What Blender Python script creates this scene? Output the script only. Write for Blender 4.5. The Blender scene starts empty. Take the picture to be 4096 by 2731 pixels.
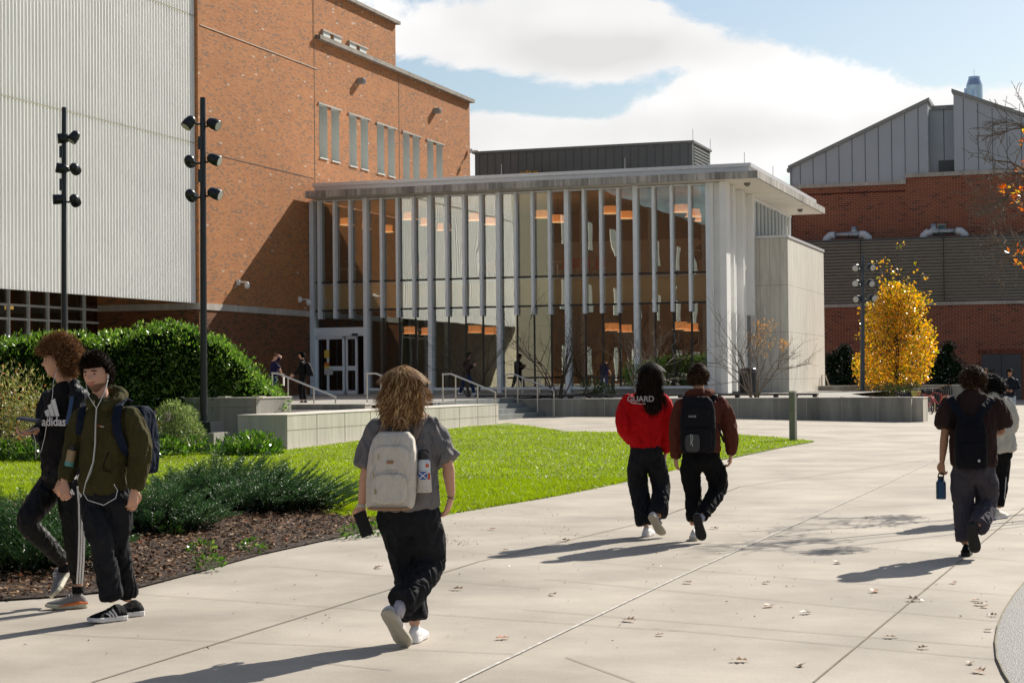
import bpy, math, random
import numpy as np
from mathutils import Vector, Matrix, noise
from math import sin, cos, pi, radians, sqrt, exp
random.seed(7); np.random.seed(7)
C = bpy.context.scene.collection
# ---------------------------------------------------------------- camera frame
F = 7200.; CX = 2048.; CY = 1365.5; ROLL = .0092; PITCH = (1512-1365.5)/7200; H = 1.6
_f = Vector((0, cos(PITCH), sin(PITCH))); _u0 = Vector((0, -sin(PITCH), cos(PITCH))); _r0 = Vector((1, 0, 0))
RV = _r0*cos(ROLL) - _u0*sin(ROLL); UPV = _r0*sin(ROLL) + _u0*cos(ROLL)
def ray(x, y): return _f + RV*((x-CX)/F) + UPV*((CY-y)/F)
def gp(x, y, z=0.):
    d = ray(x, y); t = (z-H)/d.z; return Vector((d.x*t, d.y*t, z))
def atY(x, y, Y):
    d = ray(x, y); t = Y/d.y; return Vector((d.x*t, Y, H+d.z*t))
TH = radians(18.65)
UU = Vector((cos(TH), -sin(TH), 0)); VV = Vector((sin(TH), cos(TH), 0))
JX, JY = -8.3475, 75.
def B(u, v, z): return Vector((JX+UU.x*u+VV.x*v, JY+UU.y*u+VV.y*v, z))
def uv_of(p):
    a = p.x-JX; b = p.y-JY; return a*UU.x+b*UU.y, a*VV.x+b*VV.y
def onv(x, y, v0):
    d = ray(x, y); t = (v0+JX*VV.x+JY*VV.y)/(d.x*VV.x+d.y*VV.y)
    p = Vector((d.x*t, d.y*t, H+d.z*t)); return uv_of(p)[0], p.z
def onu(x, y, u0):
    d = ray(x, y); t = (u0+JX*UU.x+JY*UU.y)/(d.x*UU.x+d.y*UU.y)
    p = Vector((d.x*t, d.y*t, H+d.z*t)); return uv_of(p)[1], p.z
# ---------------------------------------------------------------- materials
def nmat(name):
    m = bpy.data.materials.new(name); m.use_nodes = True
    nt = m.node_tree; return m, nt, nt.nodes, nt.links, nt.nodes['Principled BSDF']
def rgb(c): return (c[0], c[1], c[2], 1)
def mat(name, col, rough=.6, metal=0., var=.12, scale=6., bump=0., bscale=60., spec=.4, sheen=0., coat=0.):
    m, nt, N, L, P = nmat(name)
    P.inputs['Roughness'].default_value = rough; P.inputs['Metallic'].default_value = metal
    P.inputs['Specular IOR Level'].default_value = spec
    if sheen: P.inputs['Sheen Weight'].default_value = sheen; P.inputs['Sheen Roughness'].default_value = .5
    if coat: P.inputs['Coat Weight'].default_value = coat
    tc = N.new('ShaderNodeTexCoord'); no = N.new('ShaderNodeTexNoise')
    no.inputs['Scale'].default_value = scale; no.inputs['Detail'].default_value = 6; no.inputs['Roughness'].default_value = .65
    L.new(tc.outputs['Object'], no.inputs['Vector'])
    r = N.new('ShaderNodeMapRange'); r.inputs['To Min'].default_value = 1-var; r.inputs['To Max'].default_value = 1+var
    r.inputs['From Min'].default_value = .25; r.inputs['From Max'].default_value = .75
    L.new(no.outputs['Fac'], r.inputs['Value'])
    mx = N.new('ShaderNodeVectorMath'); mx.operation = 'SCALE'; mx.inputs[0].default_value = col[:3]
    L.new(r.outputs[0], mx.inputs['Scale']); L.new(mx.outputs[0], P.inputs['Base Color'])
    if bump:
        n2 = N.new('ShaderNodeTexNoise'); n2.inputs['Scale'].default_value = bscale; n2.inputs['Detail'].default_value = 4
        L.new(tc.outputs['Object'], n2.inputs['Vector'])
        b = N.new('ShaderNodeBump'); b.inputs['Strength'].default_value = bump; b.inputs['Distance'].default_value = .01
        L.new(n2.outputs['Fac'], b.inputs['Height']); L.new(b.outputs[0], P.inputs['Normal'])
    return m
def leafmat(name, cols, rough=.35, trans=.35, spec=.5, patch=0.):
    """cols: list of (pos, rgb) ramp, random per leaf"""
    m, nt, N, L, P = nmat(name)
    g = N.new('ShaderNodeNewGeometry'); cr = N.new('ShaderNodeValToRGB')
    while len(cr.color_ramp.elements) < len(cols): cr.color_ramp.elements.new(.5)
    for e, (p, c) in zip(cr.color_ramp.elements, cols): e.position = p; e.color = rgb(c)
    L.new(g.outputs['Random Per Island'], cr.inputs[0]); colr = cr.outputs[0]
    if patch:
        tc = N.new('ShaderNodeTexCoord'); no = N.new('ShaderNodeTexNoise'); no.inputs['Scale'].default_value = .55; no.inputs['Detail'].default_value = 7; no.inputs['Roughness'].default_value = .7; L.new(tc.outputs['Object'], no.inputs['Vector'])
        pm = N.new('ShaderNodeMix'); pm.data_type = 'RGBA'; pr_ = N.new('ShaderNodeMapRange'); pr_.inputs['From Min'].default_value = .42; pr_.inputs['From Max'].default_value = .68; pr_.inputs['To Max'].default_value = patch; L.new(no.outputs['Fac'], pr_.inputs['Value'])
        L.new(pr_.outputs[0], pm.inputs[0]); L.new(cr.outputs[0], pm.inputs[6]); pm.inputs[7].default_value = (.17, .21, .03, 1); colr = pm.outputs[2]
    L.new(colr, P.inputs['Base Color'])
    P.inputs['Roughness'].default_value = rough; P.inputs['Specular IOR Level'].default_value = spec
    t = N.new('ShaderNodeBsdfTranslucent'); hs = N.new('ShaderNodeHueSaturation'); hs.inputs['Saturation'].default_value = 1.15; hs.inputs['Value'].default_value = 1.3
    L.new(colr, hs.inputs['Color']); L.new(hs.outputs[0], t.inputs['Color'])
    mx = N.new('ShaderNodeMixShader'); mx.inputs[0].default_value = trans
    L.new(P.outputs[0], mx.inputs[1]); L.new(t.outputs[0], mx.inputs[2])
    L.new(mx.outputs[0], N['Material Output'].inputs['Surface'])
    return m
def emis(name, col, s):
    m, nt, N, L, P = nmat(name)
    P.inputs['Base Color'].default_value = rgb(col); P.inputs['Emission Color'].default_value = rgb(col); P.inputs['Emission Strength'].default_value = s
    return m
def brick(name, c1, c2, cd, cw, mortar, pw=.02, pd=.12, bw=.203, bh=.0677, mw=.009):
    """per-brick random colour from UV in metres: c1..c2 body, cd dark bricks (share pd), cw pale bricks (share pw)"""
    m, nt, N, L, P = nmat(name)
    P.inputs['Roughness'].default_value = .85; P.inputs['Specular IOR Level'].default_value = .25
    tc = N.new('ShaderNodeUVMap'); sp = N.new('ShaderNodeSeparateXYZ'); L.new(tc.outputs[0], sp.inputs[0])
    def M(op, a, b=None, c=None):
        n = N.new('ShaderNodeMath'); n.operation = op
        for i, x in enumerate((a, b, c)):
            if x is None: continue
            if isinstance(x, (int, float)): n.inputs[i].default_value = x
            else: L.new(x, n.inputs[i])
        return n.outputs[0]
    row = M('FLOOR', M('DIVIDE', sp.outputs[1], bh))
    off = M('MULTIPLY', M('MODULO', M('ABSOLUTE', row), 2.), .5)
    cu = M('ADD', M('DIVIDE', sp.outputs[0], bw), off)
    col = M('FLOOR', cu)
    cb = N.new('ShaderNodeCombineXYZ'); L.new(col, cb.inputs[0]); L.new(row, cb.inputs[1])
    wn = N.new('ShaderNodeTexWhiteNoise'); wn.noise_dimensions = '2D'; L.new(cb.outputs[0], wn.inputs['Vector'])
    wn2 = N.new('ShaderNodeTexWhiteNoise'); wn2.noise_dimensions = '3D'
    cb2 = N.new('ShaderNodeCombineXYZ'); L.new(col, cb2.inputs[0]); L.new(row, cb2.inputs[1]); cb2.inputs[2].default_value = 3.7
    L.new(cb2.outputs[0], wn2.inputs['Vector'])
    mx = N.new('ShaderNodeMix'); mx.data_type = 'RGBA'; L.new(wn2.outputs['Value'], mx.inputs[0])
    mx.inputs[6].default_value = rgb(c1); mx.inputs[7].default_value = rgb(c2)
    m2 = N.new('ShaderNodeMix'); m2.data_type = 'RGBA'; L.new(M('LESS_THAN', wn.outputs['Value'], pd), m2.inputs[0])
    L.new(mx.outputs[2], m2.inputs[6]); m2.inputs[7].default_value = rgb(cd)
    m3 = N.new('ShaderNodeMix'); m3.data_type = 'RGBA'; L.new(M('GREATER_THAN', wn.outputs['Value'], 1-pw), m3.inputs[0])
    L.new(m2.outputs[2], m3.inputs[6]); m3.inputs[7].default_value = rgb(cw)
    fu = M('FRACT', cu); fv = M('FRACT', M('DIVIDE', sp.outputs[1], bh))
    e1 = M('LESS_THAN', M('MINIMUM', fu, M('SUBTRACT', 1., fu)), mw/2/bw)
    e2 = M('LESS_THAN', M('MINIMUM', fv, M('SUBTRACT', 1., fv)), mw/2/bh)
    mo = M('MAXIMUM', e1, e2)
    m4 = N.new('ShaderNodeMix'); m4.data_type = 'RGBA'; L.new(mo, m4.inputs[0]); L.new(m3.outputs[2], m4.inputs[6]); m4.inputs[7].default_value = rgb(mortar)
    # broad weathering
    no = N.new('ShaderNodeTexNoise'); no.inputs['Scale'].default_value = .5; no.inputs['Detail'].default_value = 8; no.inputs['Roughness'].default_value = .7
    L.new(tc.outputs[0], no.inputs['Vector'])
    r = N.new('ShaderNodeMapRange'); r.inputs['From Min'].default_value = .3; r.inputs['From Max'].default_value = .7; r.inputs['To Min'].default_value = .88; r.inputs['To Max'].default_value = 1.1
    L.new(no.outputs['Fac'], r.inputs['Value'])
    sc = N.new('ShaderNodeVectorMath'); sc.operation = 'SCALE'; L.new(m4.outputs[2], sc.inputs[0]); L.new(r.outputs[0], sc.inputs['Scale'])
    L.new(sc.outputs[0], P.inputs['Base Color'])
    b = N.new('ShaderNodeBump'); b.inputs['Strength'].default_value = .8; b.inputs['Distance'].default_value = .012
    L.new(M('SUBTRACT', M('MULTIPLY', wn2.outputs['Value'], .8), mo), b.inputs['Height']); L.new(b.outputs[0], P.inputs['Normal'])
    return m
def concrete(name, col, stain=.25, scale=.7, streak=0., rough=.85, panel=None, fine=.08):
    m, nt, N, L, P = nmat(name); P.inputs['Roughness'].default_value = rough; P.inputs['Specular IOR Level'].default_value = .3
    tc = N.new('ShaderNodeTexCoord'); ma = N.new('ShaderNodeMapping'); L.new(tc.outputs['Object'], ma.inputs[0])
    if streak: ma.inputs['Scale'].default_value = (1, 1, .12)
    no = N.new('ShaderNodeTexNoise'); no.inputs['Scale'].default_value = scale; no.inputs['Detail'].default_value = 9; no.inputs['Roughness'].default_value = .62
    L.new(ma.outputs[0], no.inputs['Vector'])
    r = N.new('ShaderNodeMapRange'); r.inputs['From Min'].default_value = .35; r.inputs['From Max'].default_value = .68
    r.inputs['To Min'].default_value = 1-stain; r.inputs['To Max'].default_value = 1+stain*.35; L.new(no.outputs['Fac'], r.inputs['Value'])
    n2 = N.new('ShaderNodeTexNoise'); n2.inputs['Scale'].default_value = 45; n2.inputs['Detail'].default_value = 5; n2.inputs['Roughness'].default_value = .8
    L.new(tc.outputs['Object'], n2.inputs['Vector'])
    r2 = N.new('ShaderNodeMapRange'); r2.inputs['From Min'].default_value = .3; r2.inputs['From Max'].default_value = .7
    r2.inputs['To Min'].default_value = 1-fine; r2.inputs['To Max'].default_value = 1+fine; L.new(n2.outputs['Fac'], r2.inputs['Value'])
    mu = N.new('ShaderNodeMath'); mu.operation = 'MULTIPLY'; L.new(r.outputs[0], mu.inputs[0]); L.new(r2.outputs[0], mu.inputs[1])
    last = mu.outputs[0]
    if streak:
        n3 = N.new('ShaderNodeTexNoise'); n3.inputs['Scale'].default_value = 7; n3.inputs['Detail'].default_value = 3
        L.new(ma.outputs[0], n3.inputs['Vector'])
        r3 = N.new('ShaderNodeMapRange'); r3.inputs['From Min'].default_value = .35; r3.inputs['From Max'].default_value = .65; r3.inputs['To Min'].default_value = 1-streak; r3.inputs['To Max'].default_value = 1+streak*.4
        L.new(n3.outputs['Fac'], r3.inputs['Value']); m5 = N.new('ShaderNodeMath'); m5.operation = 'MULTIPLY'; L.new(last, m5.inputs[0]); L.new(r3.outputs[0], m5.inputs[1]); last = m5.outputs[0]
    if panel:
        uvn = N.new('ShaderNodeUVMap'); sp = N.new('ShaderNodeSeparateXYZ'); L.new(uvn.outputs[0], sp.inputs[0])
        for k, (pw, po) in enumerate(panel):
            if not pw: continue
            a = N.new('ShaderNodeMath'); a.operation = 'ADD'; L.new(sp.outputs[k], a.inputs[0]); a.inputs[1].default_value = 1000*pw-po
            b = N.new('ShaderNodeMath'); b.operation = 'MODULO'; L.new(a.outputs[0], b.inputs[0]); b.inputs[1].default_value = pw
            c = N.new('ShaderNodeMath'); c.operation = 'LESS_THAN'; L.new(b.outputs[0], c.inputs[0]); c.inputs[1].default_value = .022
            d = N.new('ShaderNodeMath'); d.operation = 'MULTIPLY'; L.new(c.outputs[0], d.inputs[0]); d.inputs[1].default_value = -.4
            e = N.new('ShaderNodeMath'); e.operation = 'ADD'; L.new(d.outputs[0], e.inputs[0]); e.inputs[1].default_value = 1
            f = N.new('ShaderNodeMath'); f.operation = 'MULTIPLY'; L.new(e.outputs[0], f.inputs[0]); L.new(last, f.inputs[1]); last = f.outputs[0]
    sc = N.new('ShaderNodeVectorMath'); sc.operation = 'SCALE'; sc.inputs[0].default_value = col[:3]; L.new(last, sc.inputs['Scale'])
    L.new(sc.outputs[0], P.inputs['Base Color'])
    b = N.new('ShaderNodeBump'); b.inputs['Strength'].default_value = .25; b.inputs['Distance'].default_value = .004; L.new(n2.outputs['Fac'], b.inputs['Height']); L.new(b.outputs[0], P.inputs['Normal'])
    return m
def glassmat(name, tint=(.62,.60,.56), boost=1.6, wave=.0016, wscale=1.1, add=.04):
    m, nt, N, L, P = nmat(name); N.remove(P)
    tr = N.new('ShaderNodeBsdfTransparent'); tr.inputs[0].default_value = rgb(tint)
    gl = N.new('ShaderNodeBsdfGlossy'); gl.inputs['Roughness'].default_value = .003; gl.inputs['Color'].default_value = (.93, .97, .93, 1)
    fr = N.new('ShaderNodeFresnel'); fr.inputs[0].default_value = 1.52
    a = N.new('ShaderNodeMath'); a.operation = 'MULTIPLY_ADD'; L.new(fr.outputs[0], a.inputs[0]); a.inputs[1].default_value = boost; a.inputs[2].default_value = add; a.use_clamp = True
    if wave:
        g = N.new('ShaderNodeNewGeometry'); mp = N.new('ShaderNodeTexCoord'); ma = N.new('ShaderNodeMapping'); ma.inputs['Scale'].default_value = (1, 1, .35)
        L.new(mp.outputs['Object'], ma.inputs[0])
        rr = N.new('ShaderNodeVectorMath'); rr.operation = 'MULTIPLY_ADD'; cmb = N.new('ShaderNodeCombineXYZ')
        for i in range(3): L.new(g.outputs['Random Per Island'], cmb.inputs[i])
        L.new(cmb.outputs[0], rr.inputs[0]); rr.inputs[1].default_value = (37, 51, 23); L.new(ma.outputs[0], rr.inputs[2])
        no = N.new('ShaderNodeTexNoise'); no.inputs['Scale'].default_value = wscale; no.inputs['Detail'].default_value = 1.5; L.new(rr.outputs[0], no.inputs['Vector'])
        b = N.new('ShaderNodeBump'); b.inputs['Strength'].default_value = 1; b.inputs['Distance'].default_value = wave; L.new(no.outputs['Fac'], b.inputs['Height'])
        L.new(b.outputs[0], gl.inputs['Normal'])
    mx = N.new('ShaderNodeMixShader'); L.new(a.outputs[0], mx.inputs[0]); L.new(tr.outputs[0], mx.inputs[1]); L.new(gl.outputs[0], mx.inputs[2])
    L.new(mx.outputs[0], N['Material Output'].inputs['Surface'])
    return m
# ---------------------------------------------------------------- mesh helpers
class MB:
    def __init__(s): s.v = []; s.f = []; s.m = []
    def poly(s, pts, mi=0):
        b = len(s.v); s.v += [tuple(p) for p in pts]; s.f.append(tuple(range(b, b+len(pts)))); s.m.append(mi); return s
    def hexa(s, c, mi=0):
        b = len(s.v); s.v += [tuple(p) for p in c]
        for q in ((0,3,2,1),(4,5,6,7),(0,1,5,4),(1,2,6,5),(2,3,7,6),(3,0,4,7)): s.f.append(tuple(b+i for i in q)); s.m.append(mi)
        return s
    def bb(s, u0, u1, v0, v1, z0, z1, mi=0):      # box in building frame
        return s.hexa([B(u0,v0,z0),B(u1,v0,z0),B(u1,v1,z0),B(u0,v1,z0),B(u0,v0,z1),B(u1,v0,z1),B(u1,v1,z1),B(u0,v1,z1)], mi)
    def box(s, c, sz, R=None, mi=0):
        c = Vector(c); a, b, d = sz[0]/2, sz[1]/2, sz[2]/2
        pts = [Vector(p) for p in ((-a,-b,-d),(a,-b,-d),(a,b,-d),(-a,b,-d),(-a,-b,d),(a,-b,d),(a,b,d),(-a,b,d))]
        return s.hexa([c+(R@p if R else p) for p in pts], mi)
    def prism(s, pts, ext, mi=0):                  # polygon extruded by vector ext
        n = len(pts); b = len(s.v); ext = Vector(ext); s.v += [tuple(Vector(p)) for p in pts]+[tuple(Vector(p)+ext) for p in pts]
        s.f.append(tuple(b+i for i in reversed(range(n)))); s.f.append(tuple(b+n+i for i in range(n))); s.m += [mi, mi]
        for i in range(n): j = (i+1) % n; s.f.append((b+i, b+j, b+n+j, b+n+i)); s.m.append(mi)
        return s
    def tube(s, pts, r, n=8, mi=0, cap=True, side=None, flat=1.):
        pts = [Vector(p) for p in pts]; k = len(pts); rs = r if isinstance(r, list) else [r]*k
        b = len(s.v); pn = None
        for i, p in enumerate(pts):
            t = (pts[min(i+1, k-1)]-pts[max(i-1, 0)])
            if t.length < 1e-9: t = Vector((0, 0, 1))
            t.normalize()
            if side is not None: a = Vector(side)-t*Vector(side).dot(t)
            elif pn is None: a = t.cross(Vector((0, 0, 1)) if abs(t.z) < .9 else Vector((1, 0, 0)))
            else: a = pn-t*pn.dot(t)
            if a.length < 1e-6: a = t.orthogonal()
            a.normalize(); pn = a; c = t.cross(a)
            rx, ry = rs[i] if isinstance(rs[i], (tuple, list)) else (rs[i], rs[i]*flat)
            for j in range(n): an = 2*pi*j/n; s.v.append(tuple(p+a*(rx*cos(an))+c*(ry*sin(an))))
        for i in range(k-1):
            for j in range(n): j2 = (j+1) % n; s.f.append((b+i*n+j, b+i*n+j2, b+(i+1)*n+j2, b+(i+1)*n+j)); s.m.append(mi)
        if cap: s.f.append(tuple(b+j for j in reversed(range(n)))); s.f.append(tuple(b+(k-1)*n+j for j in range(n))); s.m += [mi, mi]
        return s
    def build(s, name, mats, parent=None, smooth=False, at=None, **tags):
        me = bpy.data.meshes.new(name)
        org = Vector(at) if at is not None else (Vector((0,0,0)))
        me.from_pydata([tuple(Vector(v)-org) for v in s.v] if at is not None else s.v, [], s.f)
        mats = mats if isinstance(mats, (list, tuple)) else [mats]
        for m in mats: me.materials.append(m)
        if len(mats) > 1: me.polygons.foreach_set('material_index', s.m)
        if smooth: me.polygons.foreach_set('use_smooth', [True]*len(me.polygons))
        me.update(); autouv(me, org)
        o = bpy.data.objects.new(name, me); C.objects.link(o)
        if at is not None: o.location = org
        if parent is not None: setparent(o, parent)
        tag(o, **tags)
        return o
def setparent(o, p):
    o.parent = p; o.matrix_parent_inverse = wmat(p).inverted()
def wmat(o):
    m = Matrix.LocRotScale(o.location, o.rotation_euler, o.scale)
    return (wmat(o.parent)@o.matrix_parent_inverse@m) if o.parent else m
def autouv(me, org=Vector((0,0,0))):
    if len(me.polygons) > 60000 or not len(me.polygons): return
    uvl = me.uv_layers.new(name='UVMap'); V = me.vertices; d = uvl.data
    for p in me.polygons:
        n = p.normal
        if abs(n.z) < .6:
            t = Vector((-n.y, n.x, 0)); t.normalize()
            for li in p.loop_indices:
                c = V[me.loops[li].vertex_index].co+org; d[li].uv = (c.dot(t), c.z)
        else:
            for li in p.loop_indices:
                c = V[me.loops[li].vertex_index].co+org; d[li].uv = (c.dot(UU), c.dot(VV))
def tag(o, label=None, cat=None, group=None, kind=None):
    if label: o['label'] = label
    if cat: o['category'] = cat
    if group: o['group'] = group
    if kind: o['kind'] = kind
def thing(name, loc, label, cat, group=None):
    o = bpy.data.objects.new(name, None); o.location = loc; o.empty_display_size = .2; C.objects.link(o); tag(o, label, cat, group); return o
def npmesh(name, V, Fc, mats, parent=None, smooth=False, mi=None, **tags):
    V = np.asarray(V, dtype=np.float32).reshape(-1, 3); Fc = np.asarray(Fc, dtype=np.int32); k = Fc.shape[1]
    me = bpy.data.meshes.new(name); me.vertices.add(len(V)); me.vertices.foreach_set('co', V.ravel())
    me.loops.add(Fc.size); me.loops.foreach_set('vertex_index', Fc.ravel())
    me.polygons.add(len(Fc)); me.polygons.foreach_set('loop_start', np.arange(0, Fc.size, k, dtype=np.int32))
    try: me.polygons.foreach_set('loop_total', np.full(len(Fc), k, dtype=np.int32))
    except Exception: pass
    mats = mats if isinstance(mats, (list, tuple)) else [mats]
    for m in mats: me.materials.append(m)
    if mi is not None: me.polygons.foreach_set('material_index', np.asarray(mi, dtype=np.int32))
    if smooth: me.polygons.foreach_set('use_smooth', np.ones(len(Fc), dtype=bool))
    me.update(calc_edges=True); me.validate()
    o = bpy.data.objects.new(name, me); C.objects.link(o)
    if parent is not None: setparent(o, parent)
    tag(o, **tags); return o
def leaf_np(P, Dn, L, W, fold=.25, up=None):
    """P (n,3) base, Dn (n,3) leaf axis, L length, W width arrays -> 4-vertex diamonds"""
    n = len(P); Dn = Dn/np.linalg.norm(Dn, axis=1, keepdims=True)
    r = np.random.normal(size=(n, 3)) if up is None else up+np.random.normal(size=(n, 3))*.35
    S = np.cross(Dn, r); S /= np.linalg.norm(S, axis=1, keepdims=True)+1e-9; Nn = np.cross(S, Dn)
    L = np.broadcast_to(L, (n,))[:, None]; W = np.broadcast_to(W, (n,))[:, None]
    V = np.empty((n, 4, 3)); V[:, 0] = P; V[:, 2] = P+Dn*L
    mid = P+Dn*L*.5+Nn*W*fold; V[:, 1] = mid+S*W*.5; V[:, 3] = mid-S*W*.5
    return V.reshape(-1, 3), np.arange(4*n).reshape(n, 4)
def randdir(n, zbias=0.):
    d = np.random.normal(size=(n, 3)); d[:, 2] += zbias; return d/np.linalg.norm(d, axis=1, keepdims=True)
# ================================================================ camera, light, sky
cam = bpy.data.cameras.new('camera'); co = bpy.data.objects.new('camera', cam); C.objects.link(co); bpy.context.scene.camera = co
cam.sensor_width = 36; cam.lens = 36*F/4096; cam.clip_end = 4000; cam.clip_start = .1
M4 = Matrix.Identity(4)
for i in range(3): M4[i][0] = RV[i]; M4[i][1] = UPV[i]; M4[i][2] = -_f[i]
M4[2][3] = H; co.matrix_world = M4
SUN_AZ = radians(38); SUN_EL = radians(34.5)
sd = Vector((sin(SUN_AZ)*cos(SUN_EL), cos(SUN_AZ)*cos(SUN_EL), sin(SUN_EL)))
sl = bpy.data.lights.new('sun', 'SUN'); sl.energy = 4.3; sl.angle = radians(.5); sl.color = (1, .93, .82)
so = bpy.data.objects.new('sun', sl); C.objects.link(so); so.rotation_euler = sd.to_track_quat('Z', 'Y').to_euler(); so.location = (20, 20, 40)
sc = bpy.context.scene
w = bpy.data.worlds.new('World'); sc.world = w; w.use_nodes = True
N = w.node_tree.nodes; L = w.node_tree.links; N.clear()
out = N.new('ShaderNodeOutputWorld'); sky = N.new('ShaderNodeTexSky'); sky.sky_type = 'NISHITA'; sky.sun_disc = False
sky.sun_elevation = SUN_EL; sky.sun_rotation = SUN_AZ; sky.air_density = 1.2; sky.dust_density = .9; sky.ozone_density = .7
b1 = N.new('ShaderNodeBackground'); b1.inputs[1].default_value = .056; tn = N.new('ShaderNodeVectorMath'); tn.operation = 'MULTIPLY'; tn.inputs[1].default_value = (.93, .98, 1.06); L.new(sky.outputs[0], tn.inputs[0]); L.new(tn.outputs[0], b1.inputs[0])
tc = N.new('ShaderNodeTexCoord'); sep = N.new('ShaderNodeSeparateXYZ'); L.new(tc.outputs['Generated'], sep.inputs[0])
def WM(op, a, b=None, c=None, clamp=False):
    n = N.new('ShaderNodeMath'); n.operation = op; n.use_clamp = clamp
    for i, x in enumerate((a, b, c)):
        if x is None: continue
        if isinstance(x, (int, float)): n.inputs[i].default_value = x
        else: L.new(x, n.inputs[i])
    return n.outputs[0]
az = WM('ARCTAN2', sep.outputs[0], sep.outputs[1]); el = WM('ARCSINE', sep.outputs[2])
cmb = N.new('ShaderNodeCombineXYZ'); L.new(az, cmb.inputs[0]); L.new(WM('MULTIPLY', el, 1.7), cmb.inputs[1])
n1 = N.new('ShaderNodeTexNoise'); n1.inputs['Scale'].default_value = 8; n1.inputs['Detail'].default_value = 13; n1.inputs['Roughness'].default_value = .66; n1.inputs['Distortion'].default_value = .25
L.new(cmb.outputs[0], n1.inputs['Vector'])
def PA(x, y):
    d = ray(x, y); d.normalize(); return math.atan2(d.x, d.y), math.asin(d.z)
def blob(x, y, rx, ry, amp, rot=0.):
    a0, e0 = PA(x, y); kx = F/rx; ky = F/ry
    da = WM('SUBTRACT', az, a0); de = WM('SUBTRACT', el, e0)
    c, s = cos(rot), sin(rot)
    p = WM('MULTIPLY', WM('ADD', WM('MULTIPLY', da, c), WM('MULTIPLY', de, s)), kx)
    q = WM('MULTIPLY', WM('ADD', WM('MULTIPLY', da, -s), WM('MULTIPLY', de, c)), ky)
    r2 = WM('ADD', WM('MULTIPLY', p, p), WM('MULTIPLY', q, q))
    return WM('MULTIPLY', WM('EXPONENT', WM('MULTIPLY', r2, -1.)), amp)
shape = None
for (x, y, rx, ry, amp, rot) in ((2150,150,620,170,.62,0), (2850,190,330,110,.4,-.2), (2600,280,500,170,.22,-.3), (2900,560,750,190,.6,0), (2150,540,480,120,.5,0), (3300,450,520,230,.5,-.1), (3000,300,300,120,.15,0),
                                 (1980,390,520,75,-.75,-.12),(2600,330,300,60,-.5,.3),(3650,90,800,230,-.75,0.),(2250,-40,700,60,-.2,0),(4000,420,230,70,.3,.0),(2700,-100,300,60,-.1,0)):
    b = blob(x, y, rx, ry, amp, rot); shape = b if shape is None else WM('ADD', shape, b)
dens = WM('ADD', WM('MULTIPLY_ADD', n1.outputs['Fac'], 2.3, -.72), shape)
mr = N.new('ShaderNodeMapRange'); mr.interpolation_type = 'SMOOTHSTEP'; mr.inputs['From Min'].default_value = .36; mr.inputs['From Max'].default_value = .66; L.new(dens, mr.inputs['Value'])
# cloud body: bright with soft grey bellies
n2 = N.new('ShaderNodeTexNoise'); n2.inputs['Scale'].default_value = 5.; n2.inputs['Detail'].default_value = 4
o2 = N.new('ShaderNodeVectorMath'); o2.operation = 'ADD'; o2.inputs[1].default_value = (3.1, 1.7, 0); L.new(cmb.outputs[0], o2.inputs[0]); L.new(o2.outputs[0], n2.inputs['Vector'])
gs = blob(2450, 190, 420, 70, .22); gs = WM('ADD', gs, blob(3050, 520, 520, 90, .16)); gs = WM('ADD', gs, blob(2350,270,300,60,.12))
cr = N.new('ShaderNodeMapRange'); cr.inputs['From Min'].default_value = .38; cr.inputs['From Max'].default_value = .72; cr.inputs['To Min'].default_value = 1.0; cr.inputs['To Max'].default_value = .70
L.new(WM('ADD', n2.outputs['Fac'], gs), cr.inputs['Value'])
front = WM('MULTIPLY', WM('EXPONENT', WM('MULTIPLY', WM('MULTIPLY', az, az), -1.6)), .47)   # brighter clouds on the sun's side
cst = WM('MULTIPLY', cr.outputs[0], WM('ADD', front, .2))
b2 = N.new('ShaderNodeBackground'); b2.inputs[0].default_value = (1, .99, .985, 1); L.new(WM('MULTIPLY', cst, 1.0), b2.inputs[1])
mx = N.new('ShaderNodeMixShader'); L.new(mr.outputs[0], mx.inputs[0]); L.new(b1.outputs[0], mx.inputs[1]); L.new(b2.outputs[0], mx.inputs[2]); L.new(mx.outputs[0], out.inputs[0])
vs = sc.view_settings; sc.display_settings.display_device = 'sRGB'; vs.view_transform = 'Standard'; vs.look = 'None'; vs.gamma = 1; vs.exposure = .75
sc.render.engine = 'CYCLES'; sc.cycles.max_bounces = 8; sc.cycles.transparent_max_bounces = 24
sc.render.resolution_x = 1024; sc.render.resolution_y = 682
# ================================================================ ground
def gh(x, y):
    a = min(max((y-24)/34, 0), 1); a = a*a*(3-2*a); b = min(max((x-2)/13, 0), 1); b = b*b*(3-2*b)
    c = min(max((x+9)/7, 0), 1)
    return a*(.31-.22*b)*(.35+.65*c)
conc = concrete('pavement_concrete', (.42, .375, .315), stain=.3, scale=.6, rough=.8, fine=.1)
darkjoint = mat('joint_dirt', (.20, .175, .13), .95, var=.4, scale=3)
paleseal = mat('joint_sealant', (.50, .48, .44), .9, var=.6, scale=11)
soil = mat('soil', (.06, .045, .03), .95, var=.3, scale=2, bump=.5)
def grid(name, x0, x1, y0, y1, st, zf, m, inside=None, **t):
    mb = MB(); xs = np.arange(x0, x1+1e-6, st); ys = np.arange(y0, y1+1e-6, st)
    idx = {}
    for i, x in enumerate(xs):
        for j, y in enumerate(ys): idx[i, j] = len(mb.v); mb.v.append((x, y, zf(x, y)))
    for i in range(len(xs)-1):
        for j in range(len(ys)-1):
            if inside is None or inside(xs[i]+st/2, ys[j]+st/2): mb.f.append((idx[i,j], idx[i+1,j], idx[i+1,j+1], idx[i,j+1])); mb.m.append(0)
    return mb.build(name, m, smooth=True, **t)
g = MB(); g.poly([(-600,-60,-.3),(600,-60,-.3),(600,900,-.3),(-600,900,-.3)]); g.build('ground', soil, kind='structure')
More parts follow.
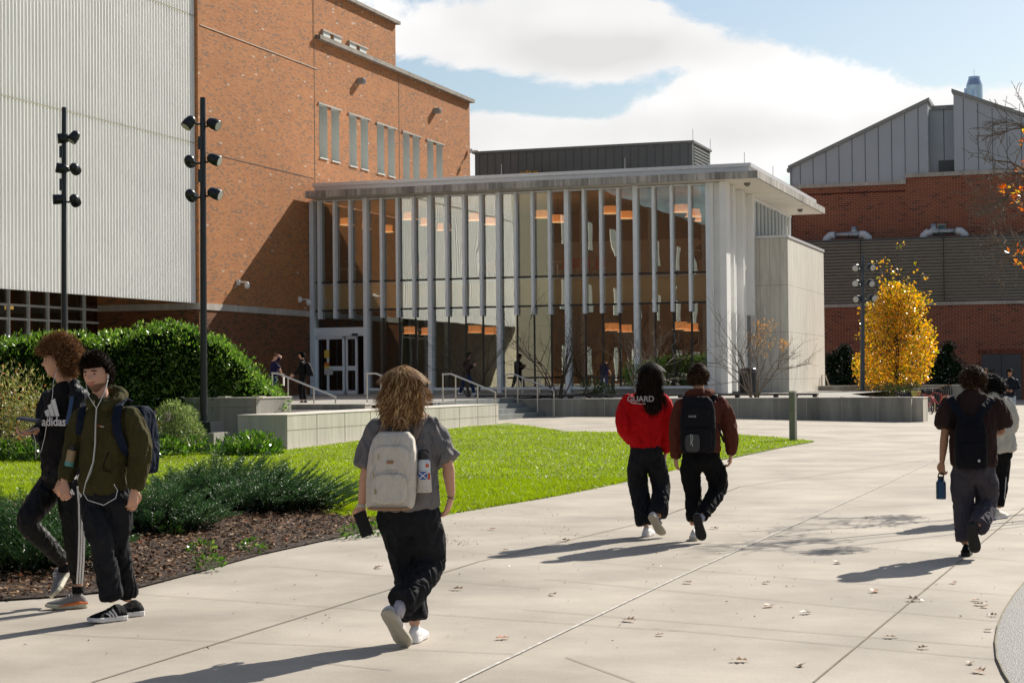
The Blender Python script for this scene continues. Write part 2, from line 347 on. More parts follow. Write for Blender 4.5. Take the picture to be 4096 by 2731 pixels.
grid('pavement', -30, 62, -12, 130, 1., gh, conc, kind='structure')
def inpoly(x, y, P):
    c = False; n = len(P); j = n-1
    for i in range(n):
        xi, yi = P[i][:2]; xj, yj = P[j][:2]
        if (yi > y) != (yj > y) and x < (xj-xi)*(y-yi)/(yj-yi)+xi: c = not c
        j = i
    return c
def bedsheet(name, poly, st, dz, m, **t):
    """sheet clipped to a polygon: triangulated fan over dense grid, edges kept exact"""
    import bmesh
    bm = bmesh.new(); vs_ = [bm.verts.new((p[0], p[1], 0)) for p in poly]; bm.faces.new(vs_)
    bmesh.ops.triangulate(bm, faces=bm.faces[:])
    xs = [p[0] for p in poly]; ys = [p[1] for p in poly]
    for k in np.arange(min(xs)+st, max(xs), st): bmesh.ops.bisect_plane(bm, geom=bm.verts[:]+bm.edges[:]+bm.faces[:], plane_co=(k, 0, 0), plane_no=(1, 0, 0))
    for k in np.arange(min(ys)+st, max(ys), st): bmesh.ops.bisect_plane(bm, geom=bm.verts[:]+bm.edges[:]+bm.faces[:], plane_co=(0, k, 0), plane_no=(0, 1, 0))
    for v in bm.verts: v.co.z = gh(v.co.x, v.co.y)+dz
    bm.normal_update()
    for f in bm.faces:
        if f.normal.z < 0: f.normal_flip()
    me = bpy.data.meshes.new(name); bm.to_mesh(me); bm.free(); me.materials.append(m)
    o = bpy.data.objects.new(name, me); C.objects.link(o); tag(o, **t); return o
def gD(x, y, z=0): return gp(x*1.7415, y*1.7415, z)
edge = [gD(*p) for p in ((-260,1408),(0,1381),(150,1371),(310,1354),(450,1317),(600,1275),(740,1244),(880,1213),(960,1197),(1040,1179),(1140,1162),(1250,1144),(1350,1125),(1440,1107),(1570,1078))]
tipz = [gD(1700,1049,.06), gD(1800,1029,.08), gD(1872,1016,.1)]
backz = [gD(1790,1008,.12), gD(1690,1003,.12), gD(1560,1001,.13), gD(1440,1001,.13), gD(1300,1000,.13)]
MINNER = [gD(*p) for p in ((940,1196),(880,1196),(800,1190),(700,1172),(560,1150),(380,1130),(250,1140),(0,1160),(-260,1170))]
LAWN = MINNER[::-1]+edge[9:]+tipz+backz+[B(14.9,-18.5,0), B(14.9,-33.2,0), B(13.3,-33.2,0), B(13.3,-32.1,0), B(-6,-32.1,0), Vector((-20,30,0)), Vector((-20,20,0))]
grassbase = mat('lawn_soil', (.14, .19, .02), .9, var=.35, scale=1.4)
bedsheet('lawn', LAWN, 1.2, .012, grassbase, kind='structure')
mulchm = mat('mulch_base', (.045, .028, .018), .95, var=.5, scale=14, bump=1., bscale=40)
MULCH = edge[:9]+[gD(1010,1187)]+MINNER
bedsheet('mulch_bed', MULCH, 1., .014, mulchm, kind='structure')
# joints
def strip(mb, a, b, wd, dz=.005, n=24):
    a = Vector((a[0], a[1], 0)); b = Vector((b[0], b[1], 0)); s = (b-a).normalized().cross(Vector((0,0,1)))*wd/2
    for i in range(n):
        p = a.lerp(b, i/n); q = a.lerp(b, (i+1)/n); c = []
        for r in (p-s, q-s, q+s, p+s): c.append((r.x, r.y, gh(r.x, r.y)+dz))
        if c: mb.poly(c[::-1])
# long joints (measured on the ground plane), plus their cross joints
jm = MB()
cross = [((0,1452),(1200,1503)),((310,1364),(1560,1450)),((1200,1400),(2352,1492)),((1500,1443),(2290,1515)),((620,1300),(1240,1352)),((990,1262),(2352,1370)),((1300,1510),(1460,1568)),((1100,1218),(1500,1238)),((1200,1180),(1500,1196)),((1250,1330),(2300,1428)),((1700,1230),(2352,1290)),((1680,1150),(2100,1162)),((1640,1180),(2352,1230)),((1720,1120),(2352,1140)),((900,1540),(700,1518)),((1800,1060),(2352,1072)),((1850,1082),(2352,1100)),((1760,1092),(2200,1102)),((1900,1040),(2352,1046))]
longj = [((210,1568),(1100,1290)),((1100,1290),(1500,1195)),((1868,1568),(2210,1284)),((2210,1284),(2352,1166)),((1700,1118),(2150,1058)),((1500,1195),(1700,1118))]
for a, b in cross: strip(jm, gD(*a), gD(*b), .007)
for a, b in longj: strip(jm, gD(*a), gD(*b), .012, .006)
jm.build('pavement_joint', darkjoint, kind='structure')
sm_ = MB(); strip(sm_, gD(1040,1574), gD(1560,1325), .022, .007, 60); strip(sm_, gD(1560,1325), gD(2150,1060), .022, .007, 60)
sm_.build('sealed_joint', paleseal, kind='structure')
# wet aggregate path at lower right
agg = mat('aggregate', (.095, .095, .09), .6, var=.6, scale=50, bump=.8, bscale=120, spec=.6)
rim = mat('path_edging', (.2, .18, .12), .9, var=.4, scale=6)
arc = [gD(*p) for p in ((2372,1318),(2352,1342),(2330,1368),(2308,1402),(2292,1440),(2286,1478),(2290,1516),(2304,1548),(2330,1590),(2360,1640))]
pa = MB(); base = [Vector((p.x, p.y, .014)) for p in arc]; pa.poly([base[0]]+[Vector((9, base[0].y+1, .014)), Vector((9, base[-1].y-1, .014))]+base[::-1][:-1]); 
pa.build('aggregate_path', agg, kind='structure')
pr = MB(); pr.tube([(p.x, p.y, .012) for p in arc], (.007), 6); pr.build('path_edging', rim, kind='structure')
# ================================================================ buildings
orange_brick = brick('orange_brick', (.51,.22,.085), (.42,.165,.06), (.27,.15,.085), (.56,.44,.34), (.38,.22,.12), pw=.005, pd=.13)
red_brick = brick('red_brick', (.30,.095,.05), (.24,.072,.042), (.14,.05,.035), (.3,.2,.15), (.52,.36,.26), pw=.0, pd=.1, bw=.34, bh=.115, mw=.017)
limestone = concrete('limestone', (.52,.48,.42), stain=.2, scale=.8, streak=.15)
darkcap = mat('coping', (.27,.24,.2), .8, var=.5, scale=1.5)
whitemetal = mat('corrugated_panel', (.80,.80,.77), .45, var=.05, scale=.6, metal=.0, spec=.5)
alu = mat('aluminium', (.74,.78,.82), .45, metal=.05, var=.05, spec=.5)
darkframe = mat('dark_gasket', (.02,.02,.022), .5)
whitepaint = mat('white_pilaster', (.8,.8,.78), .5, var=.06, scale=1.)
soffitm = mat('soffit', (.78,.73,.62), .7, var=.12, scale=.9)
fasciam = concrete('stained_fascia', (.50,.47,.43), stain=.5, scale=1.1, streak=.35)
roofmetal = mat('roof_edge', (.68,.68,.70), .4, metal=.2, var=.08)
precast = concrete('precast_box', (.50,.46,.385), stain=.14, scale=.5, streak=.12)
glass = glassmat('facade_glass', tint=(.82,.81,.77), wave=.004, wscale=.8, add=.22)
glass2 = glassmat('storefront_glass', tint=(.5,.5,.47), boost=1.3, wave=.0006)
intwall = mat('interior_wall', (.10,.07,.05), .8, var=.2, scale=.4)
intceil = mat('interior_ceiling', (.30,.27,.24), .8)
beige = mat('spandrel_panel', (.80,.62,.34), .7, var=.1, scale=.5)
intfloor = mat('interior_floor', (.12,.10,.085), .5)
darkmetal = mat('dark_zinc', (.10,.103,.10), .5, metal=.2, var=.12, scale=.6)
greypanel = mat('grey_panel', (.43,.465,.50), .5, metal=.1, var=.06, scale=.4)
steel = mat('brushed_steel', (.62,.62,.60), .3, metal=.9, var=.06)
# ---- tall brick hall -------------------------------------------------------
hall = thing('brick_building', B(-5, 5, .9), 'tall orange brick hall with slot windows and a pale corrugated metal box on the left', 'building')
w = MB()
# main block: u -18..0 ; v -9.66..19.54 ; right face u=0
w.poly([B(0,-9.66,.2),B(0,19.54,.2),B(0,19.54,15.95),B(0,-9.66,15.95)])
w.poly([B(-.3,-9.66,.2),B(-18,-9.66,.2),B(-18,-9.66,18.1),B(-.3,-9.66,18.1)][::-1])
w.poly([B(0,19.54,.2),B(-18,19.54,.2),B(-18,19.54,15.95),B(0,19.54,15.95)])
w.poly([B(0,-9.66,.2),B(-.3,-9.66,.2),B(-.3,-9.66,18.1),B(0,-9.66,15.95)])
# upper block, set back .05 from main plane beyond the fold
w.poly([B(-.02,-9.66,15.95),B(-.02,9.5,15.95),B(-.02,9.5,18.2),B(-.02,-9.66,18.2)])
w.poly([B(-.02,9.5,15.95),B(-12,9.5,15.95),B(-12,9.5,18.2),B(-.02,9.5,18.2)])
w.poly([B(0,-9.66,15.95),B(0,19.54,15.95),B(-18,19.54,15.95),B(-18,-9.66,15.95)]); w.poly([B(0,-9.66,18.2),B(0,9.5,18.2),B(-18,9.5,18.2),B(-18,-9.66,18.2)])
wallo = w.build('wall', orange_brick, hall)
# cut slot windows with a boolean cutter
wins = []
z2 = lambda x, y: (1200+x*.5952, y*.5952)
for x0, x1, y0, y1 in ((128,183,710,1065),(210,263,738,1090),(330,380,783,1122),(407,457,808,1142),(517,565,845,1172),(590,635,866,1190),(692,736,900,1215),(758,802,922,1215),(854,895,950,1215),(916,957,972,1215)):
    va, zt = onu(*z2(x0, y0), 0); vb, _ = onu(*z2(x1, y0+20), 0); wins.append((va, vb, 13.25, 11.0))
wall_panels = []
# rebuild right face as strips around the openings (no boolean needed)
me = wallo.data
import bmesh
bm = bmesh.new(); bm.from_mesh(me); bm.faces.ensure_lookup_table()
f0 = [f for f in bm.faces if abs(f.normal.dot(UU)) > .9 and f.calc_area() > 300]
bmesh.ops.delete(bm, geom=f0, context='FACES_ONLY'); bm.to_mesh(me); bm.free()
w = MB(); cuts = [-9.66]+[c for (a, b, t, bo) in wins for c in (a, b)]+[19.54]
for i in range(len(cuts)-1):
    a, b = cuts[i], cuts[i+1]
    if i % 2 == 0: w.poly([B(0,a,.2),B(0,b,.2),B(0,b,15.95),B(0,a,15.95)])
    else:
        w.poly([B(0,a,.2),B(0,b,.2),B(0,b,11.0),B(0,a,11.0)]); w.poly([B(0,a,13.25),B(0,b,13.25),B(0,b,15.95),B(0,a,15.95)])
w.build('wall', orange_brick, hall)
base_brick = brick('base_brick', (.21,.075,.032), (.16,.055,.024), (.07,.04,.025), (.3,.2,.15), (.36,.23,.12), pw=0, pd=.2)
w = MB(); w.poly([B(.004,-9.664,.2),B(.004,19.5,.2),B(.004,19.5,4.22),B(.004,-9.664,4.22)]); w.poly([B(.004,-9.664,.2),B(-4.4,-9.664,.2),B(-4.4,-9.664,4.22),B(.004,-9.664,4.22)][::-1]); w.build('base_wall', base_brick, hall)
winlite = mat('window_reveal', (.62,.64,.6), .6, var=.05)
for i, (a, b, zt, zb) in enumerate(wins):
    m = MB(); d = -.42
    m.poly([B(0,b,zb),B(d,b,zb),B(d,b,zt),B(0,b,zt)]); m.poly([B(0,a,zb),B(d,a,zb),B(d,a,zt),B(0,a,zt)][::-1]); m.poly([B(0,a,zt),B(0,b,zt),B(d,b,zt),B(d,a,zt)])
    m.bb(d,.05,a-.01,b+.01,zb-.05,zb)
    fr = m.build('window', winlite, hall)
    g_ = MB(); g_.poly([B(d+.05,a,zb),B(d+.05,b,zb),B(d+.05,b,zt),B(d+.05,a,zt)]); g_.build('pane', glassmat('slot_glass%d' % i, tint=(.25,.3,.3), wave=0) if i == 0 else bpy.data.materials['slot_glass0'], fr)
    k = MB(); k.poly([B(d-.3,a-.1,zb),B(d-.3,b+.1,zb),B(d-.3,b+.1,zt),B(d-.3,a-.1,zt)]); k.build('blind', mat('slot_blind', (.2,.23,.22), .7) if i == 0 else bpy.data.materials['slot_blind'], fr)
for i in range(0, 10, 2):
    m = MB(); m.bb(.0,.06,wins[i][0]-.12,wins[i+1][1]+.2,13.25,13.31); m.build('window_lintel', limestone, hall)
m = MB(); m.bb(-.4,.22,.6,19.75,15.95,16.13); m.build('coping', darkcap, hall)
m = MB(); m.bb(-.4,.18,-14,9.68,18.2,18.34); m.build('coping', darkcap, hall)
# small high windows above the lower coping
for (x0, x1) in ((150,197),(222,272),(328,372),(396,441)):
    va, z = onu(*z2(x0, 250+(x0-150)*.41), -.02); vb, _ = onu(*z2(x1, 290+(x0-150)*.41), -.02)
    m = MB(); m.bb(-.02,.03,va,vb,16.13,16.42); m.build('window', winlite, hall)
for (x0, x1) in ((143,276),(320,448)):
    va, z = onu(*z2(x0, 240+(x0-143)*.41), -.02); vb, _ = onu(*z2(x1, 290+(x0-143)*.41), -.02)
    m = MB(); m.bb(-.02,.08,va,vb,16.42,16.48); m.build('window_lintel', limestone, hall)
# shelf angles and stone band
m = MB(); m.bb(0,.025,-9.5,.7,14.68,14.71); m.build('shelf_angle', mat('shelf_angle', (.5,.42,.34), .6), hall)
m = MB(); m.bb(0,.012,-9.5,.3,10.02,10.05); m.build('shelf_angle', mat('shelf_dark', (.12,.07,.05), .7), hall)
m = MB(); m.bb(0,.05,-9.70,-.02,4.22,4.46); m.build('stone_band', limestone, hall)
m = MB(); m.bb(-4.25,0,-9.71,-9.66,4.22,4.46); m.build('stone_band', limestone, hall)
m = MB(); m.bb(-.002,.012,.42,.45,4,18.1); m.bb(-.002,.012,9.8,9.83,9,15.9); m.build('control_joint', darkjoint, hall)
# louvre boxes and cameras on the brick
for (x, y) in ((393,548),(905,747)):
    v_, z_ = onu(*z2(x, y), 0); m = MB(); m.bb(0,.3,v_-.14,v_+.14,z_-.13,z_+.13,0); m.bb(.3,.31,v_-.1,v_+.1,z_-.1,z_+.07,1)
    m.build('vent_hood', [mat('vent_grey', (.3,.3,.28), .5), darkframe], hall)
camw = mat('camera_white', (.75,.75,.72), .4)
for k, (p, lb) in enumerate(((B(.0,-6.66,5.35),'white dome camera beside the tall dark pole on the brick'),(B(0,-1.2,4.9),'white bracket camera on shaded brick left of the glass entrance'),(B(.1,19.3,13.4),'white drop dome camera at the far brick corner'),(B(0,6.7,9.9),'small white camera above the glass roof left end'))):
    t = thing('security_camera', p, lb, 'camera', 'security cameras on the brick')
    m = MB(); m.box(p+UU*.03, (.16,.1,.22)); m.tube([p+UU*.05, p+UU*.3, p+UU*.42+Vector((0,0,-.02))], .035); m.build('bracket', camw, t)
    m = MB(); q = p+UU*.42; m.tube([q+Vector((0,0,.0)), q-Vector((0,0,.1)), q-Vector((0,0,.2)), q-Vector((0,0,.26))], [.05,.11,.1,.03], 12); m.build('dome', camw, t, smooth=True)
# corrugated box: ribs along v
m = MB(); u0 = -.13; pit = .19; vs0 = -9.68; nr = 92
for (za, zb) in ((4.45,10.30),(10.34,14.97),(15.01,20.5)):
    pr_ = []
    for i in range(nr):
        v0_ = vs0-i*pit
        pr_ += [(v0_, 0.), (v0_-.055, 0.), (v0_-.085, -.055), (v0_-.16, -.055)]
    b_ = len(m.v)
    for (vv, du) in pr_: m.v.append(tuple(B(u0+du, vv, za))); m.v.append(tuple(B(u0+du, vv, zb)))
    for i in range(len(pr_)-1): m.f.append((b_+2*i, b_+2*i+1, b_+2*i+3, b_+2*i+2)); m.m.append(0)
m.poly([B(u0,vs0,4.45),B(-.5,vs0,4.45),B(-.5,vs0,20.5),B(u0,vs0,20.5)])
m.build('corrugated_wall', whitemetal, hall)
m = MB(); m.bb(-.5,-.2,-27.2,-9.69,4.47,20.5); m.build('wall_backing', mat('backing', (.25,.25,.22), .8), hall)
m = MB(); m.bb(-.17,-.14,-27.2,-9.7,10.3,10.34); m.bb(-.17,-.14,-27.2,-9.7,14.97,15.01); m.build('panel_joint', mat('joint_tan', (.42,.40,.28), .7), hall)
# cream wing beyond, out of frame but mirrored in the glass
m = MB(); m.bb(-9,-.13,-34,-27.25,.2,15,0); m.build('cream_wing', mat('cream_wall', (.62,.56,.42), .8, var=.1), hall)
m = MB(); m.poly([B(-.5,-34.02,.2),B(-.5,-90,.2),B(-.5,-90,14),B(-.5,-34.02,14)][::-1]); m.poly([B(-.5,-34.02,14),B(-9,-34.02,14),B(-9,-90,14),B(-.5,-90,14)]); m.build('brick_wing', brick('wing_brick', (.17,.075,.03), (.13,.055,.025), (.07,.03,.02), (.3,.2,.15), (.2,.13,.08), pw=0), hall)
m = MB()
for k in range(7):
    for zz in (3,7,11): m.bb(-.5,-.45,-38-k*6,-37-k*6,zz-1.2,zz+.6)
m.build('pale_windows', winlite, hall)
# storefront under the corrugated box
m = MB(); us = -4.3
vms = [-9.49,-10.63,-11.83,-13.01,-14.21,-15.4,-16.6,-17.8,-19,-20.2,-21.4,-22.6,-23.8]
for v_ in vms: m.bb(us,us+.12,v_-.045,v_+.045,.9,6.4)
for z_ in (4.28,3.80,.95): m.bb(us+.01,us+.09,-24,-9.49,z_-.04,z_+.04)
m.build('storefront_frame', alu, hall)
m = MB()
for a, b in zip(vms[1:], vms[:-1]): m.poly([B(us+.03,a,.9),B(us+.03,b,.9),B(us+.03,b,6.4),B(us+.03,a,6.4)])
m.build('storefront_glass', glass2, hall)
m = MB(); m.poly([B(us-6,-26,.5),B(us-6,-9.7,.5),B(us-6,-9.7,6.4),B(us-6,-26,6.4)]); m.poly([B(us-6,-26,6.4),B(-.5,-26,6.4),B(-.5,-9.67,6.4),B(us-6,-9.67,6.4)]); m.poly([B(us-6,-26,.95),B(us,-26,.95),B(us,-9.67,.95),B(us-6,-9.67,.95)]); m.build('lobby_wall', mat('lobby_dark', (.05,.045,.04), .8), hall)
m = MB()
for v_ in vms[:-1]: m.bb(us-1.0,us-.7,v_-.5,v_-.28,.95,6.35)
m.build('lobby_column', mat('lobby_column', (.2,.21,.18), .7), hall)
m = MB()
for k in range(5): m.bb(us-3.4,us-3.1,-12.2-k*2.6,-10.4-k*2.6,4.35,4.55)
m.build('cove_light', emis('cove_light', (1,.62,.16), .55), hall)
# ---- glass pavilion ---------------------------------------------------------
pav = thing('glass_pavilion', B(8, 6, 1.0), 'two storey glass pavilion with grey fins, flat roof and pale concrete side box', 'building')
m = MB(); m.bb(.2,19.02,-1,15.4,9.09,9.37); 
m.build('roof_slab', [fasciam], pav)
m = MB(); m.poly([B(.2,-1.003,9.37),B(.2,-1.003,9.09),B(19.02,-1.003,9.09),B(19.02,-1.003,9.37)][::-1]); 
m = MB(); m.poly([B(.3,-.95,9.085),B(18.95,-.95,9.085),B(18.95,15.35,9.085),B(.3,15.35,9.085)][::-1]); m.build('soffit', soffitm, pav)
m = MB(); m.bb(.42,18.6,-.55,15.0,9.37,9.68); m.build('roof', roofmetal, pav)
m = MB(); m.bb(.36,18.68,-.62,15.08,9.58,9.72); m.build('roof_coping', roofmetal, pav)
m = MB()
for i in range(14):
    u_ = 1.2+i*1.4
    if u_ < 18.9: m.bb(u_-.03,u_+.03,-1.03,-.99,9.08,9.38)
m.build('fascia_joint', mat('fascia_joint', (.5,.48,.45), .7), pav)
for u_, v_ in ((2.5,-.5),(8.6,-.5),(13.7,-.5),(18.4,-.4),(18.6,4.5),(18.6,11)):
    mm = MB(); mm.tube([B(u_,v_,9.7),B(u_,v_,10.15)], .012, 5); mm.build('lightning_rod', steel, pav)
# curtain wall
bays = [.12,2.54,5.38,8.33,11.2,14.01,16.91]
sub = [bays[0]]; subs = []
for i in range(6):
    n_ = 4 if i else 3.45
    a, b = bays[i], bays[i+1]
    if i == 0: us_ = [a, a+.33, a+1.03, a+1.73, b]
    else: us_ = [a+(b-a)*k/4 for k in range(5)]
    subs.append(us_)
panes = MB(); fins = MB(); cols = MB(); rails = MB(); gask = MB()
for i, us_ in enumerate(subs):
    for k in range(4):
        a, b = us_[k], us_[k+1]
        zs = [1.2,4.47,5.64,9.02] if i else [3.75,4.47,5.64,9.02]
        for za, zb in zip(zs[:-1], zs[1:]): panes.poly([B(a+.02,0,za),B(b-.02,0,za),B(b-.02,0,zb),B(a+.02,0,zb)])
        if k:
            fins.bb(a-.055,a+.055,-.24,.02,4.12,9.05); gask.bb(a-.035,a+.035,-.02,.06,1.2,4.12)
for u_ in bays: cols.bb(u_-.085,u_+.085,-.26,.1,1.0,9.07)
m = cols; m.build('column', alu, pav); fins.build('fin', alu, pav)
for z_ in (4.47,5.64): rails.bb(.12,16.91,-.04,.05,z_-.035,z_+.035)
rails.build('rail', darkframe, pav); gask.build('gasket', darkframe, pav)
m = MB(); m.bb(.12,16.91,-.1,.08,9.0,9.06); m.bb(2.54,16.91,-.12,.1,1.14,1.24); m.bb(.12,2.54,-.12,.1,3.66,3.76); m.build('frame', alu, pav)
panes.build('glass', glass, pav)
m = MB(); m.bb(2.54,16.95,-.1,.3,.6,1.14); m.build('plinth', concrete('plinth', (.3,.29,.26), stain=.3), pav)
# door
dr = MB(); dr.bb(.2,.32,-.08,.05,1.0,3.4); dr.bb(1.42,1.52,-.08,.05,1.0,3.4); dr.bb(.2,1.52,-.08,.05,3.28,3.4); dr.bb(.2,1.52,-.08,.05,1.0,1.16); dr.bb(.7,.8,-.05,.0,1.0,3.3); dr.bb(.8,1.42,-.08,.03,1.98,2.16)
dd = dr.build('door', alu, pav)
dr = MB(); dr.bb(1.56,1.64,-.04,.05,1.0,3.4); dr.bb(1.98,2.08,-.04,.05,1.0,3.4); dr.bb(1.56,2.08,-.04,.05,3.28,3.4); dr.bb(1.56,2.08,-.04,.05,1.0,1.16); dr.bb(1.64,1.98,-.04,.05,1.98,2.16); dr.build('door', alu, pav)
dr = MB(); dr.bb(.12,2.54,-.12,.08,3.4,3.66); dr.build('door_header', alu, pav)
dr = MB(); dr.bb(1.9,2.15,-.2,-.1,3.42,3.5); dr.build('door_sensor', darkframe, pav)
dr = MB(); dr.poly([B(.32,-.01,1.1),B(1.42,-.01,1.1),B(1.42,-.01,3.3),B(.32,-.01,3.3)]); dr.poly([B(1.64,0,1.1),B(1.98,0,1.1),B(1.98,0,3.3),B(1.64,0,3.3)]); dr.build('door_glass', glass2, pav)
for (z_, c_, h_) in ((2.65,(.75,.5,.08),.32),(2.32,(.7,.2,.05),.14),(2.2,(.75,.55,.1),.12),(1.95,(.55,.52,.48),.26)):
    dr = MB(); dr.bb(.62,.62+(.22 if h_ != .26 else .38),-.12,-.1,z_-.14,z_-.14+h_); dr.build('notice', mat('notice', c_, .7), pav)
# interior
m = MB(); m.bb(.1,17.3,.3,15,.9,1.0); m.build('floor', intfloor, pav)
m = MB(); m.bb(.1,17.2,.36,15,5.35,5.6); m.build('upper_floor', whitepaint, pav)
m = MB(); m.bb(.1,16.9,.3,.36,4.5,5.5); m.build('spandrel', beige, pav)
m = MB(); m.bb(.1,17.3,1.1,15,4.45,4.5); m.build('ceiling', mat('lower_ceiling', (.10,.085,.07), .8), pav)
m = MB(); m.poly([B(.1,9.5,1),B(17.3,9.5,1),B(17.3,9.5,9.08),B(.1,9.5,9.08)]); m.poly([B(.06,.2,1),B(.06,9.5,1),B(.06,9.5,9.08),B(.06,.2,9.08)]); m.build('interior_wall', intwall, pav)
m = MB(); m.bb(8.6,17.2,5.5,5.7,5.6,7.4); m.build('partition', mat('partition', (.27,.25,.21), .8), pav)
m = MB(); m.bb(2.7,8.2,5,5.2,1,3.6); m.bb(5.2,6.0,3,3.3,1,4.4); m.build('partition', mat('partition_dark', (.10,.05,.035), .8), pav)
m = MB()
for i in range(1, 7): m.tube([B(bays[i]+(.45 if i < 6 else -.3),.55,1),B(bays[i]+(.45 if i < 6 else -.3),.55,9.05)], .13, 14)
m.build('round_column', mat('round_column', (.42,.45,.42), .6), pav, smooth=True)
# right end: pilasters and lower dark panels
m = MB(); m.bb(17.0,17.14,-.3,.2,.95,9.07); m.bb(17.14,17.42,-.22,.2,.95,9.07); m.bb(17.42,17.68,-.5,.25,.95,9.07)
m.build('pilaster', whitepaint, pav)
for i, v_ in enumerate((1.0,1.9,2.9,3.9,4.9,5.8)):
    m = MB(); m.bb(17.3,17.55 if i % 2 else 17.68,v_-.08,v_+.1,4.1 if i % 2 == 0 and i != 2 else 1.,9.07); m.build('pilaster', whitepaint, pav)
m = MB(); m.bb(17.2,17.38,.2,6,4.1,9.07); m.build('wall', whitepaint, pav)
m = MB(); m.bb(17.2,17.36,.2,6,.95,4.1); m.build('side_panel', mat('side_panel', (.17,.18,.18), .4), pav)
m = MB(); m.poly([B(17.33,6,7.4),B(17.33,15.4,7.4),B(17.33,15.4,9.07),B(17.33,6,9.07)]); m.build('clerestory_glass', glassmat('clerestory_glass', tint=(.2,.19,.17), wave=0), pav)
m = MB(); m.poly([B(17.0,6,7.4),B(17.0,15.4,7.4),B(17.0,15.4,9.07),B(17.0,6,9.07)]); m.build('clerestory_back', mat('clerestory_back', (.12,.10,.08), .8), pav)
for i in range(12):
    v_ = 6.05+i*.85; m = MB(); m.bb(17.3,17.4,v_-.05,v_+.05,7.38,9.07); m.build('mullion', alu if i < 11 else whitepaint, pav)
m = MB(); m.bb(17.25,17.45,6,15.4,8.98,9.07); m.build('frame', whitepaint, pav)
m = MB(); m.bb(17.3,18.9,6,15.55,.75,7.33); m.build('concrete_box', concrete('box_concrete', (.66,.63,.56), stain=.1, scale=.5, streak=.14, panel=((.42,.1),(1.95,1.45))), pav)
m = MB(); m.bb(17.28,18.94,5.95,15.6,7.33,7.43); m.build('box_coping', roofmetal, pav)
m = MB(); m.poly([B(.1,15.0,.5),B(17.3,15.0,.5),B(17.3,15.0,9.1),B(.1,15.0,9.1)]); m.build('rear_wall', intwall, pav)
for (x, y) in ((2975,727),(3220,857)):
    m = MB(); v_ = 1. if x < 3000 else 11.; 
    p = B(18.3 if x < 3000 else 18.35, .6 if x < 3000 else 12.5, 9.08); m.tube([p, p-Vector((0,0,.07)), p-Vector((0,0,.13))], [.13,.12,.05], 12); m.build('soffit_camera', mat('soffit_cam', (.15,.14,.12), .4), pav)
# penthouse
m = MB(); m.bb(3.7,13.98,10,13.6,9.6,12.0); pen = m.build('penthouse', darkmetal, pav)
m = MB(); m.bb(3.6,14.08,9.9,13.7,12.0,12.1); m.build('coping', mat('pent_cap', (.14,.14,.13), .5), pen)
m = MB()
for i in range(27): m.bb(3.9+i*.38,3.93+i*.38,9.97,10.0,9.6,12.0)
m.build('seam', darkmetal, pen)
m = MB(); m.bb(13.98,14.02,10.0,10.15,9.6,12); m.bb(13.98,14.02,13.4,13.6,9.6,12)
for i in range(16): m.bb(13.99,14.06,10.15,13.4,9.7+i*.14,9.76+i*.14)
m.build('louvre', mat('louvre', (.3,.31,.3), .4, metal=.3), pen)
m = MB()
for (a, b) in ((14.05,9.9),(14.05,13.5)): m.tube([B(a,b,12.1),B(a,b,12.6)], .012, 5)
m.build('lightning_rod', steel, pen)
# pendant lamps
lampm = emis('lamp_shade', (1.0,.36,.1), .28); lampb = emis('lamp_diffuser', (1,.6,.28), .55)
def pendant(x, y, v, top, lb):
    u, z = onv(x, y, v); t = thing('pendant_lamp', B(u, v, z), lb, 'lamp', 'round pendant lamps inside the pavilion')
    m = MB(); m.tube([B(u,v,z-.16),B(u,v,z+.13)], .28, 20); m.build('lamp_shade', lampm, t, smooth=False)
    m = MB(); m.tube([B(u,v,z-.175),B(u,v,z-.163)], .34, 20); m.build('diffuser', lampb, t)
    m = MB(); m.tube([B(u,v,z+.16),B(u,v,top)], .008, 5); m.build('cord', darkframe, t)
for k, (x, y, v) in enumerate(((1386,885,3),(1455,902,5.5),(1545,913,5.5),(1640,862,2.5),(1708,885,4),(1775,906,6),(1903,866,3),(1968,883,4.5),(2170,855,2.5),(2231,873,3.5),(2442,838,2.5),(2504,858,3.5),(2725,832,2.2),(2773,850,3.2),(2808,868,4.2))):
    pendant(x, y, v, 9.08, 'orange drum pendant lamp on the upper floor, the %s from the left' % ('first second third fourth fifth sixth seventh eighth ninth tenth eleventh twelfth thirteenth fourteenth fifteenth'.split()[k]))
for k, (x, y, v) in enumerate(((1643,1318,2.5),(1712,1322,3.5),(1900,1314,2.5),(1965,1320,3.5),(2447,1305,2.5),(2500,1311,3.5),(2722,1300,2.5),(2765,1306,3.5))):
    pendant(x, y, v, 4.45, 'orange drum pendant lamp on the ground floor, the %s from the left' % ('first second third fourth fifth sixth seventh eighth'.split()[k]))
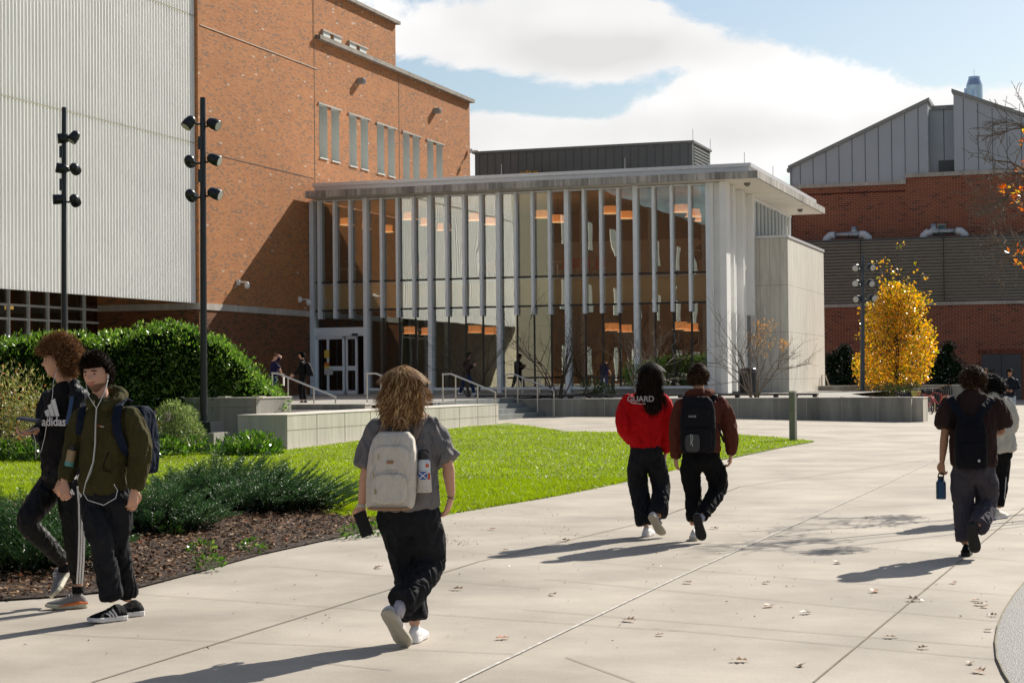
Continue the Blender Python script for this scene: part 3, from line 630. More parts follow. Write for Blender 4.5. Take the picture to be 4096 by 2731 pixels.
# red lounge chairs and tables seen on the upper floor and below
redm = mat('chair_red', (.5,.06,.025), .5); tabm = mat('table_top', (.5,.48,.44), .4)
def chair(u, v, z, lb):
    t = thing('lounge_chair', B(u, v, z), lb, 'chair', 'red chairs inside the pavilion')
    m = MB(); m.bb(u-.24,u+.24,v-.22,v+.24,z+.42,z+.48); m.build('seat', redm, t)
    m = MB(); m.prism([B(u-.24,v+.2,z+.46),B(u+.24,v+.2,z+.46),B(u+.2,v+.3,z+.88),B(u-.2,v+.3,z+.88)], VV*.04); m.build('backrest', redm, t)
    for a, b in ((-1,-1),(1,-1),(1,1),(-1,1)): m = MB(); m.tube([B(u+a*.18,v+b*.16,z+.42),B(u+a*.24,v+b*.22,z)], .012, 6); m.build('leg', steel, t)
def table(u, v, z, h, lb):
    t = thing('cafe_table', B(u, v, z), lb, 'table', 'pedestal tables inside the pavilion')
    m = MB(); m.tube([B(u,v,z+h-.04),B(u,v,z+h)], .5, 20); m.build('table_top', tabm, t)
    m = MB(); m.tube([B(u,v,z),B(u,v,z+h-.04)], .035, 8); m.build('pedestal', steel, t)
    m = MB(); m.tube([B(u,v,z),B(u,v,z+.03)], .25, 14); m.build('base', steel, t)
for k, (x, lb) in enumerate(((2330,'red chair upstairs behind the widest dark pane'),(2300,'red chair upstairs just left of its neighbour'),(2395,'red chair upstairs left of the cream reflection'),(2262,'red chair upstairs beside the round table'),(1660,'red chair upstairs behind the leftmost rippled panes'),(1960,'red chair upstairs behind the rippled middle panes'))):
    u, z = onv(x, 1050, 1.6+.3*(k % 3)); chair(u, 1.6+.3*(k % 3), 5.6, lb)
for x, y, lb in ((2230,1, 'round table upstairs beside the red chairs'),(2790,1,'pale high table upstairs by the right corner'),(1390,1,'round table upstairs behind the left dark panes')):
    u, z = onv(x, 1050, 2.2); table(u, 2.2, 5.6, 1.02 if x == 2790 else .74, lb)
for k, (x, lb) in enumerate(((1710,'red chair on the ground floor near the entrance'),(2040,'red chair on the ground floor behind the walking person'),(2190,'red chair on the ground floor behind the branches of the middle bush'),(2560,'red chair on the ground floor behind the couple'))):
    u, z = onv(x, 1500, 1.7); chair(u, 1.7, 1.0, lb)
# ---- far science building -------------------------------------------------
_B = B
def B(u, v, z): return _B(1.12*u-3.83, 1.12*v+8.21, 1.12*z-.19)   # the science block's own layout frame, farther back
sci = thing('science_building', B(24, 32, 0), 'red brick building at the right with grey sloped metal attic and dark curved ribbed drum', 'building')
zr = lambda x, y: (3050+x*.4464, 250+y*.4464)
m = MB(); V0 = 30
m.poly([B(13,V0,-.5),B(21.14,V0,-.5),B(21.14,V0,11.85),B(13,V0,11.85)]); m.poly([B(21.14,V0-.05,-.5),B(24.14,V0-.05,-.5),B(24.14,V0-.05,12.2),B(21.14,V0-.05,12.2)]); m.poly([B(24.14,V0-.12,-.5),B(48,V0-.12,-.5),B(48,V0-.12,12.2),B(24.14,V0-.12,12.2)])
m.poly([B(13,V0,-.5),B(13,45,-.5),B(13,45,11.85),B(13,V0,11.85)][::-1])
m.build('wall', red_brick, sci)
m = MB(); m.bb(12.9,21.14,V0-.12,V0+.2,11.83,12.03); m.bb(21.13,48,V0-.18,V0+.2,12.16,12.38); m.build('stone_band', limestone, sci)
m = MB(); m.poly([B(13,V0-.06,11.45),B(21.1,V0-.06,11.45),B(21.1,V0-.06,11.5),B(13,V0-.06,11.5)]); m.build('brick_course', mat('dark_course', (.06,.02,.014), .9), sci)
m = MB()
m.prism([B(14.92,V0+.02,12.03),B(21.14,V0+.02,12.03),B(21.14,V0+.02,12.38),B(22.33,V0+.02,12.38),B(22.33,V0+.02,16.2),B(14.92,V0+.02,12.95)], VV*12)
m.prism([B(23.69,V0+.02,12.38),B(45,V0+.02,12.38),B(45,V0+.02,12.5),B(27.3,V0+.02,15.1),B(23.69,V0+.02,16.6)], VV*12)
m.bb(22.33,23.69,V0+1.2,V0+12,12.38,15.95)
m.build('attic', greypanel, sci)
m = MB()
def sloped(u0,z0,u1,z1,t): m.prism([B(u0,V0-.12,z0),B(u1,V0-.12,z1),B(u1,V0-.12,z1+t),B(u0,V0-.12,z0+t)], VV*12.3)
sloped(14.8,12.9,22.42,16.22,.2)
m.build('roof_edge', mat('roof_trim', (.27,.28,.27), .5), sci)
m = MB(); sloped(23.6,16.62,27.3,15.12,.2); sloped(27.3,15.12,45,8.0,.2); m.bb(22.42,23.6,V0+1.05,V0+2,15.9,16.12); m.build('roof_edge', bpy.data.materials['roof_trim'], sci)
m = MB()
for k in range(10): u_ = 15.45+k*.708; m.bb(u_-.012,u_+.012,V0-.0,V0+.02,12.03 if u_ < 21.1 else 12.38,12.95+(u_-14.92)*.438)
for k in range(18): u_ = 24.2+k*.74; m.bb(u_-.012,u_+.012,V0-.0,V0+.02,12.38,16.5-(u_-23.69)*.41)
m.bb(23.05,23.08,V0+1.18,V0+1.2,13,15.9)
m.build('panel_seam', mat('panel_seam', (.05,.055,.06), .6), sci)
m = MB(); m.bb(22.77,23.66,V0+1.14,V0+1.2,12.38,13.15); m.build('door', mat('attic_door', (.09,.1,.105), .5), sci)
m = MB(); m.bb(14.75,14.95,V0-.2,V0+.3,12.75,12.95); m.tube([B(14.93,V0-.05,12.8),B(14.93,V0-.05,9)], .04, 8); m.build('gutter', bpy.data.materials['roof_trim'], sci)
# exhaust stacks
shiny = mat('stack_steel', (.55,.62,.70), .22, metal=1., var=.1, scale=2)
t = MB(); c0 = B(24.4,V0+6,0); 
def stk(du, dv, r, zt): 
    q = lambda z: B(24.35+du,V0+6+dv,z); t.tube([q(15),q(zt-.5),q(zt-.12),q(zt)], [r,r,r*.72,r*.7], 20)
stk(0,0,.52,18.35); stk(-.42,-.8,.13,17.6); stk(.0,-.9,.13,17.65)
t.build('exhaust_stack', shiny, sci, smooth=False)
t = MB(); t.tube([B(24.35,V0+6,18.35),B(24.35,V0+6,18.8)], .012, 5); t.build('lightning_rod', steel, sci)
# drum with horizontal ribs
m = MB(); prof = []; z = 5.42; pitch = .168
while z < 8.75:
    prof += [(z, -.26), (z+.005, -.02), (z+.045, .015), (z+.085, -.02), (z+.09, -.26)]; z += pitch
path = [(u_, 28.0) for u_ in (12, 15, 18, 21, 23.5, 25.5)]
for k in range(1, 15):
    a = k/14*radians(80); path.append((25.5+9*sin(a)*1.0, 28.0+6.5*(1-cos(a))))
nrm = []
for i in range(len(path)):
    a = path[max(i-1, 0)]; b = path[min(i+1, len(path)-1)]; t_ = Vector((b[0]-a[0], b[1]-a[1], 0)).normalized(); nrm.append((t_.y, -t_.x))
for (z, d) in prof:
    for (p, n_) in zip(path, nrm): m.v.append(tuple(B(p[0]+n_[0]*d, p[1]+n_[1]*d, z)))
k = len(path)
for i in range(len(prof)-1):
    for j in range(k-1): m.f.append((i*k+j, i*k+j+1, (i+1)*k+j+1, (i+1)*k+j)); m.m.append(0)
drum = m.build('ribbed_drum', mat('drum_metal', (.34,.32,.28), .45, metal=.2, var=.1, scale=.6), sci)
m = MB(); m.prism([B(p[0],p[1],8.72) for p in path]+[B(34,29.9,8.72),B(12,29.9,8.72)], (0,0,.09)); m.build('drum_roof', darkmetal, sci)
m = MB(); m.prism([B(p[0]+n_[0]*.06,p[1]+n_[1]*.06,5.2) for p, n_ in zip(path, nrm)]+[B(34,29.8,5.2),B(12,29.8,5.2)], (0,0,.2)); m.build('stone_band', limestone, sci)
m = MB()
for j in range(k-1): a, b = path[j], path[j+1]; m.poly([B(a[0],a[1]+.02,-.6),B(b[0],b[1]+.02,-.6),B(b[0],b[1]+.02,5.2),B(a[0],a[1]+.02,5.2)])
m.build('wall', red_brick, sci)
m = MB()
for u_ in (18.95, 23.25): m.bb(u_-.015,u_+.015,27.9,27.99,5.42,8.75)
m.build('drum_seam', darkframe, sci)
m = MB(); m.bb(25.11,27.08,27.9,27.99,.0,2.6); dj = m.build('door', mat('door_grey', (.075,.08,.085), .5), sci)
m = MB(); m.bb(26.08,26.11,27.88,27.9,.0,2.55); m.bb(25.45,25.75,27.88,27.9,1.7,1.8); m.build('door_seam', darkframe, dj)
m = MB(); m.bb(24.95,27.24,27.93,27.98,2.62,2.84); m.build('brick_lintel', brick('soldier_brick', (.22,.07,.04), (.17,.05,.03), (.09,.035,.027), (.3,.2,.15), (.34,.22,.16), pw=0, bw=.09, bh=.25), sci)
# roof ducts
duct = mat('duct_galvanised', (.4,.42,.43), .35, metal=.8, var=.25, scale=3); ductw = mat('duct_white', (.62,.66,.7), .5, var=.1)
z3 = lambda x, y: (2600+x*.6377, 200+y*.6377)
for x0, x1, xt in ((1095,1365,1280),(1705,1970,1778)):
    ua, _ = onv(*z3(x0+30,1150), 28.8); ub, _ = onv(*z3(x1-20,1150), 28.8); ut, _ = onv(*z3(xt,1110), 28.8); zc = 9.12
    m = MB(); m.tube([B(ua+.25,28.8,zc),B(ub-.2,28.8,zc)], .17, 16, mi=0); m.tube([B(ut,28.8,zc-.1),B(ut,28.8,zc+.42)], .19, 16, mi=0); m.tube([B(ut-.3,28.8,zc),B(ut+.3,28.8,zc)], .22, 16, mi=0)
    for ue, s in ((ua+.25,-1),(ub-.2,1)): m.tube([B(ue-.05*s,28.8,zc),B(ue+.2*s,28.8,zc-.03),B(ue+.4*s,28.8,zc-.2),B(ue+.45*s,28.8,zc-.45)], .23, 14, mi=1)
    m.build('roof_duct', [duct, ductw], sci, smooth=True)
m = MB(); a, b = onv(*z3(1803,1092), V0-.15), onv(*z3(1857,1125), V0-.15); m.bb(a[0],b[0],V0-.16,V0-.13,b[1]-.3,a[1],0); m.bb(a[0]+.05,b[0]-.05,V0-.18,V0-.16,b[1]-.25,a[1]-.06,1); m.build('window', [limestone, mat('teal_glass', (.05,.13,.12), .2)], sci)

B = _B
# ================================================================ terrace, walls, steps, furniture
tconc = concrete('terrace_concrete', (.36,.34,.31), stain=.2, scale=.5)
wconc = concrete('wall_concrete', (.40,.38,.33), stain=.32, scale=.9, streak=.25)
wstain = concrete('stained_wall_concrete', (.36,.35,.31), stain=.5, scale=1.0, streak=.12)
topc = concrete('wall_cap', (.62,.58,.52), stain=.12, scale=1.)
m = MB()
m.poly([B(-2,-25.6,.93),B(13.5,-25.6,.93),B(13.5,-18.75,.93),B(12.3,-18.75,.93),B(12.3,-8,.93),B(-2,-8,.93)])
m.poly([B(-2,-8,.93),B(12.3,-8,.93),B(12.3,0,1.0),B(-2,0,1.0)]); m.poly([B(12.3,-10.8,.86),B(25.7,-10.8,.86),B(25.7,-9.6,.86),B(12.3,-9.6,.86)]); m.poly([B(12.3,-9.6,.86),B(24.7,-9.6,.86),B(23.4,-5.3,.88),B(12.3,-5.3,.88)]); m.poly([B(12.3,-5.3,.88),B(23.4,-5.3,.88),B(22.4,-1,.9),B(12.3,-1,.9)]); m.poly([B(16.9,-1,.9),B(22.4,-1,.9),B(22.4,14,.9),B(16.9,14,.9)])
m.poly([B(-10,-31.8,.82),B(13.5,-31.8,.82),B(13.5,-25.6,.82),B(-10,-25.6,.82)])
m.build('terrace', tconc, kind='structure')
m = MB(); m.bb(-2,13.5,-25.75,-25.3,.6,.955); m.build('terrace_edge', wconc, kind='structure')
m = MB(); m.bb(-2,13.52,-25.77,-25.28,.955,.975); m.build('terrace_edge_cap', topc, kind='structure')
fw = thing('retaining_wall', B(14.1,-26,0), 'long low pale concrete wall block between the lawn and the steps', 'wall', None)
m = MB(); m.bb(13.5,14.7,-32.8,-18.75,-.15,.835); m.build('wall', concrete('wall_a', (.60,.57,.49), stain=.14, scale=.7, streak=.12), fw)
m = MB(); m.bb(13.48,14.71,-32.81,-18.74,.835,.85); m.build('cap', topc, fw)
m = MB()
for x in (1268,1380,1482,1580,1672,1757,1838,1912,1983): v_, _ = onu(x, 1700, 14.7); m.bb(14.69,14.703,v_-.012,v_+.012,-.1,.835)
m.bb(14.69,14.702,-32.8,-18.75,.50,.512); m.build('joint_lines', darkjoint, fw)
tw = thing('planter_wall', B(4,-31.5,0), 'taller shaded concrete wall holding up the evergreen hedge', 'wall')
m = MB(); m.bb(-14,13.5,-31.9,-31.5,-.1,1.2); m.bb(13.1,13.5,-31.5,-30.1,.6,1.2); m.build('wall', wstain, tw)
m = MB(); m.bb(-14.02,13.52,-31.92,-31.45,1.2,1.225); m.build('cap', topc, tw); m = MB(); m.bb(13.08,13.52,-31.45,-30.1,1.2,1.225); m.build('cap', topc, tw)
m = MB()
for x in (0,300,577,797,1022): u_, _ = onv(x, 1650, -31.9); m.bb(u_-.012,u_+.012,-31.905,-31.89,0,1.2)
m.bb(-14,13.5,-31.903,-31.89,1.0,1.012); m.build('joint_lines', darkjoint, tw)
clip = mat('edge_clip', (.7,.68,.62), .35, metal=.5)
for x in (1040,740,578,905,400): 
    u_, _ = onv(x, 1588, -31.7); m = MB(); m.bb(u_-.1,u_+.1,-31.93,-31.6,1.226,1.25); m.build('edge_clip', clip, tw)
m = MB(); m.poly([B(-14,-31.5,1.1),B(13.1,-31.5,1.1),B(13.1,-26.5,1.1),B(-14,-26.5,1.1)]); m.build('planter_soil', soil, kind='structure')
rw = thing('retaining_wall', B(20,-11,0), 'long low streaked concrete wall behind the walking couple', 'wall')
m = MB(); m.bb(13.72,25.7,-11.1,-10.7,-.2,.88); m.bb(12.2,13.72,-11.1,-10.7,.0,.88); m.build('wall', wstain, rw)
m = MB(); m.bb(12.18,25.72,-11.12,-10.68,.88,.9); m.build('cap', topc, rw)
m = MB()
for x in (2210,2290,2418,2545,2660,2790,2950,3088,3226,3368,3512): u_, _ = onv(x, 1640, -11.1); m.bb(u_-.01,u_+.01,-11.104,-11.09,-.1,.88)
m.build('joint_lines', mat('pale_joint', (.40,.385,.345), .8), rw)
for x in (2057,2166,2226,2340,2415,3170,3270,3370,3485,3590):
    u_, _ = onv(x, 1592, -11.0); m = MB(); m.bb(u_-.06,u_+.06,-11.14,-10.9,.9,.915); m.build('edge_clip', clip, rw)
eb = thing('retaining_wall', B(26,-9,0), 'short concrete wall end beside the bicycles', 'wall')
m = MB(); m.bb(25.45,26.02,-10.69,-9.2,-.2,.86); m.build('wall', concrete('wall_b', (.45,.42,.36), stain=.2, streak=.2), eb)
m = MB(); m.bb(25.43,26.04,-10.68,-9.18,.86,.88); m.build('cap', topc, eb)
ua, za = onv(3273,1545,12.7); ub, zb = onv(3500,1540,12.7)
bw_ = thing('planter_wall', B(ua,12.7,.5), 'low shaded concrete planter wall beside the concrete box', 'wall')
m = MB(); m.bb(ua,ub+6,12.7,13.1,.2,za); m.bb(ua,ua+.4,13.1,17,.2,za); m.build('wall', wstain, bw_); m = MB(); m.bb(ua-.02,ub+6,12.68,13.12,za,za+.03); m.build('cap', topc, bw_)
# steps: treads climb towards -u
stc = concrete('step_concrete', (.20,.215,.21), stain=.3, scale=2)
st = thing('steps', B(13.2,-15,.3), 'four dark grey concrete steps up to the terrace', 'steps')
for k in range(4):
    ua_ = 13.7-.35*k; z1 = .31+.155*(k+1)
    m = MB(); m.bb(ua_-.36 if k < 3 else 12.28,ua_,-18.74,-11.1,-.1,z1-.0); m.build('step', stc, st)
# hand rails
railm = mat('rail_steel', (.58,.56,.52), .28, metal=.75, var=.05)
def rail(pts, posts, v, lb, zb=.6):
    P0 = [B(*(lambda q: (q[0], v, q[1]))(onv(x, y, v))) for x, y in pts]
    t = thing('handrail', P0[1].copy(), lb, 'handrail', 'steel handrails on the terrace steps')
    t.location.z = zb
    m = MB(); m.tube(P0, .024, 8); m.build('top_rail', railm, t)
    for x, y0, y1 in posts:
        u_, z1 = onv(x, y0, v); _, z0 = onv(x, y1, v)
        m = MB(); m.tube([B(u_,v,z0),B(u_,v,z1)], .022, 8); m.build('post', railm, t)
rail([(1086,1492),(1113,1493),(1345,1588)], [(1089,1493,1640),(1152,1509,1640),(1255,1551,1640),(1342,1587,1640)], -21.5, 'leftmost steel handrail, near the person in black', .9)
rail([(1465,1494),(1503,1493),(1640,1549),(1700,1575)], [(1468,1494,1640),(1523,1502,1640),(1612,1538,1640),(1697,1574,1640)], -19.5, 'steel handrail partly hidden by the blonde hair')
rail([(1768,1497),(1804,1495),(1983,1569)], [(1771,1497,1605),(1822,1503,1650),(1910,1539,1650),(1981,1568,1650)], -17.5, 'steel handrail rising behind the right end of the wall block')
rail([(2020,1497),(2053,1495),(2216,1563)], [(2022,1497,1595),(2070,1503,1612),(2149,1536,1648),(2215,1562,1664)], -11.5, 'rightmost steel handrail, against the streaked wall by the steps')
q = MB(); t = thing('handrail', B(*(lambda s: (s[0],14.2,.9))(onv(3290,1560,14.2))), 'small steel handrail at the corner of the concrete box', 'handrail')
p1 = onv(3287,1500,14.2); p2 = onv(3293,1500,14.2); p3 = onv(3308,1535,14.2); q.tube([B(p1[0],14.2,.9),B(p1[0],14.2,p1[1]),B(p2[0]+.1,14.2,p2[1]),B(p3[0]+.1,14.2,p3[1]-.1)], .03, 8); q.build('top_rail', railm, t)
# long dark bench / rail line behind the right wall
benchm = mat('bench_dark', (.05,.045,.04), .6)
zb_ = onv(3000,1574,-8.6)[1]; ua = onv(1905,1590,-8.6)[0]; ub = onv(3272,1577,-8.6)[0]
t = thing('bench', B((ua+ub)/2,-8.6,.9), 'very long low dark backless bench behind the streaked wall', 'bench')
m = MB(); m.bb(ua,ub,-8.8,-8.4,zb_-.06,zb_); m.build('seat', benchm, t)
k = 0; u_ = ub-.1
while u_ > ua: m = MB(); m.bb(u_-.06,u_+.06,-8.75,-8.45,.84,zb_-.06); m.build('leg', benchm, t); u_ -= .62*1.05
# tubular leaning rails before the glass and black post
for xa, xb, lb in ((2030,2200,'dark leaning rail before the glass left of the middle bush'),(2325,2447,'dark leaning rail before the glass right of the middle bush')):
    a = onv(xa,1511,-1.5); b = onv(xb,1509,-1.5); t = thing('leaning_rail', B((a[0]+b[0])/2,-1.5,1), lb, 'rail', 'leaning rails before the glass')
    m = MB(); m.tube([B(a[0],-1.5,a[1]),B(b[0],-1.5,b[1])], .035, 8); m.build('top_rail', benchm, t)
    for f_ in (.35,.75): u_ = a[0]+(b[0]-a[0])*f_; m = MB(); m.tube([B(u_,-1.5,1),B(u_,-1.5,a[1])], .03, 8); m.build('post', steel, t)
a = onv(2451,1495,-3); t = MB(); t.bb(a[0]-.05,a[0]+.05,-3.05,-2.95,.9,a[1]); t.build('marker_post', benchm, label='slim black post before the glass behind the red sweatshirt', cat='post')
# litter bin
a = onv(2992,1480,-2); t = thing('litter_bin', B(a[0],-2,.9), 'black litter bin beside the white fins behind a bare shrub', 'bin'); c_ = B(a[0],-2,0)
m = MB(); m.tube([c_+Vector((0,0,.9)),c_+Vector((0,0,1.75))], .33, 18); m.build('body', darkframe, t); m = MB(); m.tube([c_+Vector((0,0,1.76)),c_+Vector((0,0,1.8)),c_+Vector((0,0,1.9)),c_+Vector((0,0,1.94))], [.36,.37,.26,.1], 18); m.build('lid', mat('bin_lid', (.03,.03,.03), .2), t, smooth=True)
a = onv(2948,1540,-6.5); 
# bollard light at lawn tip
bp = gD(1822,1015,.1); t = thing('bollard_light', bp, 'square grey bollard standing at the lawn tip', 'bollard')
R = Matrix.Rotation(-.55, 3, 'Z'); m = MB(); m.box((bp.x,bp.y,bp.z+.55), (.14,.12,1.16), R); m.build('post', mat('bollard_grey', (.20,.205,.175), .5, var=.1), t)
m = MB(); m.box((bp.x,bp.y,bp.z+.72), (.143,.123,.006), R); m.build('seam', mat('bollard_seam', (.1,.1,.09), .6), t); m = MB(); m.box((bp.x,bp.y,bp.z+1.145), (.145,.125,.02), R); m.build('cap', mat('bollard_cap', (.42,.42,.38), .4), t)
# ---- spotlight poles ---------------------------------------------------------
polem = mat('pole_blue_black', (.022,.027,.036), .35, metal=.3, var=.1, coat=.2); lens = mat('lamp_lens', (.5,.5,.48), .15)
def pole(px, ytop, Y, zb, r0, r1, lamps, lb, base=False, light=False, k=1., boxes=()):
    X0 = atY(px, ytop, Y); xb = atY(px+(0 if not base else 4), 1690, Y).x
    root = Vector((xb, Y, zb)); t = thing('light_pole', root, lb, 'light pole', 'dark poles with clusters of six spotlights')
    top = Vector((X0.x, Y, X0.z)); pm = polem if not light else mat('pole_grey', (.05,.065,.085), .4)
    m = MB(); m.tube([root, top], [r1, r0], 16); m.build('pole', pm, t, smooth=False)
    for (y_) in boxes: q = atY(px, y_, Y); m = MB(); m.box(Vector((X0.x-(.05 if not light else 0), Y-.1, q.z)), (.08,.06,.28)); m.build('control_box', pm, t)
    for (lx, ly, ax, ay, az, s) in lamps:
        c = atY(lx, ly, Y); d = Vector((ax, ay, az)).normalized(); h = .20*k; r = .115*k
        m = MB(); pts = [c-d*(r*cos(a)) for a in (0, .35, .7, 1.05, 1.4)]; rr = [max(.004, r*sin(a)) for a in (0, .35, .7, 1.05, 1.4)]
        m.tube(pts+[c+d*.03*k, c+d*h*.95], rr+[r*1.02, r*1.04], 16); hd = m.build('spotlight', pm, t, smooth=True)
        m = MB()
        for q in range(5): m.tube([c+d*(.05+.028*q)*k, c+d*(.06+.028*q)*k], r*1.1, 16)
        m.build('cooling_ring', pm, hd)
        m = MB(); m.tube([c+d*h*.95, c+d*(h*.97)], r*.92, 16); m.build('lens', lens, hd)
        pp = Vector((X0.x, Y, c.z-.06*k)); m = MB(); m.tube([pp, pp.lerp(c, .45)+Vector((0,0,-.05*k)), c-d*.02], .025*k, 8); m.build('bracket', pm, hd)
Y1 = 39.
pole(811, 391, Y1, .38, .062, .082, [(762,483,-.5,-.35,-.75,1),(846,492,.8,-.35,-.4,1),(757,640,.05,.9,-.25,1),(848,634,.85,-.2,-.35,1),(760,776,.15,.9,-.3,1),(850,770,.85,-.2,-.35,1)], 'tall dark light pole with six spotlights in front of the corrugated wall corner', base=True, boxes=(575,705))
t = [o for o in C.objects if o.name == 'light_pole'][0]; q = t.location
m = MB(); c0 = Vector((q.x,Y1,.62)); R = Matrix.Rotation(-.3, 3, 'Z'); m.hexa([c0+R@Vector(p) for p in ((-.34,-.34,-.13),(.34,-.34,-.13),(.34,.34,-.13),(-.34,.34,-.13),(-.31,-.31,.1),(.31,-.31,.1),(.31,.31,.1),(-.31,.31,.1))]); m.build('base_cover', polem, t)
m = MB(); m.box((q.x+.02,Y1,.2), (.86,.86,.58), R); m.build('plinth', wconc, t)
pole(256, 430, 43., 1.1, .055, .07, [(262,553,-.95,-.35,-.1,1),(301,541,-.45,-.3,-.8,1),(256,676,-.95,-.3,.15,1),(296,670,.1,.7,-.3,1),(244,797,-.95,-.3,-.05,1),(296,795,.1,.6,-.4,1)], 'tall dark light pole rising behind the hedge at left', boxes=(610,740))
for y0_ in ():pass
pole(3451, 1018, 78., .6, .075, .105, [(3425,1068,-.35,-.9,-.3,1),(3480,1066,.35,-.9,-.3,1),(3426,1131,-.4,-.9,-.2,1),(3478,1129,.3,-.9,-.35,1),(3431,1194,-.5,-.8,-.2,1),(3485,1190,.4,-.85,-.2,1)], 'far slate light pole with six round lit lamps before the yellow tree', light=True, k=1.25)
# ---- bicycles and rack ------------------------------------------------------
redp = mat('bike_red', (.45,.02,.025), .25, coat=.5); tyre = mat('tyre', (.02,.02,.02), .8); tan_ = mat('tyre_tan', (.62,.5,.3), .7); blk = mat('bike_black', (.015,.015,.017), .4); sad = mat('saddle', (.03,.03,.03), .5)
def circ(c, r, ax, n=28):
    ax = Vector(ax); return [c+ax*(r*cos(2*pi*i/n))+Vector((0,0,r*sin(2*pi*i/n))) for i in range(n+1)]
def bicycle(c, ang, fm, tm, lb, basket=None):
    t = thing('bicycle', c, lb, 'bicycle', None); a = Vector((cos(ang), sin(ang), 0)); s = Vector((-sin(ang), cos(ang), 0)); r = .33
    w1 = c+a*-.52+Vector((0,0,r)); w2 = c+a*.52+Vector((0,0,r))
    for wc in (w1, w2):
        m = MB(); m.tube(circ(wc, r, a), .024, 8, cap=False); wo = m.build('wheel', tm, t, smooth=True)
        m = MB(); m.tube(circ(wc, r*.9, a), .01, 6, cap=False)
        for k in range(12): an = 2*pi*k/12; m.tube([wc, wc+a*(r*.9*cos(an))+Vector((0,0,r*.9*sin(an)))], .003, 3)
        m.build('rim', steel, wo)
        m = MB(); m.tube([wc+a*((r+.05)*cos(x))+Vector((0,0,(r+.05)*sin(x))) for x in [radians(20+14*i) for i in range(11)]], (.035,.012), 6); m.build('mudguard', fm, t)
    bb = c+a*-.08+Vector((0,0,.28)); st_ = c+a*-.25+Vector((0,0,.82)); hd = c+a*.33+Vector((0,0,.85)); hb = c+a*.36+Vector((0,0,.68))
    m = MB()
    for p, q in ((bb,st_),(bb,hb),(st_.lerp(bb,.15),hd),(w1,bb),(w1,st_.lerp(bb,.25)),(hd,hb),(hb,w2)): m.tube([p,q], .018, 8)
    m.build('frame', fm, t)
    m = MB(); m.tube([st_, st_+Vector((0,0,.08))], .013, 6); m.tube([st_+a*-.14+Vector((0,0,.1)), st_+Vector((0,0,.1)), st_+a*.13+Vector((0,0,.1))], [(.09,.03),(.07,.03),(.02,.02)], 10, side=s); m.build('saddle', sad, t)
    h0 = hd+Vector((0,0,.16)); m = MB(); m.tube([hd, h0], .013, 6); m.tube([h0-s*.28-a*.14, h0-s*.22, h0, h0+s*.22, h0+s*.28-a*.14], .013, 6); m.build('handlebar', steel, t)
    m = MB(); m.tube([bb-s*.06,bb+s*.06], .09, 12); m.tube([bb-s*.1+a*.1,bb-s*.18+a*.1], .03, 6); m.build('crank', blk, t)
    if basket:
        m = MB(); q = h0+a*.22-Vector((0,0,.1)); m.tube([q-Vector((0,0,.22)), q-Vector((0,0,.12)), q+Vector((0,0,.02))], [(.07,.1),(.13,.17),(.15,.2)], 12); m.build('basket', basket, t)
    return t
bb_ = gp(3757,1655,0.03); bicycle(Vector((bb_.x+.1,bb_.y+.6,.05)), radians(115), redp, tan_, 'red bicycle with cream tyres in front of the rack')
bb_ = gp(3712,1662,0.03); bicycle(Vector((bb_.x-.1,bb_.y+.4,.05)), radians(105), redp, tyre, 'dark tyred red bicycle half hidden by the wall end', mat('basket_yellow', (.45,.42,.12), .6))
bb_ = gp(3800,1640,0.03); bicycle(Vector((bb_.x+.3,bb_.y+2.0,.02)), radians(120), blk, tyre, 'black bicycle rightmost in the rack behind the brown shirt')
t = thing('bike_rack', atY(3700,1600,74), 'long black ribbed hoop bicycle rack below the yellow tree', 'bicycle rack'); t.location.z = 0
for i in range(24):
    x = 3585+i*9.3; yt = 1566-min(i,23)*.9+(6*sin(i*.5)); p = atY(x, yt, 74+.0*i); m = MB()
    m.tube([Vector((p.x,p.y-.35,.0)), Vector((p.x,p.y-.35,p.z-.15)), Vector((p.x,p.y-.2,p.z)), Vector((p.x,p.y+.2,p.z)), Vector((p.x,p.y+.35,p.z-.15)), Vector((p.x,p.y+.35,0))], .028, 6); m.build('hoop', mat('rack_black', (.012,.012,.014), .22) if i == 0 else bpy.data.materials['rack_black'], t)
m = MB(); a = atY(3585,1640,74); b = atY(3800,1640,74)
for dy in (-.35,.35): m.tube([Vector((a.x,74+dy,.03)),Vector((b.x,74+dy,.03))], .025, 6)
m.build('rack_bar', bpy.data.materials['rack_black'], t)
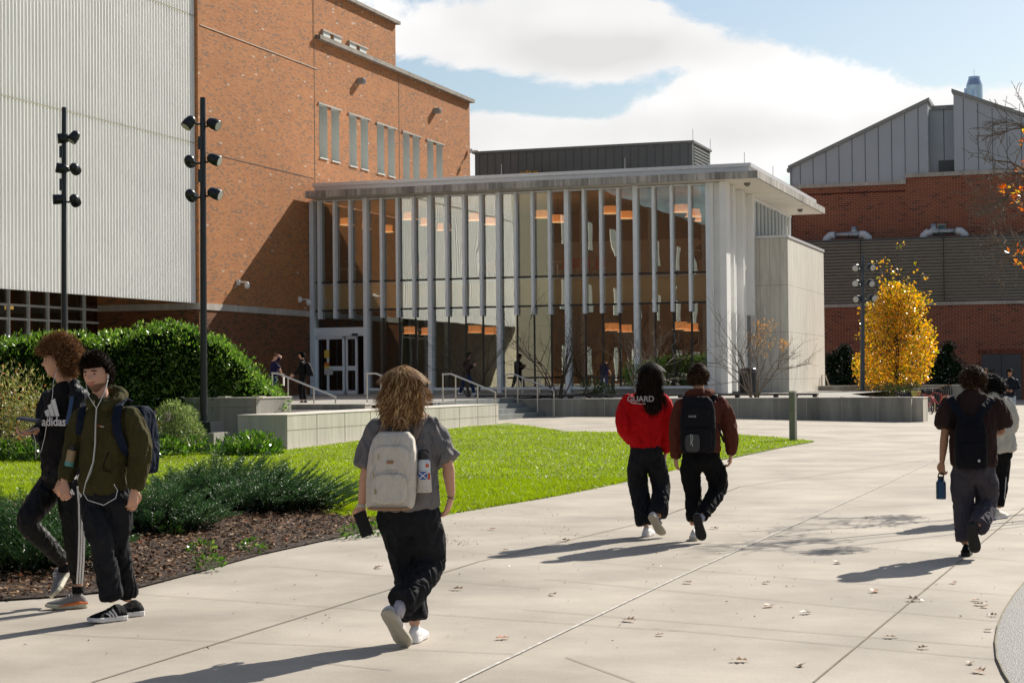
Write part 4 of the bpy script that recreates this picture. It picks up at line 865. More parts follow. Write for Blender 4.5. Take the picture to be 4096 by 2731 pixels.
# ================================================================ vegetation
def crown(name, blobs, n, L, W, m, parent=None, core=None, zb=.3, up=.4, jit=.15, aim=.8, fold=.25, **tags):
    """blobs (c, (rx,ry,rz)); leaves scattered through the outer shell of each blob"""
    vol = np.array([b[1][0]*b[1][2]+b[1][0]*b[1][1] for b in blobs]); cnt = np.maximum(1, (vol/vol.sum()*n).astype(int))
    Vs, Fs = [], []; off = 0
    for (c, r), k in zip(blobs, cnt):
        d = randdir(k); rad = 1-np.random.power(2.2, size=(k,1))*0+(-np.abs(np.random.normal(size=(k,1)))*.16+np.random.uniform(0, jit, (k,1)))
        P = np.array(c)+d*np.array(r)*rad
        D = d*aim+randdir(k, up)*.9
        l = np.random.uniform(.6, 1.3, k)*L; ww = np.random.uniform(.7, 1.2, k)*W
        V, Fc = leaf_np(P, D, l, ww, fold); Vs.append(V); Fs.append(Fc+off); off += len(V)
    o = npmesh(name, np.concatenate(Vs), np.concatenate(Fs), m, parent, **tags)
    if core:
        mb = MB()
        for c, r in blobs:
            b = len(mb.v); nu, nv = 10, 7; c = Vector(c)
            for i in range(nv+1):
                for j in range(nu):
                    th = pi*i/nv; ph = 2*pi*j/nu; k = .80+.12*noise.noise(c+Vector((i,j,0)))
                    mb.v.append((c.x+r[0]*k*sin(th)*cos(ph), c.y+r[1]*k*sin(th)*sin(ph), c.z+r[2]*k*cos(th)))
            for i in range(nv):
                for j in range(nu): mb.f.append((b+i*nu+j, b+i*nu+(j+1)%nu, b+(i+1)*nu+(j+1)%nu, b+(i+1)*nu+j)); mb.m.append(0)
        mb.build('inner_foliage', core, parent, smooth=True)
    return o
barkm = mat('bark', (.16,.13,.10), .9, var=.35, scale=12); barkd = mat('bark_dark', (.07,.055,.04), .9, var=.3, scale=12)
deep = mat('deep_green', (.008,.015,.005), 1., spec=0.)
hedgeleaf = leafmat('hedge_leaf', [(0,(.04,.09,.02)),(.5,(.11,.21,.035)),(.85,(.20,.33,.065)),(1,(.40,.48,.16))], rough=.3, trans=.42, spec=.6)
hd = thing('hedge', B(6,-29.5,1.1), 'big rounded glossy evergreen hedge above the shaded wall', 'hedge')
prof = [(-120,1400),(0,1398),(150,1376),(300,1362),(420,1368),(500,1350),(630,1330),(720,1334),(800,1360),(860,1385),(925,1445),(990,1505),(1030,1560)]
blobs = []
rnd = random.Random(3)
for (x, y) in prof:
    for Yc in (42.2, 43.6):
        tp = atY(x, y+rnd.uniform(0, 14), Yc); base = 1.0; r = .62+rnd.uniform(-.08,.12)
        z = tp.z-r+.12
        while z > base-.2:
            blobs.append(((tp.x+rnd.uniform(-.15,.15), Yc-(tp.z-z)*.5+rnd.uniform(-.15,.15), z), (r*1.05, r*.9, r))); z -= r*.85
for x in range(-60, 900, 75): tp = atY(x, np.interp(x, [p[0] for p in prof], [p[1] for p in prof])+20, 42.5); blobs.append(((tp.x, 42.5, tp.z-.35), (.5,.5,.5)))
for _ in range(60):
    x = rnd.uniform(-40, 960); yt_ = np.interp(x, [p[0] for p in prof], [p[1] for p in prof]); c_ = atY(x, yt_+rnd.uniform(-14,10), rnd.uniform(41.8,43)); r = rnd.uniform(.14,.3); blobs.append(((c_.x, c_.y, c_.z-r*.4), (r, r, r*1.1)))
for _ in range(80):
    x = rnd.uniform(-40, 980); yt_ = np.interp(x, [p[0] for p in prof], [p[1] for p in prof]); y = rnd.uniform(yt_+30, 1590); r = rnd.uniform(.22,.42); c_ = atY(x, y, 41.55+rnd.uniform(-.1,.25)); blobs.append(((c_.x, c_.y, max(c_.z, 1.15)), (r*1.2, r, r)))
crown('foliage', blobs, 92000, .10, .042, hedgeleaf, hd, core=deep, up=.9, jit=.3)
# loose shrub / dry grass at far left
gs = thing('shrub', gp(60,1800,.1), 'yellowing wispy shrub with dry grassy stems at the left edge', 'shrub')
dryl = leafmat('dry_leaf', [(0,(.10,.12,.03)),(.4,(.22,.24,.07)),(.75,(.42,.42,.2)),(1,(.35,.12,.06))], rough=.4, trans=.4)
blobs = [(tuple(atY(x, y, 36.8)), (r, .5, r)) for x, y, r in ((20,1590,.42),(90,1600,.36),(-60,1620,.5),(140,1650,.3),(60,1690,.42),(10,1720,.4),(120,1730,.3))]
crown('foliage', blobs, 3600, .10, .028, dryl, gs, up=.6, jit=1.1)
def stems(base, n, h, spread, r, m, parent, name='stem', curve=.3, seg=4, sides=4, **t):
    mb = MB()
    for i in range(n):
        a = random.uniform(0, 2*pi); s = spread*random.uniform(.1, 1); hh = h*random.uniform(.6, 1)
        b0 = Vector(base)+Vector((cos(a), sin(a), 0))*s*.25; tip = b0+Vector((cos(a)*s, sin(a)*s, hh))
        pts = [b0.lerp(tip, k/seg)+Vector((0,0,1))*hh*curve*sin(pi*k/seg)*.4+Vector((random.uniform(-1,1),random.uniform(-1,1),0))*.02 for k in range(seg+1)]
        mb.tube(pts, [r*(1-.7*k/seg) for k in range(seg+1)], sides, cap=False)
    return mb.build(name, m, parent, **t)
stems(gp(60,1800,.1)+Vector((0,1.5,0)), 150, 1.25, .8, .006, mat('dry_stem', (.32,.22,.10), .9, var=.3), gs)
# ground cover in front of the wall
gc = leafmat('groundcover_leaf', [(0,(.03,.07,.012)),(.5,(.07,.16,.025)),(.85,(.16,.28,.05)),(1,(.28,.36,.12))], rough=.25, trans=.35, spec=.6)
blobs = []
for i in range(90):
    x = rnd.uniform(-60, 1075)
    if 730 < x < 930 and rnd.random() < .7: continue
    Yc = rnd.uniform(35.6, 38.6) if x < 900 else rnd.uniform(36.5,38.2); X = atY(x, 1700, Yc).x
    h = rnd.uniform(.1,.24); blobs.append(((X, Yc, gh(X,Yc)+h*.6), (.3,.3,h)))
crown('ground_cover', blobs, 15000, .12, .05, gc, None, up=1., jit=.3, kind='stuff')
# feathery plant by the pole plinth + flowers
fp = thing('shrub', gp(700,1775,.15), 'feathery pale green shrub left of the pole plinth', 'shrub'); b0 = gp(700,1775,.15)
fl = leafmat('feather_leaf', [(0,(.10,.16,.05)),(.6,(.22,.30,.10)),(1,(.42,.46,.2))], rough=.35, trans=.4)
crown('foliage', [(tuple(atY(x, y, 38.)), (r, .3, r)) for x, y, r in ((690,1660,.25),(740,1680,.22),(660,1700,.28),(720,1720,.3),(770,1735,.2),(630,1740,.25),(700,1640,.12),(755,1655,.12))], 4200, .09, .016, fl, fp, up=1.1, jit=.4)
stems(atY(700,1760,38.), 18, .9, .4, .006, barkm, fp)
ff = thing('flowering_plant', atY(600,1760,37.6), 'small plant with orange and violet flowers beside the feathery shrub', 'plant')
stems(atY(600,1770,37.6), 26, .75, .3, .005, mat('flower_stem', (.08,.10,.03), .8), ff)
flo = leafmat('flower_orange', [(0,(.75,.25,.02)),(1,(.85,.5,.03))]); flv = leafmat('flower_violet', [(0,(.25,.12,.25)),(1,(.4,.25,.4))])
for x, y in ((592,1668),(604,1676),(617,1690),(586,1684),(600,1700),(625,1700)): crown('flower', [(tuple(atY(x, y, 37.6)), (.05,.05,.05))], 27, .045, .03, flo, ff, jit=.6)
for x, y in ((612,1660),(668,1662),(680,1672),(662,1680)): crown('flower', [(tuple(atY(x, y, 37.6)), (.05,.05,.05))], 22, .04, .025, flv, ff, jit=.6)
# yews in the foreground
yl = leafmat('yew_needle', [(0,(.02,.055,.02)),(.5,(.045,.11,.04)),(.9,(.09,.18,.055)),(1,(.16,.27,.08))], rough=.4, trans=.25, spec=.3)
def yew(base, rx, ry, h, n, seed, lb, lean=(0,0), tips=1.):
    r_ = random.Random(seed); base = Vector(base); t = thing('yew_bush', base, lb, 'bush', 'low yew bushes in the mulch bed')
    tw_ = MB(); P = []; D = []; Ls = []
    for i in range(n):
        a = r_.uniform(0, 2*pi); q = sqrt(r_.uniform(.0, 1)); 
        b0 = base+Vector((cos(a)*rx*q*.75, sin(a)*ry*q*.75, .0)); up = h*(1-.75*q*q)*r_.uniform(.6, 1.1); out = r_.uniform(.3,.7)
        dirv = Vector((cos(a)*out*(q+.15)+lean[0], sin(a)*out*.6*(q+.15)+lean[1], .45)); ln = r_.uniform(.3,.6)
        s0 = b0+Vector((0,0,up*.35)); seg = 6; pts = []
        for k in range(seg+1):
            f = k/seg; pts.append(s0+dirv*ln*f*1.1+Vector((0,0,up*.65*f-.12*f*f)))
        tw_.tube(pts, [.006*(1-.8*k/seg) for k in range(seg+1)], 3, cap=False)
        subs_ = [pts]
        for k in range(1, seg):
            for sg in (-1, 1):
                dd = (pts[k+1]-pts[k]).normalized(); sd_ = dd.cross(Vector((0,0,1))).normalized()*sg
                l2 = r_.uniform(.1,.24)*(1-.6*k/seg); e = pts[k]+(dd*.8+sd_*.7+Vector((0,0,.15)))*l2; subs_.append([pts[k], pts[k].lerp(e,.5), e])
        for sp_ in subs_:
            for j in range(len(sp_)-1):
                p, q2 = sp_[j], sp_[j+1]; dd = (q2-p); L_ = dd.length; dd.normalize(); sd_ = dd.cross(Vector((0,0,1))); sd_.normalize(); cnt = max(2, int(L_/.011))
                for c in range(cnt):
                    f = (c+r_.random())/cnt; pp = p.lerp(q2, f)
                    for sg in (-1, 1):
                        dv = sd_*sg*1.+dd*.75+Vector((0,0,r_.uniform(-.15,.45))); P.append(tuple(pp)); D.append(tuple(dv)); Ls.append(r_.uniform(.022,.036))
    V, Fc = leaf_np(np.array(P), np.array(D), np.array(Ls), .0062, .2); npmesh('foliage', V, Fc, yl, t)
    tw_.build('branches', barkd, t)
    mb = MB(); b = 0
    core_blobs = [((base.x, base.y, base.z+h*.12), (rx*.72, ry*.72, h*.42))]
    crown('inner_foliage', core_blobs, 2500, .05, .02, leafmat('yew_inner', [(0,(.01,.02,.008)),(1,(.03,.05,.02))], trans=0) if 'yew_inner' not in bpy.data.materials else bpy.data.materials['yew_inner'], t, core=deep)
    return t
yew(gp(900,2010,.05), 1.15, .9, .50, 200, 1, 'dark green yew bush left of the blonde person, between lawn and mulch', (.22,0))
yew(gp(1120,2035,.05), 1.0, .7, .40, 150, 5, 'spreading yew bush nearest to the person with the cream backpack', (.42,0))
yew(gp(650,2120,.04), .66, .5, .42, 110, 2, 'smaller yew bush on the mulch right of the olive hoodie', (.1,0))
yew(gp(110,2270,.03), .85, .7, .55, 180, 3, 'yew bush behind the tall curly haired person at the left edge')
# mulch chips and leaves
def scatter(poly, n, seed, ymax=1e9):
    r_ = np.random.RandomState(seed); xs = [p[0] for p in poly]; ys = [p[1] for p in poly]; out = []
    while len(out) < n:
        x = r_.uniform(min(xs), max(xs)); y = r_.uniform(min(ys), max(ys))
        if y < ymax and inpoly(x, y, poly): out.append((x, y))
    return np.array(out)
MV = [p for p in MULCH]
pts = scatter(MV, 30000, 1); k = len(pts)
P = np.c_[pts, np.array([gh(a, b) for a, b in pts])+.035+np.random.uniform(0,.02,k)]
V, Fc = leaf_np(P, np.c_[np.random.normal(size=(k,2)), np.random.uniform(-.25,.35,k)], np.random.uniform(.025,.08,k), np.random.uniform(.010,.028,k), .1, up=np.array([[0,0,1.]]))
npmesh('mulch_chips', V, Fc, leafmat('mulch_chip', [(0,(.03,.013,.006)),(.5,(.09,.042,.018)),(.82,(.22,.12,.06)),(1,(.48,.34,.22))], rough=.85, trans=0., spec=.12), kind='stuff')
def oakleaves(pts, size, m, name, lift=.01, **t):
    V = []; Fs = []; 
    for (x, y) in pts:
        s = size*random.uniform(.6,1.15); a = random.uniform(0, 2*pi); R = Matrix.Rotation(a, 3, 'Z')@Matrix.Rotation(random.uniform(-.12,.12), 3, 'X')@Matrix.Rotation(random.uniform(-.12,.12), 3, 'Y')
        c = Vector((x, y, gh(x, y)+lift+s*.03)); out = []
        for (px_, py_) in ((-.5,0),(-.3,.16),(-.2,.08),(-.02,.34),(.08,.12),(.28,.3),(.26,.08),(.5,0),(.26,-.08),(.28,-.3),(.08,-.12),(-.02,-.34),(-.2,-.08),(-.3,-.16)): 
            p = R@Vector((px_*s, py_*s, abs(py_)*s*.45)); out.append(tuple(c+p))
        V.append(out)
    mb = MB()
    for o_ in V: mb.poly(o_)
    return mb.build(name, m, **t)
fallm = leafmat('fallen_leaf', [(0,(.10,.045,.02)),(.5,(.22,.11,.05)),(.8,(.38,.24,.14)),(1,(.5,.12,.02))], rough=.5, trans=.15)
lp = [tuple(p) for p in scatter(MV, 520, 5)]
oakleaves(lp, .1, fallm, 'fallen_leaves_on_mulch', .05, kind='stuff')
lv = [tuple(gD(x, y)[:2]) for x, y in ((1515,1460),(1155,1468),(1445,1427),(1990,1190),(2250,1390),(2262,1395),(2240,1380),(2280,1415),(1925,1294),(1640,1215),(1160,1265),(1297,1243),(1766,1394),(1850,1410),(2045,1465),(2270,1450),(2190,1340),(1000,1300),(940,1372),(1270,1367),(2100,1380),(2010,1360),(1700,1520),(1840,1530),(2250,1545),(2230,1525),(2120,1490),(1130,1217),(870,1305),(1050,1355),(1580,1340),(1760,1340))]
oakleaves(lv, .13, fallm, 'fallen_leaves', .006, kind='stuff')
# acorns and crumbs on the paving
pts = [(random.uniform(-3,6.5), random.uniform(10.5,22)) for _ in range(420)]; pts += [(lambda q: (q.x, q.y))(gD(random.gauss(1000,45), random.gauss(1243,8))) for _ in range(170)]
pts = [p for p in pts if not inpoly(p[0], p[1], MV) and not inpoly(p[0], p[1], LAWN)]
k = len(pts); P = np.c_[np.array(pts), np.array([gh(*p) for p in pts])+.006]
V, Fc = leaf_np(P, np.c_[np.random.normal(size=(k,2)), np.zeros(k)+.1], np.random.uniform(.008,.03,k), np.random.uniform(.006,.014,k), .4, up=np.array([[0,0,1.]])); npmesh('leaf_crumbs', V, Fc, leafmat('crumb', [(0,(.06,.04,.025)),(.8,(.15,.1,.06)),(1,(.3,.2,.12))], trans=0), kind='stuff')
oakleaves([tuple(p) for p in scatter(LAWN, 160, 8)], .11, fallm, 'fallen_leaves_on_lawn', .04, kind='stuff')
# grass
def grass(n, seed, y0, y1, h, wd):
    r_ = np.random.RandomState(seed); A = np.array([(p[0], p[1]) for p in LAWN]); out = np.zeros((0,2))
    def inside(x, y):
        c = np.zeros(len(x), bool); j = len(A)-1
        for i in range(len(A)):
            xi, yi = A[i]; xj, yj = A[j]
            if yi != yj: c ^= ((yi > y) != (yj > y)) & (x < (xj-xi)*(y-yi)/(yj-yi)+xi)
            j = i
        return c
    while len(out) < n:
        y = r_.uniform(y0, y1, n*2); x = y*r_.uniform(-.30, .17, n*2); ok = inside(x, y)
        out = np.r_[out, np.c_[x[ok], y[ok]]]
    out = out[:n]; z = np.array([gh(a, b) for a, b in out])+.008
    V = np.empty((n, 3, 3)); a = r_.uniform(0, 2*pi, n); hh = r_.uniform(.5, 1.15, n)*h; w2 = wd*r_.uniform(.7, 1.3, n)
    dx, dy = np.cos(a)*w2, np.sin(a)*w2; P = np.c_[out, z]
    V[:, 0] = P-np.c_[dx, dy, z*0]; V[:, 1] = P+np.c_[dx, dy, z*0]; V[:, 2] = P+np.c_[r_.normal(size=n)*hh*.5, r_.normal(size=n)*hh*.5, hh]
    return V.reshape(-1, 3)
gm = leafmat('grass_blade', [(0,(.16,.25,.014)),(.55,(.27,.38,.018)),(.93,(.36,.46,.03)),(1,(.38,.45,.08))], rough=.4, trans=.5, spec=.25, patch=.75)
Vg = np.concatenate([grass(110000,1,15,28,.05,.006), grass(110000,2,28,50,.045,.010)]); npmesh('grass', Vg, np.arange(len(Vg)).reshape(-1,3), gm, kind='stuff')
Ve = []
r_ = random.Random(5)
for i in range(len(edge)-1):
    a, b = edge[i], edge[i+1]
    if a.x < -1.6: continue
    L_ = (b-a).length
    for k in range(int(L_*260)):
        f = r_.random(); p = a.lerp(b, f)+Vector((r_.uniform(-.16,.05), r_.uniform(-.05,.05), 0)); z = gh(p.x,p.y)+.005; an = r_.uniform(0,2*pi); hh = r_.uniform(.03,.075)
        Ve += [(p.x-.006*cos(an),p.y-.006*sin(an),z),(p.x+.006*cos(an),p.y+.006*sin(an),z),(p.x+r_.gauss(0,.03),p.y+r_.gauss(0,.03),z+hh)]
npmesh('grass_edge', Ve, np.arange(len(Ve)).reshape(-1,3), gm, kind='stuff')
weeds = [gD(x, y, .04) for x, y in ((463,1265),(480,1300),(580,1262),(810,1228),(855,1222),(392,1225))]
for i, p in enumerate(weeds):
    crown('weed', [((p.x,p.y,p.z+.03), (.1,.1,.05))], 90, .05, .025, gc, None, up=1., jit=.4, label='small green weed in the mulch, %s along the paving edge' % ('first','second','third','fourth','fifth','sixth')[i] if i else 'small green weed in the mulch nearest the olive hoodie', cat='weed', group='weeds in the mulch')
# bare multi-stem shrubs
def branch(mb, p, d, ln, r, lv, r_, tips, up=.12):
    seg = 4; pts = [p]; q = p.copy(); dd = d.copy()
    for k in range(seg):
        dd = (dd+Vector((r_.gauss(0,.13), r_.gauss(0,.13), r_.gauss(0,.1)+up*.3))).normalized(); q = q+dd*ln/seg; pts.append(q.copy())
    mb.tube(pts, [max(.0035, r*(1-.55*k/seg)) for k in range(seg+1)], 5 if lv < 2 else 3, cap=False)
    if lv >= 4: tips.append(q); return
    for k in range(3 if lv < 3 else 3):
        s = r_.randint(2, seg); a = Vector((r_.gauss(0,1), r_.gauss(0,1), r_.gauss(0,.6))).normalized()
        branch(mb, pts[s], (dd*1.+a*.75).normalized(), ln*r_.uniform(.5,.8), r*.55, lv+1, r_, tips, up)
def bareshrub(x, y, v, h, spread, n, seed, lb, leaves=None, m=None, lname='shrub'):
    r_ = random.Random(seed); u, z = onv(x, y, v); base = B(u, v, .86); t = thing('bare_shrub', base, lb, 'shrub', 'leafless multi stem shrubs before the pavilion'); mb = MB(); tips = []
    for i in range(n):
        a = r_.uniform(0, 2*pi); s = r_.uniform(.15, 1)*spread; d = Vector((cos(a)*s, sin(a)*s*.7, 1)).normalized()
        branch(mb, base+Vector((cos(a)*.12, sin(a)*.12, 0)), d, h*r_.uniform(.38,.5), .028, 1, r_, tips)
    mb.build('branches', m or barkm, t)
    if leaves:
        sel = [p for p in tips if leaves(p)]
        if sel: crown('leaves', [(tuple(p), (.1,.1,.1)) for p in sel], len(sel)*9, .07, .03, bpy.data.materials['orange_leaf'], t, up=-.6, jit=.6)
    return t
leafmat('orange_leaf', [(0,(.45,.17,.03)),(.6,(.62,.30,.06)),(1,(.7,.45,.15))], rough=.5, trans=.4)
bareshrub(1886,1588,-7.5,3.4,.55,7,11,'leafless shrub before the ground floor glass, left of the middle column', m=barkd)
bareshrub(2236,1588,-8.0,3.9,.6,9,12,'leafless shrub in the middle, just above the handrail end', m=barkd)
bareshrub(2580,1588,-8.5,3.2,.6,6,13,'thin leafless shrub rising behind the couple')
c3 = onv(3080,1350,-9.2); cc = B(c3[0],-9.2,c3[1])
bareshrub(3020,1590,-9.4,3.4,.8,9,14,'leafless shrub with a few orange leaves before the concrete box', leaves=lambda p: (p-cc).length < .75)
# yellow autumn tree
yt = thing('autumn_tree', B(*(lambda q: (q[0],9.5,.6))(onv(3590,1585,9.5))), 'bright yellow autumn tree before the far brick wall', 'tree'); Yt = 80.
yel = leafmat('yellow_leaf', [(0,(.13,.16,.02)),(.26,(.34,.32,.03)),(.45,(.78,.46,.03)),(.75,(.84,.36,.03)),(1,(.92,.68,.2))], rough=.3, trans=.52)
rows = [(1180,3550,3605),(1205,3530,3635),(1230,3500,3655),(1275,3490,3675),(1320,3478,3690),(1365,3470,3705),(1410,3460,3712),(1455,3450,3718),(1500,3455,3712),(1545,3490,3665)]
blobs = []
for (y, xa, xb) in rows:
    n_ = max(1, int((xb-xa)/55))
    for i in range(n_+1):
        x = xa+14+(xb-xa-28)*(i/max(1,n_))+rnd.uniform(-12,12); rr = rnd.uniform(.18,.48)
        for dy in (-.7,.1,.8): c_ = atY(x, y+rnd.uniform(-15,15), Yt+dy); blobs.append(((c_.x,c_.y,c_.z), (rr,rr,rr*1.1)))
blobs += [(tuple(atY(x,y,Yt)), (.12,.12,.12)) for x, y in ((3545,1040),(3602,980),(3590,1085),(3525,1115),(3650,1135),(3505,1060),(3660,1070),(3705,1105),(3712,1180),(3725,1210),(3440,1240),(3430,1350),(3735,1320),(3560,1080),(3620,1110),(3655,1160))]
crown('crown', blobs, 11500, .125, .085, yel, yt, up=.2, jit=.55, aim=.5)
mb = MB(); r_ = random.Random(9); tips = []
bs = atY(3590,1600,Yt); bs.z = .3
mb.tube([bs, bs+Vector((0,0,1.2)), bs+Vector((.05,0,3.2))], [.11,.08,.04], 8)
for i in range(26): a = r_.uniform(0,2*pi); branch(mb, bs+Vector((0,0,.8+i*.11)), Vector((cos(a)*.45, sin(a)*.45, 1)).normalized(), 1.9, .03, 2, r_, tips)
mb.build('trunk', barkd, yt)
# dark flowering evergreens by the brick wall
dkl = leafmat('camellia_leaf', [(0,(.01,.022,.008)),(.7,(.03,.055,.02)),(.92,(.05,.08,.03)),(.95,(.55,.6,.55)),(1,(.7,.72,.7))], rough=.22, trans=.1, spec=.7)
for k, (pts_, lb) in enumerate((([(3375,1420,.55),(3400,1470,.6),(3330,1450,.7),(3320,1500,.8),(3390,1520,.8),(3345,1545,.8),(3380,1395,.3)], 'dark evergreen with white flowers beside the concrete box'),([(3790,1395,.45),(3780,1440,.7),(3810,1480,.8),(3755,1490,.75),(3790,1540,.9),(3830,1535,.6),(3745,1540,.6)], 'dark evergreen with white flowers between yellow tree and grey doors'))):
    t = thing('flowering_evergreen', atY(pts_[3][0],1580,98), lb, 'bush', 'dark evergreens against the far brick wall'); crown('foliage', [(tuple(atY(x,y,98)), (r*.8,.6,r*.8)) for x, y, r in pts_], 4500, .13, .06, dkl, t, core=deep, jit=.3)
# planting behind low walls: small shrubs
lowg = leafmat('low_shrub_leaf', [(0,(.02,.04,.012)),(.6,(.06,.10,.03)),(1,(.2,.22,.06))], rough=.4)
for k, (x, y, Yc, r, lb) in enumerate(((3560,1585,77,.4,'low green plant under the yellow tree'),(2415,1575,64,.32,'low dark plant at the foot of the black post'),(2555,1515,66,.42,'small yellow green bush seen between the couple'),(3640,1575,78,.35,'low green plant left of the bicycle rack'))):
    c_ = atY(x, y, Yc); t = thing('low_plant', c_, lb, 'plant'); crown('foliage', [((c_.x+rnd.uniform(-.3,.3)*i, c_.y, c_.z+.12*i), (r,r,r*.7)) for i in range(3)], 900, .1, .04, gc if k == 2 else lowg, t, jit=.4, up=.7)
t = thing('distant_treetop', B(9,8,9.7), 'tiny orange treetop peeping over the pavilion roof', 'tree'); c_ = onv(2120,694,9); crown('crown', [(tuple(B(c_[0],9,c_[1]-.15)), (.42,.3,.2))], 500, .1, .06, yel, t, jit=.3)
# tree whose limbs reach in from the right edge; trunk stands outside the frame
rt = thing('oak_tree', (13.2,27,0), 'half bare oak whose branches with orange leaves hang in at the right edge', 'tree')
mb = MB(); mb.tube([(13.2,27,-.1),(13.15,27,1.5),(13.0,27,3.5),(12.8,27,5.5),(12.9,27,8)], [.2,.16,.14,.1,.05], 10); r_ = random.Random(21); tips = []
def limb(x0,y0,x1,y1,Y,r):
    a = atY(x0,y0,Y); b = atY(x1,y1,Y); tr = Vector((12.95,27,max(3.,a.z-.8))); pts = [tr, tr.lerp(a,.5)+Vector((0,0,.15)), a, a.lerp(b,.5)+Vector((0,0,.06)), b]; mb.tube(pts, [r*2,r*1.5,r,r*.7,r*.4], 6)
    dd = (b-a).normalized()
    for k in range(9): f = r_.uniform(.0,1); branch(mb, a.lerp(b,f), (dd+Vector((r_.gauss(0,.6),r_.gauss(0,.6),r_.gauss(0,.6)))).normalized(), .34, .008, 2, r_, tips, up=0)
limb(4130,700,3960,640,22,.018); limb(4120,850,3985,790,23,.014); limb(4140,940,4010,1050,23,.012); limb(4130,520,4080,500,22,.012); limb(4150,640,4020,800,21,.01); limb(4140,1010,4000,970,24,.01)
for k in range(7):
    a = r_.uniform(-.9,.9); z = r_.uniform(4.5,8); branch(mb, Vector((12.95,27,z)), Vector((cos(a)+.3,sin(a),.35)).normalized(), 2., .04, 2, r_, tips)
mb.build('trunk', barkm, rt)
ol = leafmat('oak_leaf', [(0,(.35,.08,.02)),(.6,(.6,.15,.03)),(.85,(.7,.3,.05)),(1,(.75,.6,.1))], rough=.35, trans=.5)
far = [p for p in tips if p.x/p.y*F+CX > 4150]; far = r_.sample(far, min(len(far), 260))
crown('leaves', [(tuple(atY(x,y,22.5)), (.09,.06,.06)) for x, y in ((4030,760),(4045,765),(4085,812),(4070,1012),(4088,1040),(4092,680))]+[(tuple(p), (.12,.12,.12)) for p in far], 3600, .075, .04, ol, rt, jit=.6)
# trees and houses behind the photographer, mirrored in the glass
for i, (x, y, h, c_) in enumerate(((-30,-30,9,0),(-12,-38,8,1),(-21,-34,10,0),(2,-40,9,1),(-40,-45,11,0))):
    t = thing('tree', (x,y,0), ('green' if c_ == 0 else 'golden')+' leafy tree behind the photographer, %s of a row' % ('first','second','third','fourth','fifth')[i], 'tree', 'trees behind the photographer')
    m = MB(); m.tube([(x,y,0),(x,y,h*.6)], [.3,.15], 8); m.build('trunk', barkd, t)
    crown('crown', [((x+rnd.uniform(-2,2),y+rnd.uniform(-2,2),h*rnd.uniform(.4,.9)), (2.,2.,1.8)) for _ in range(8)], 3500, .5, .35, [hedgeleaf, yel][c_], t, jit=.4)
# ================================================================ people
def fabric(name, col, rough=.85, var=.12, sheen=.0, bs=120, bump=.25, sp=.12):
    m = mat(name, col, rough, var=var, scale=9, bump=bump, bscale=bs, spec=sp, sheen=sheen); N = m.node_tree.nodes; L = m.node_tree.links; P = N['Principled BSDF']
    tc = N.new('ShaderNodeTexCoord'); ma = N.new('ShaderNodeMapping'); ma.inputs['Scale'].default_value = (1, 1, .55); ma.inputs['Rotation'].default_value = (0, .5, 0); L.new(tc.outputs['Object'], ma.inputs[0])
    n = N.new('ShaderNodeTexNoise'); n.inputs['Scale'].default_value = 9; n.inputs['Detail'].default_value = 2.5; n.inputs['Distortion'].default_value = 1.4; L.new(ma.outputs[0], n.inputs['Vector'])
    b = N.new('ShaderNodeBump'); b.inputs['Strength'].default_value = .9; b.inputs['Distance'].default_value = .045; L.new(n.outputs['Fac'], b.inputs['Height'])
    ob = [q for q in N if q.type == 'BUMP' and q != b][0]; L.new(b.outputs[0], ob.inputs['Normal']); return m
def skinm(name, col):
    m = mat(name, col, .5, var=.08, scale=22, spec=.4); P = m.node_tree.nodes['Principled BSDF']; P.inputs['Subsurface Weight'].default_value = .12; P.inputs['Subsurface Radius'].default_value = (.02,.008,.004); P.inputs['Subsurface Scale'].default_value = .5; return m
skin = skinm('skin_light', (.56,.31,.21)); skin2 = skinm('skin_tan', (.36,.19,.11)); lipm = mat('lips', (.42,.15,.12), .5); eyem = mat('eye', (.05,.03,.02), .2); stub = mat('stubble', (.20,.10,.065), .8)
def hairmat(name, a, b, c):
    m = leafmat(name, [(0,a),(.6,b),(1,c)], rough=.6, trans=.08, spec=.08); return m
def catmull(pts, n=5):
    out = []; k = len(pts)
    for i in range(k-1):
        p0, p1, p2, p3 = pts[max(i-1,0)], pts[i], pts[i+1], pts[min(i+2,k-1)]
        for j in range(n):
            t = j/n; out.append(tuple(.5*((2*p1[q])+(-p0[q]+p2[q])*t+(2*p0[q]-5*p1[q]+4*p2[q]-p3[q])*t*t+(-p0[q]+3*p1[q]-3*p2[q]+p3[q])*t**3) for q in range(5)))
    out.append(tuple(pts[-1])); return out
def limb_(mb, pts, side=None, n=14, cap0=True, cap1=True, sub=5):
    """pts: (Vector, rx, ry) -> smooth closed tapering tube"""
    P = [(p[0][0], p[0][1], p[0][2], p[1], p[2] if len(p) > 2 else p[1]) for p in pts]; P = catmull(P, sub)
    a = Vector(P[0][:3]); d0 = (a-Vector(P[1][:3])).normalized(); z = Vector(P[-1][:3]); d1 = (z-Vector(P[-2][:3])).normalized()
    V = [Vector(p[:3]) for p in P]; R = [(p[3], p[4]) for p in P]
    if cap0:
        r = min(R[0]); V = [a+d0*r*.55, a+d0*r*.38]+V; R = [(R[0][0]*.35, R[0][1]*.35), (R[0][0]*.75, R[0][1]*.75)]+R
    if cap1:
        r = min(R[-1]); V = V+[z+d1*r*.38, z+d1*r*.55]; R = R+[(R[-1][0]*.75, R[-1][1]*.75), (R[-1][0]*.35, R[-1][1]*.35)]
    mb.tube(V, R, n, side=side)
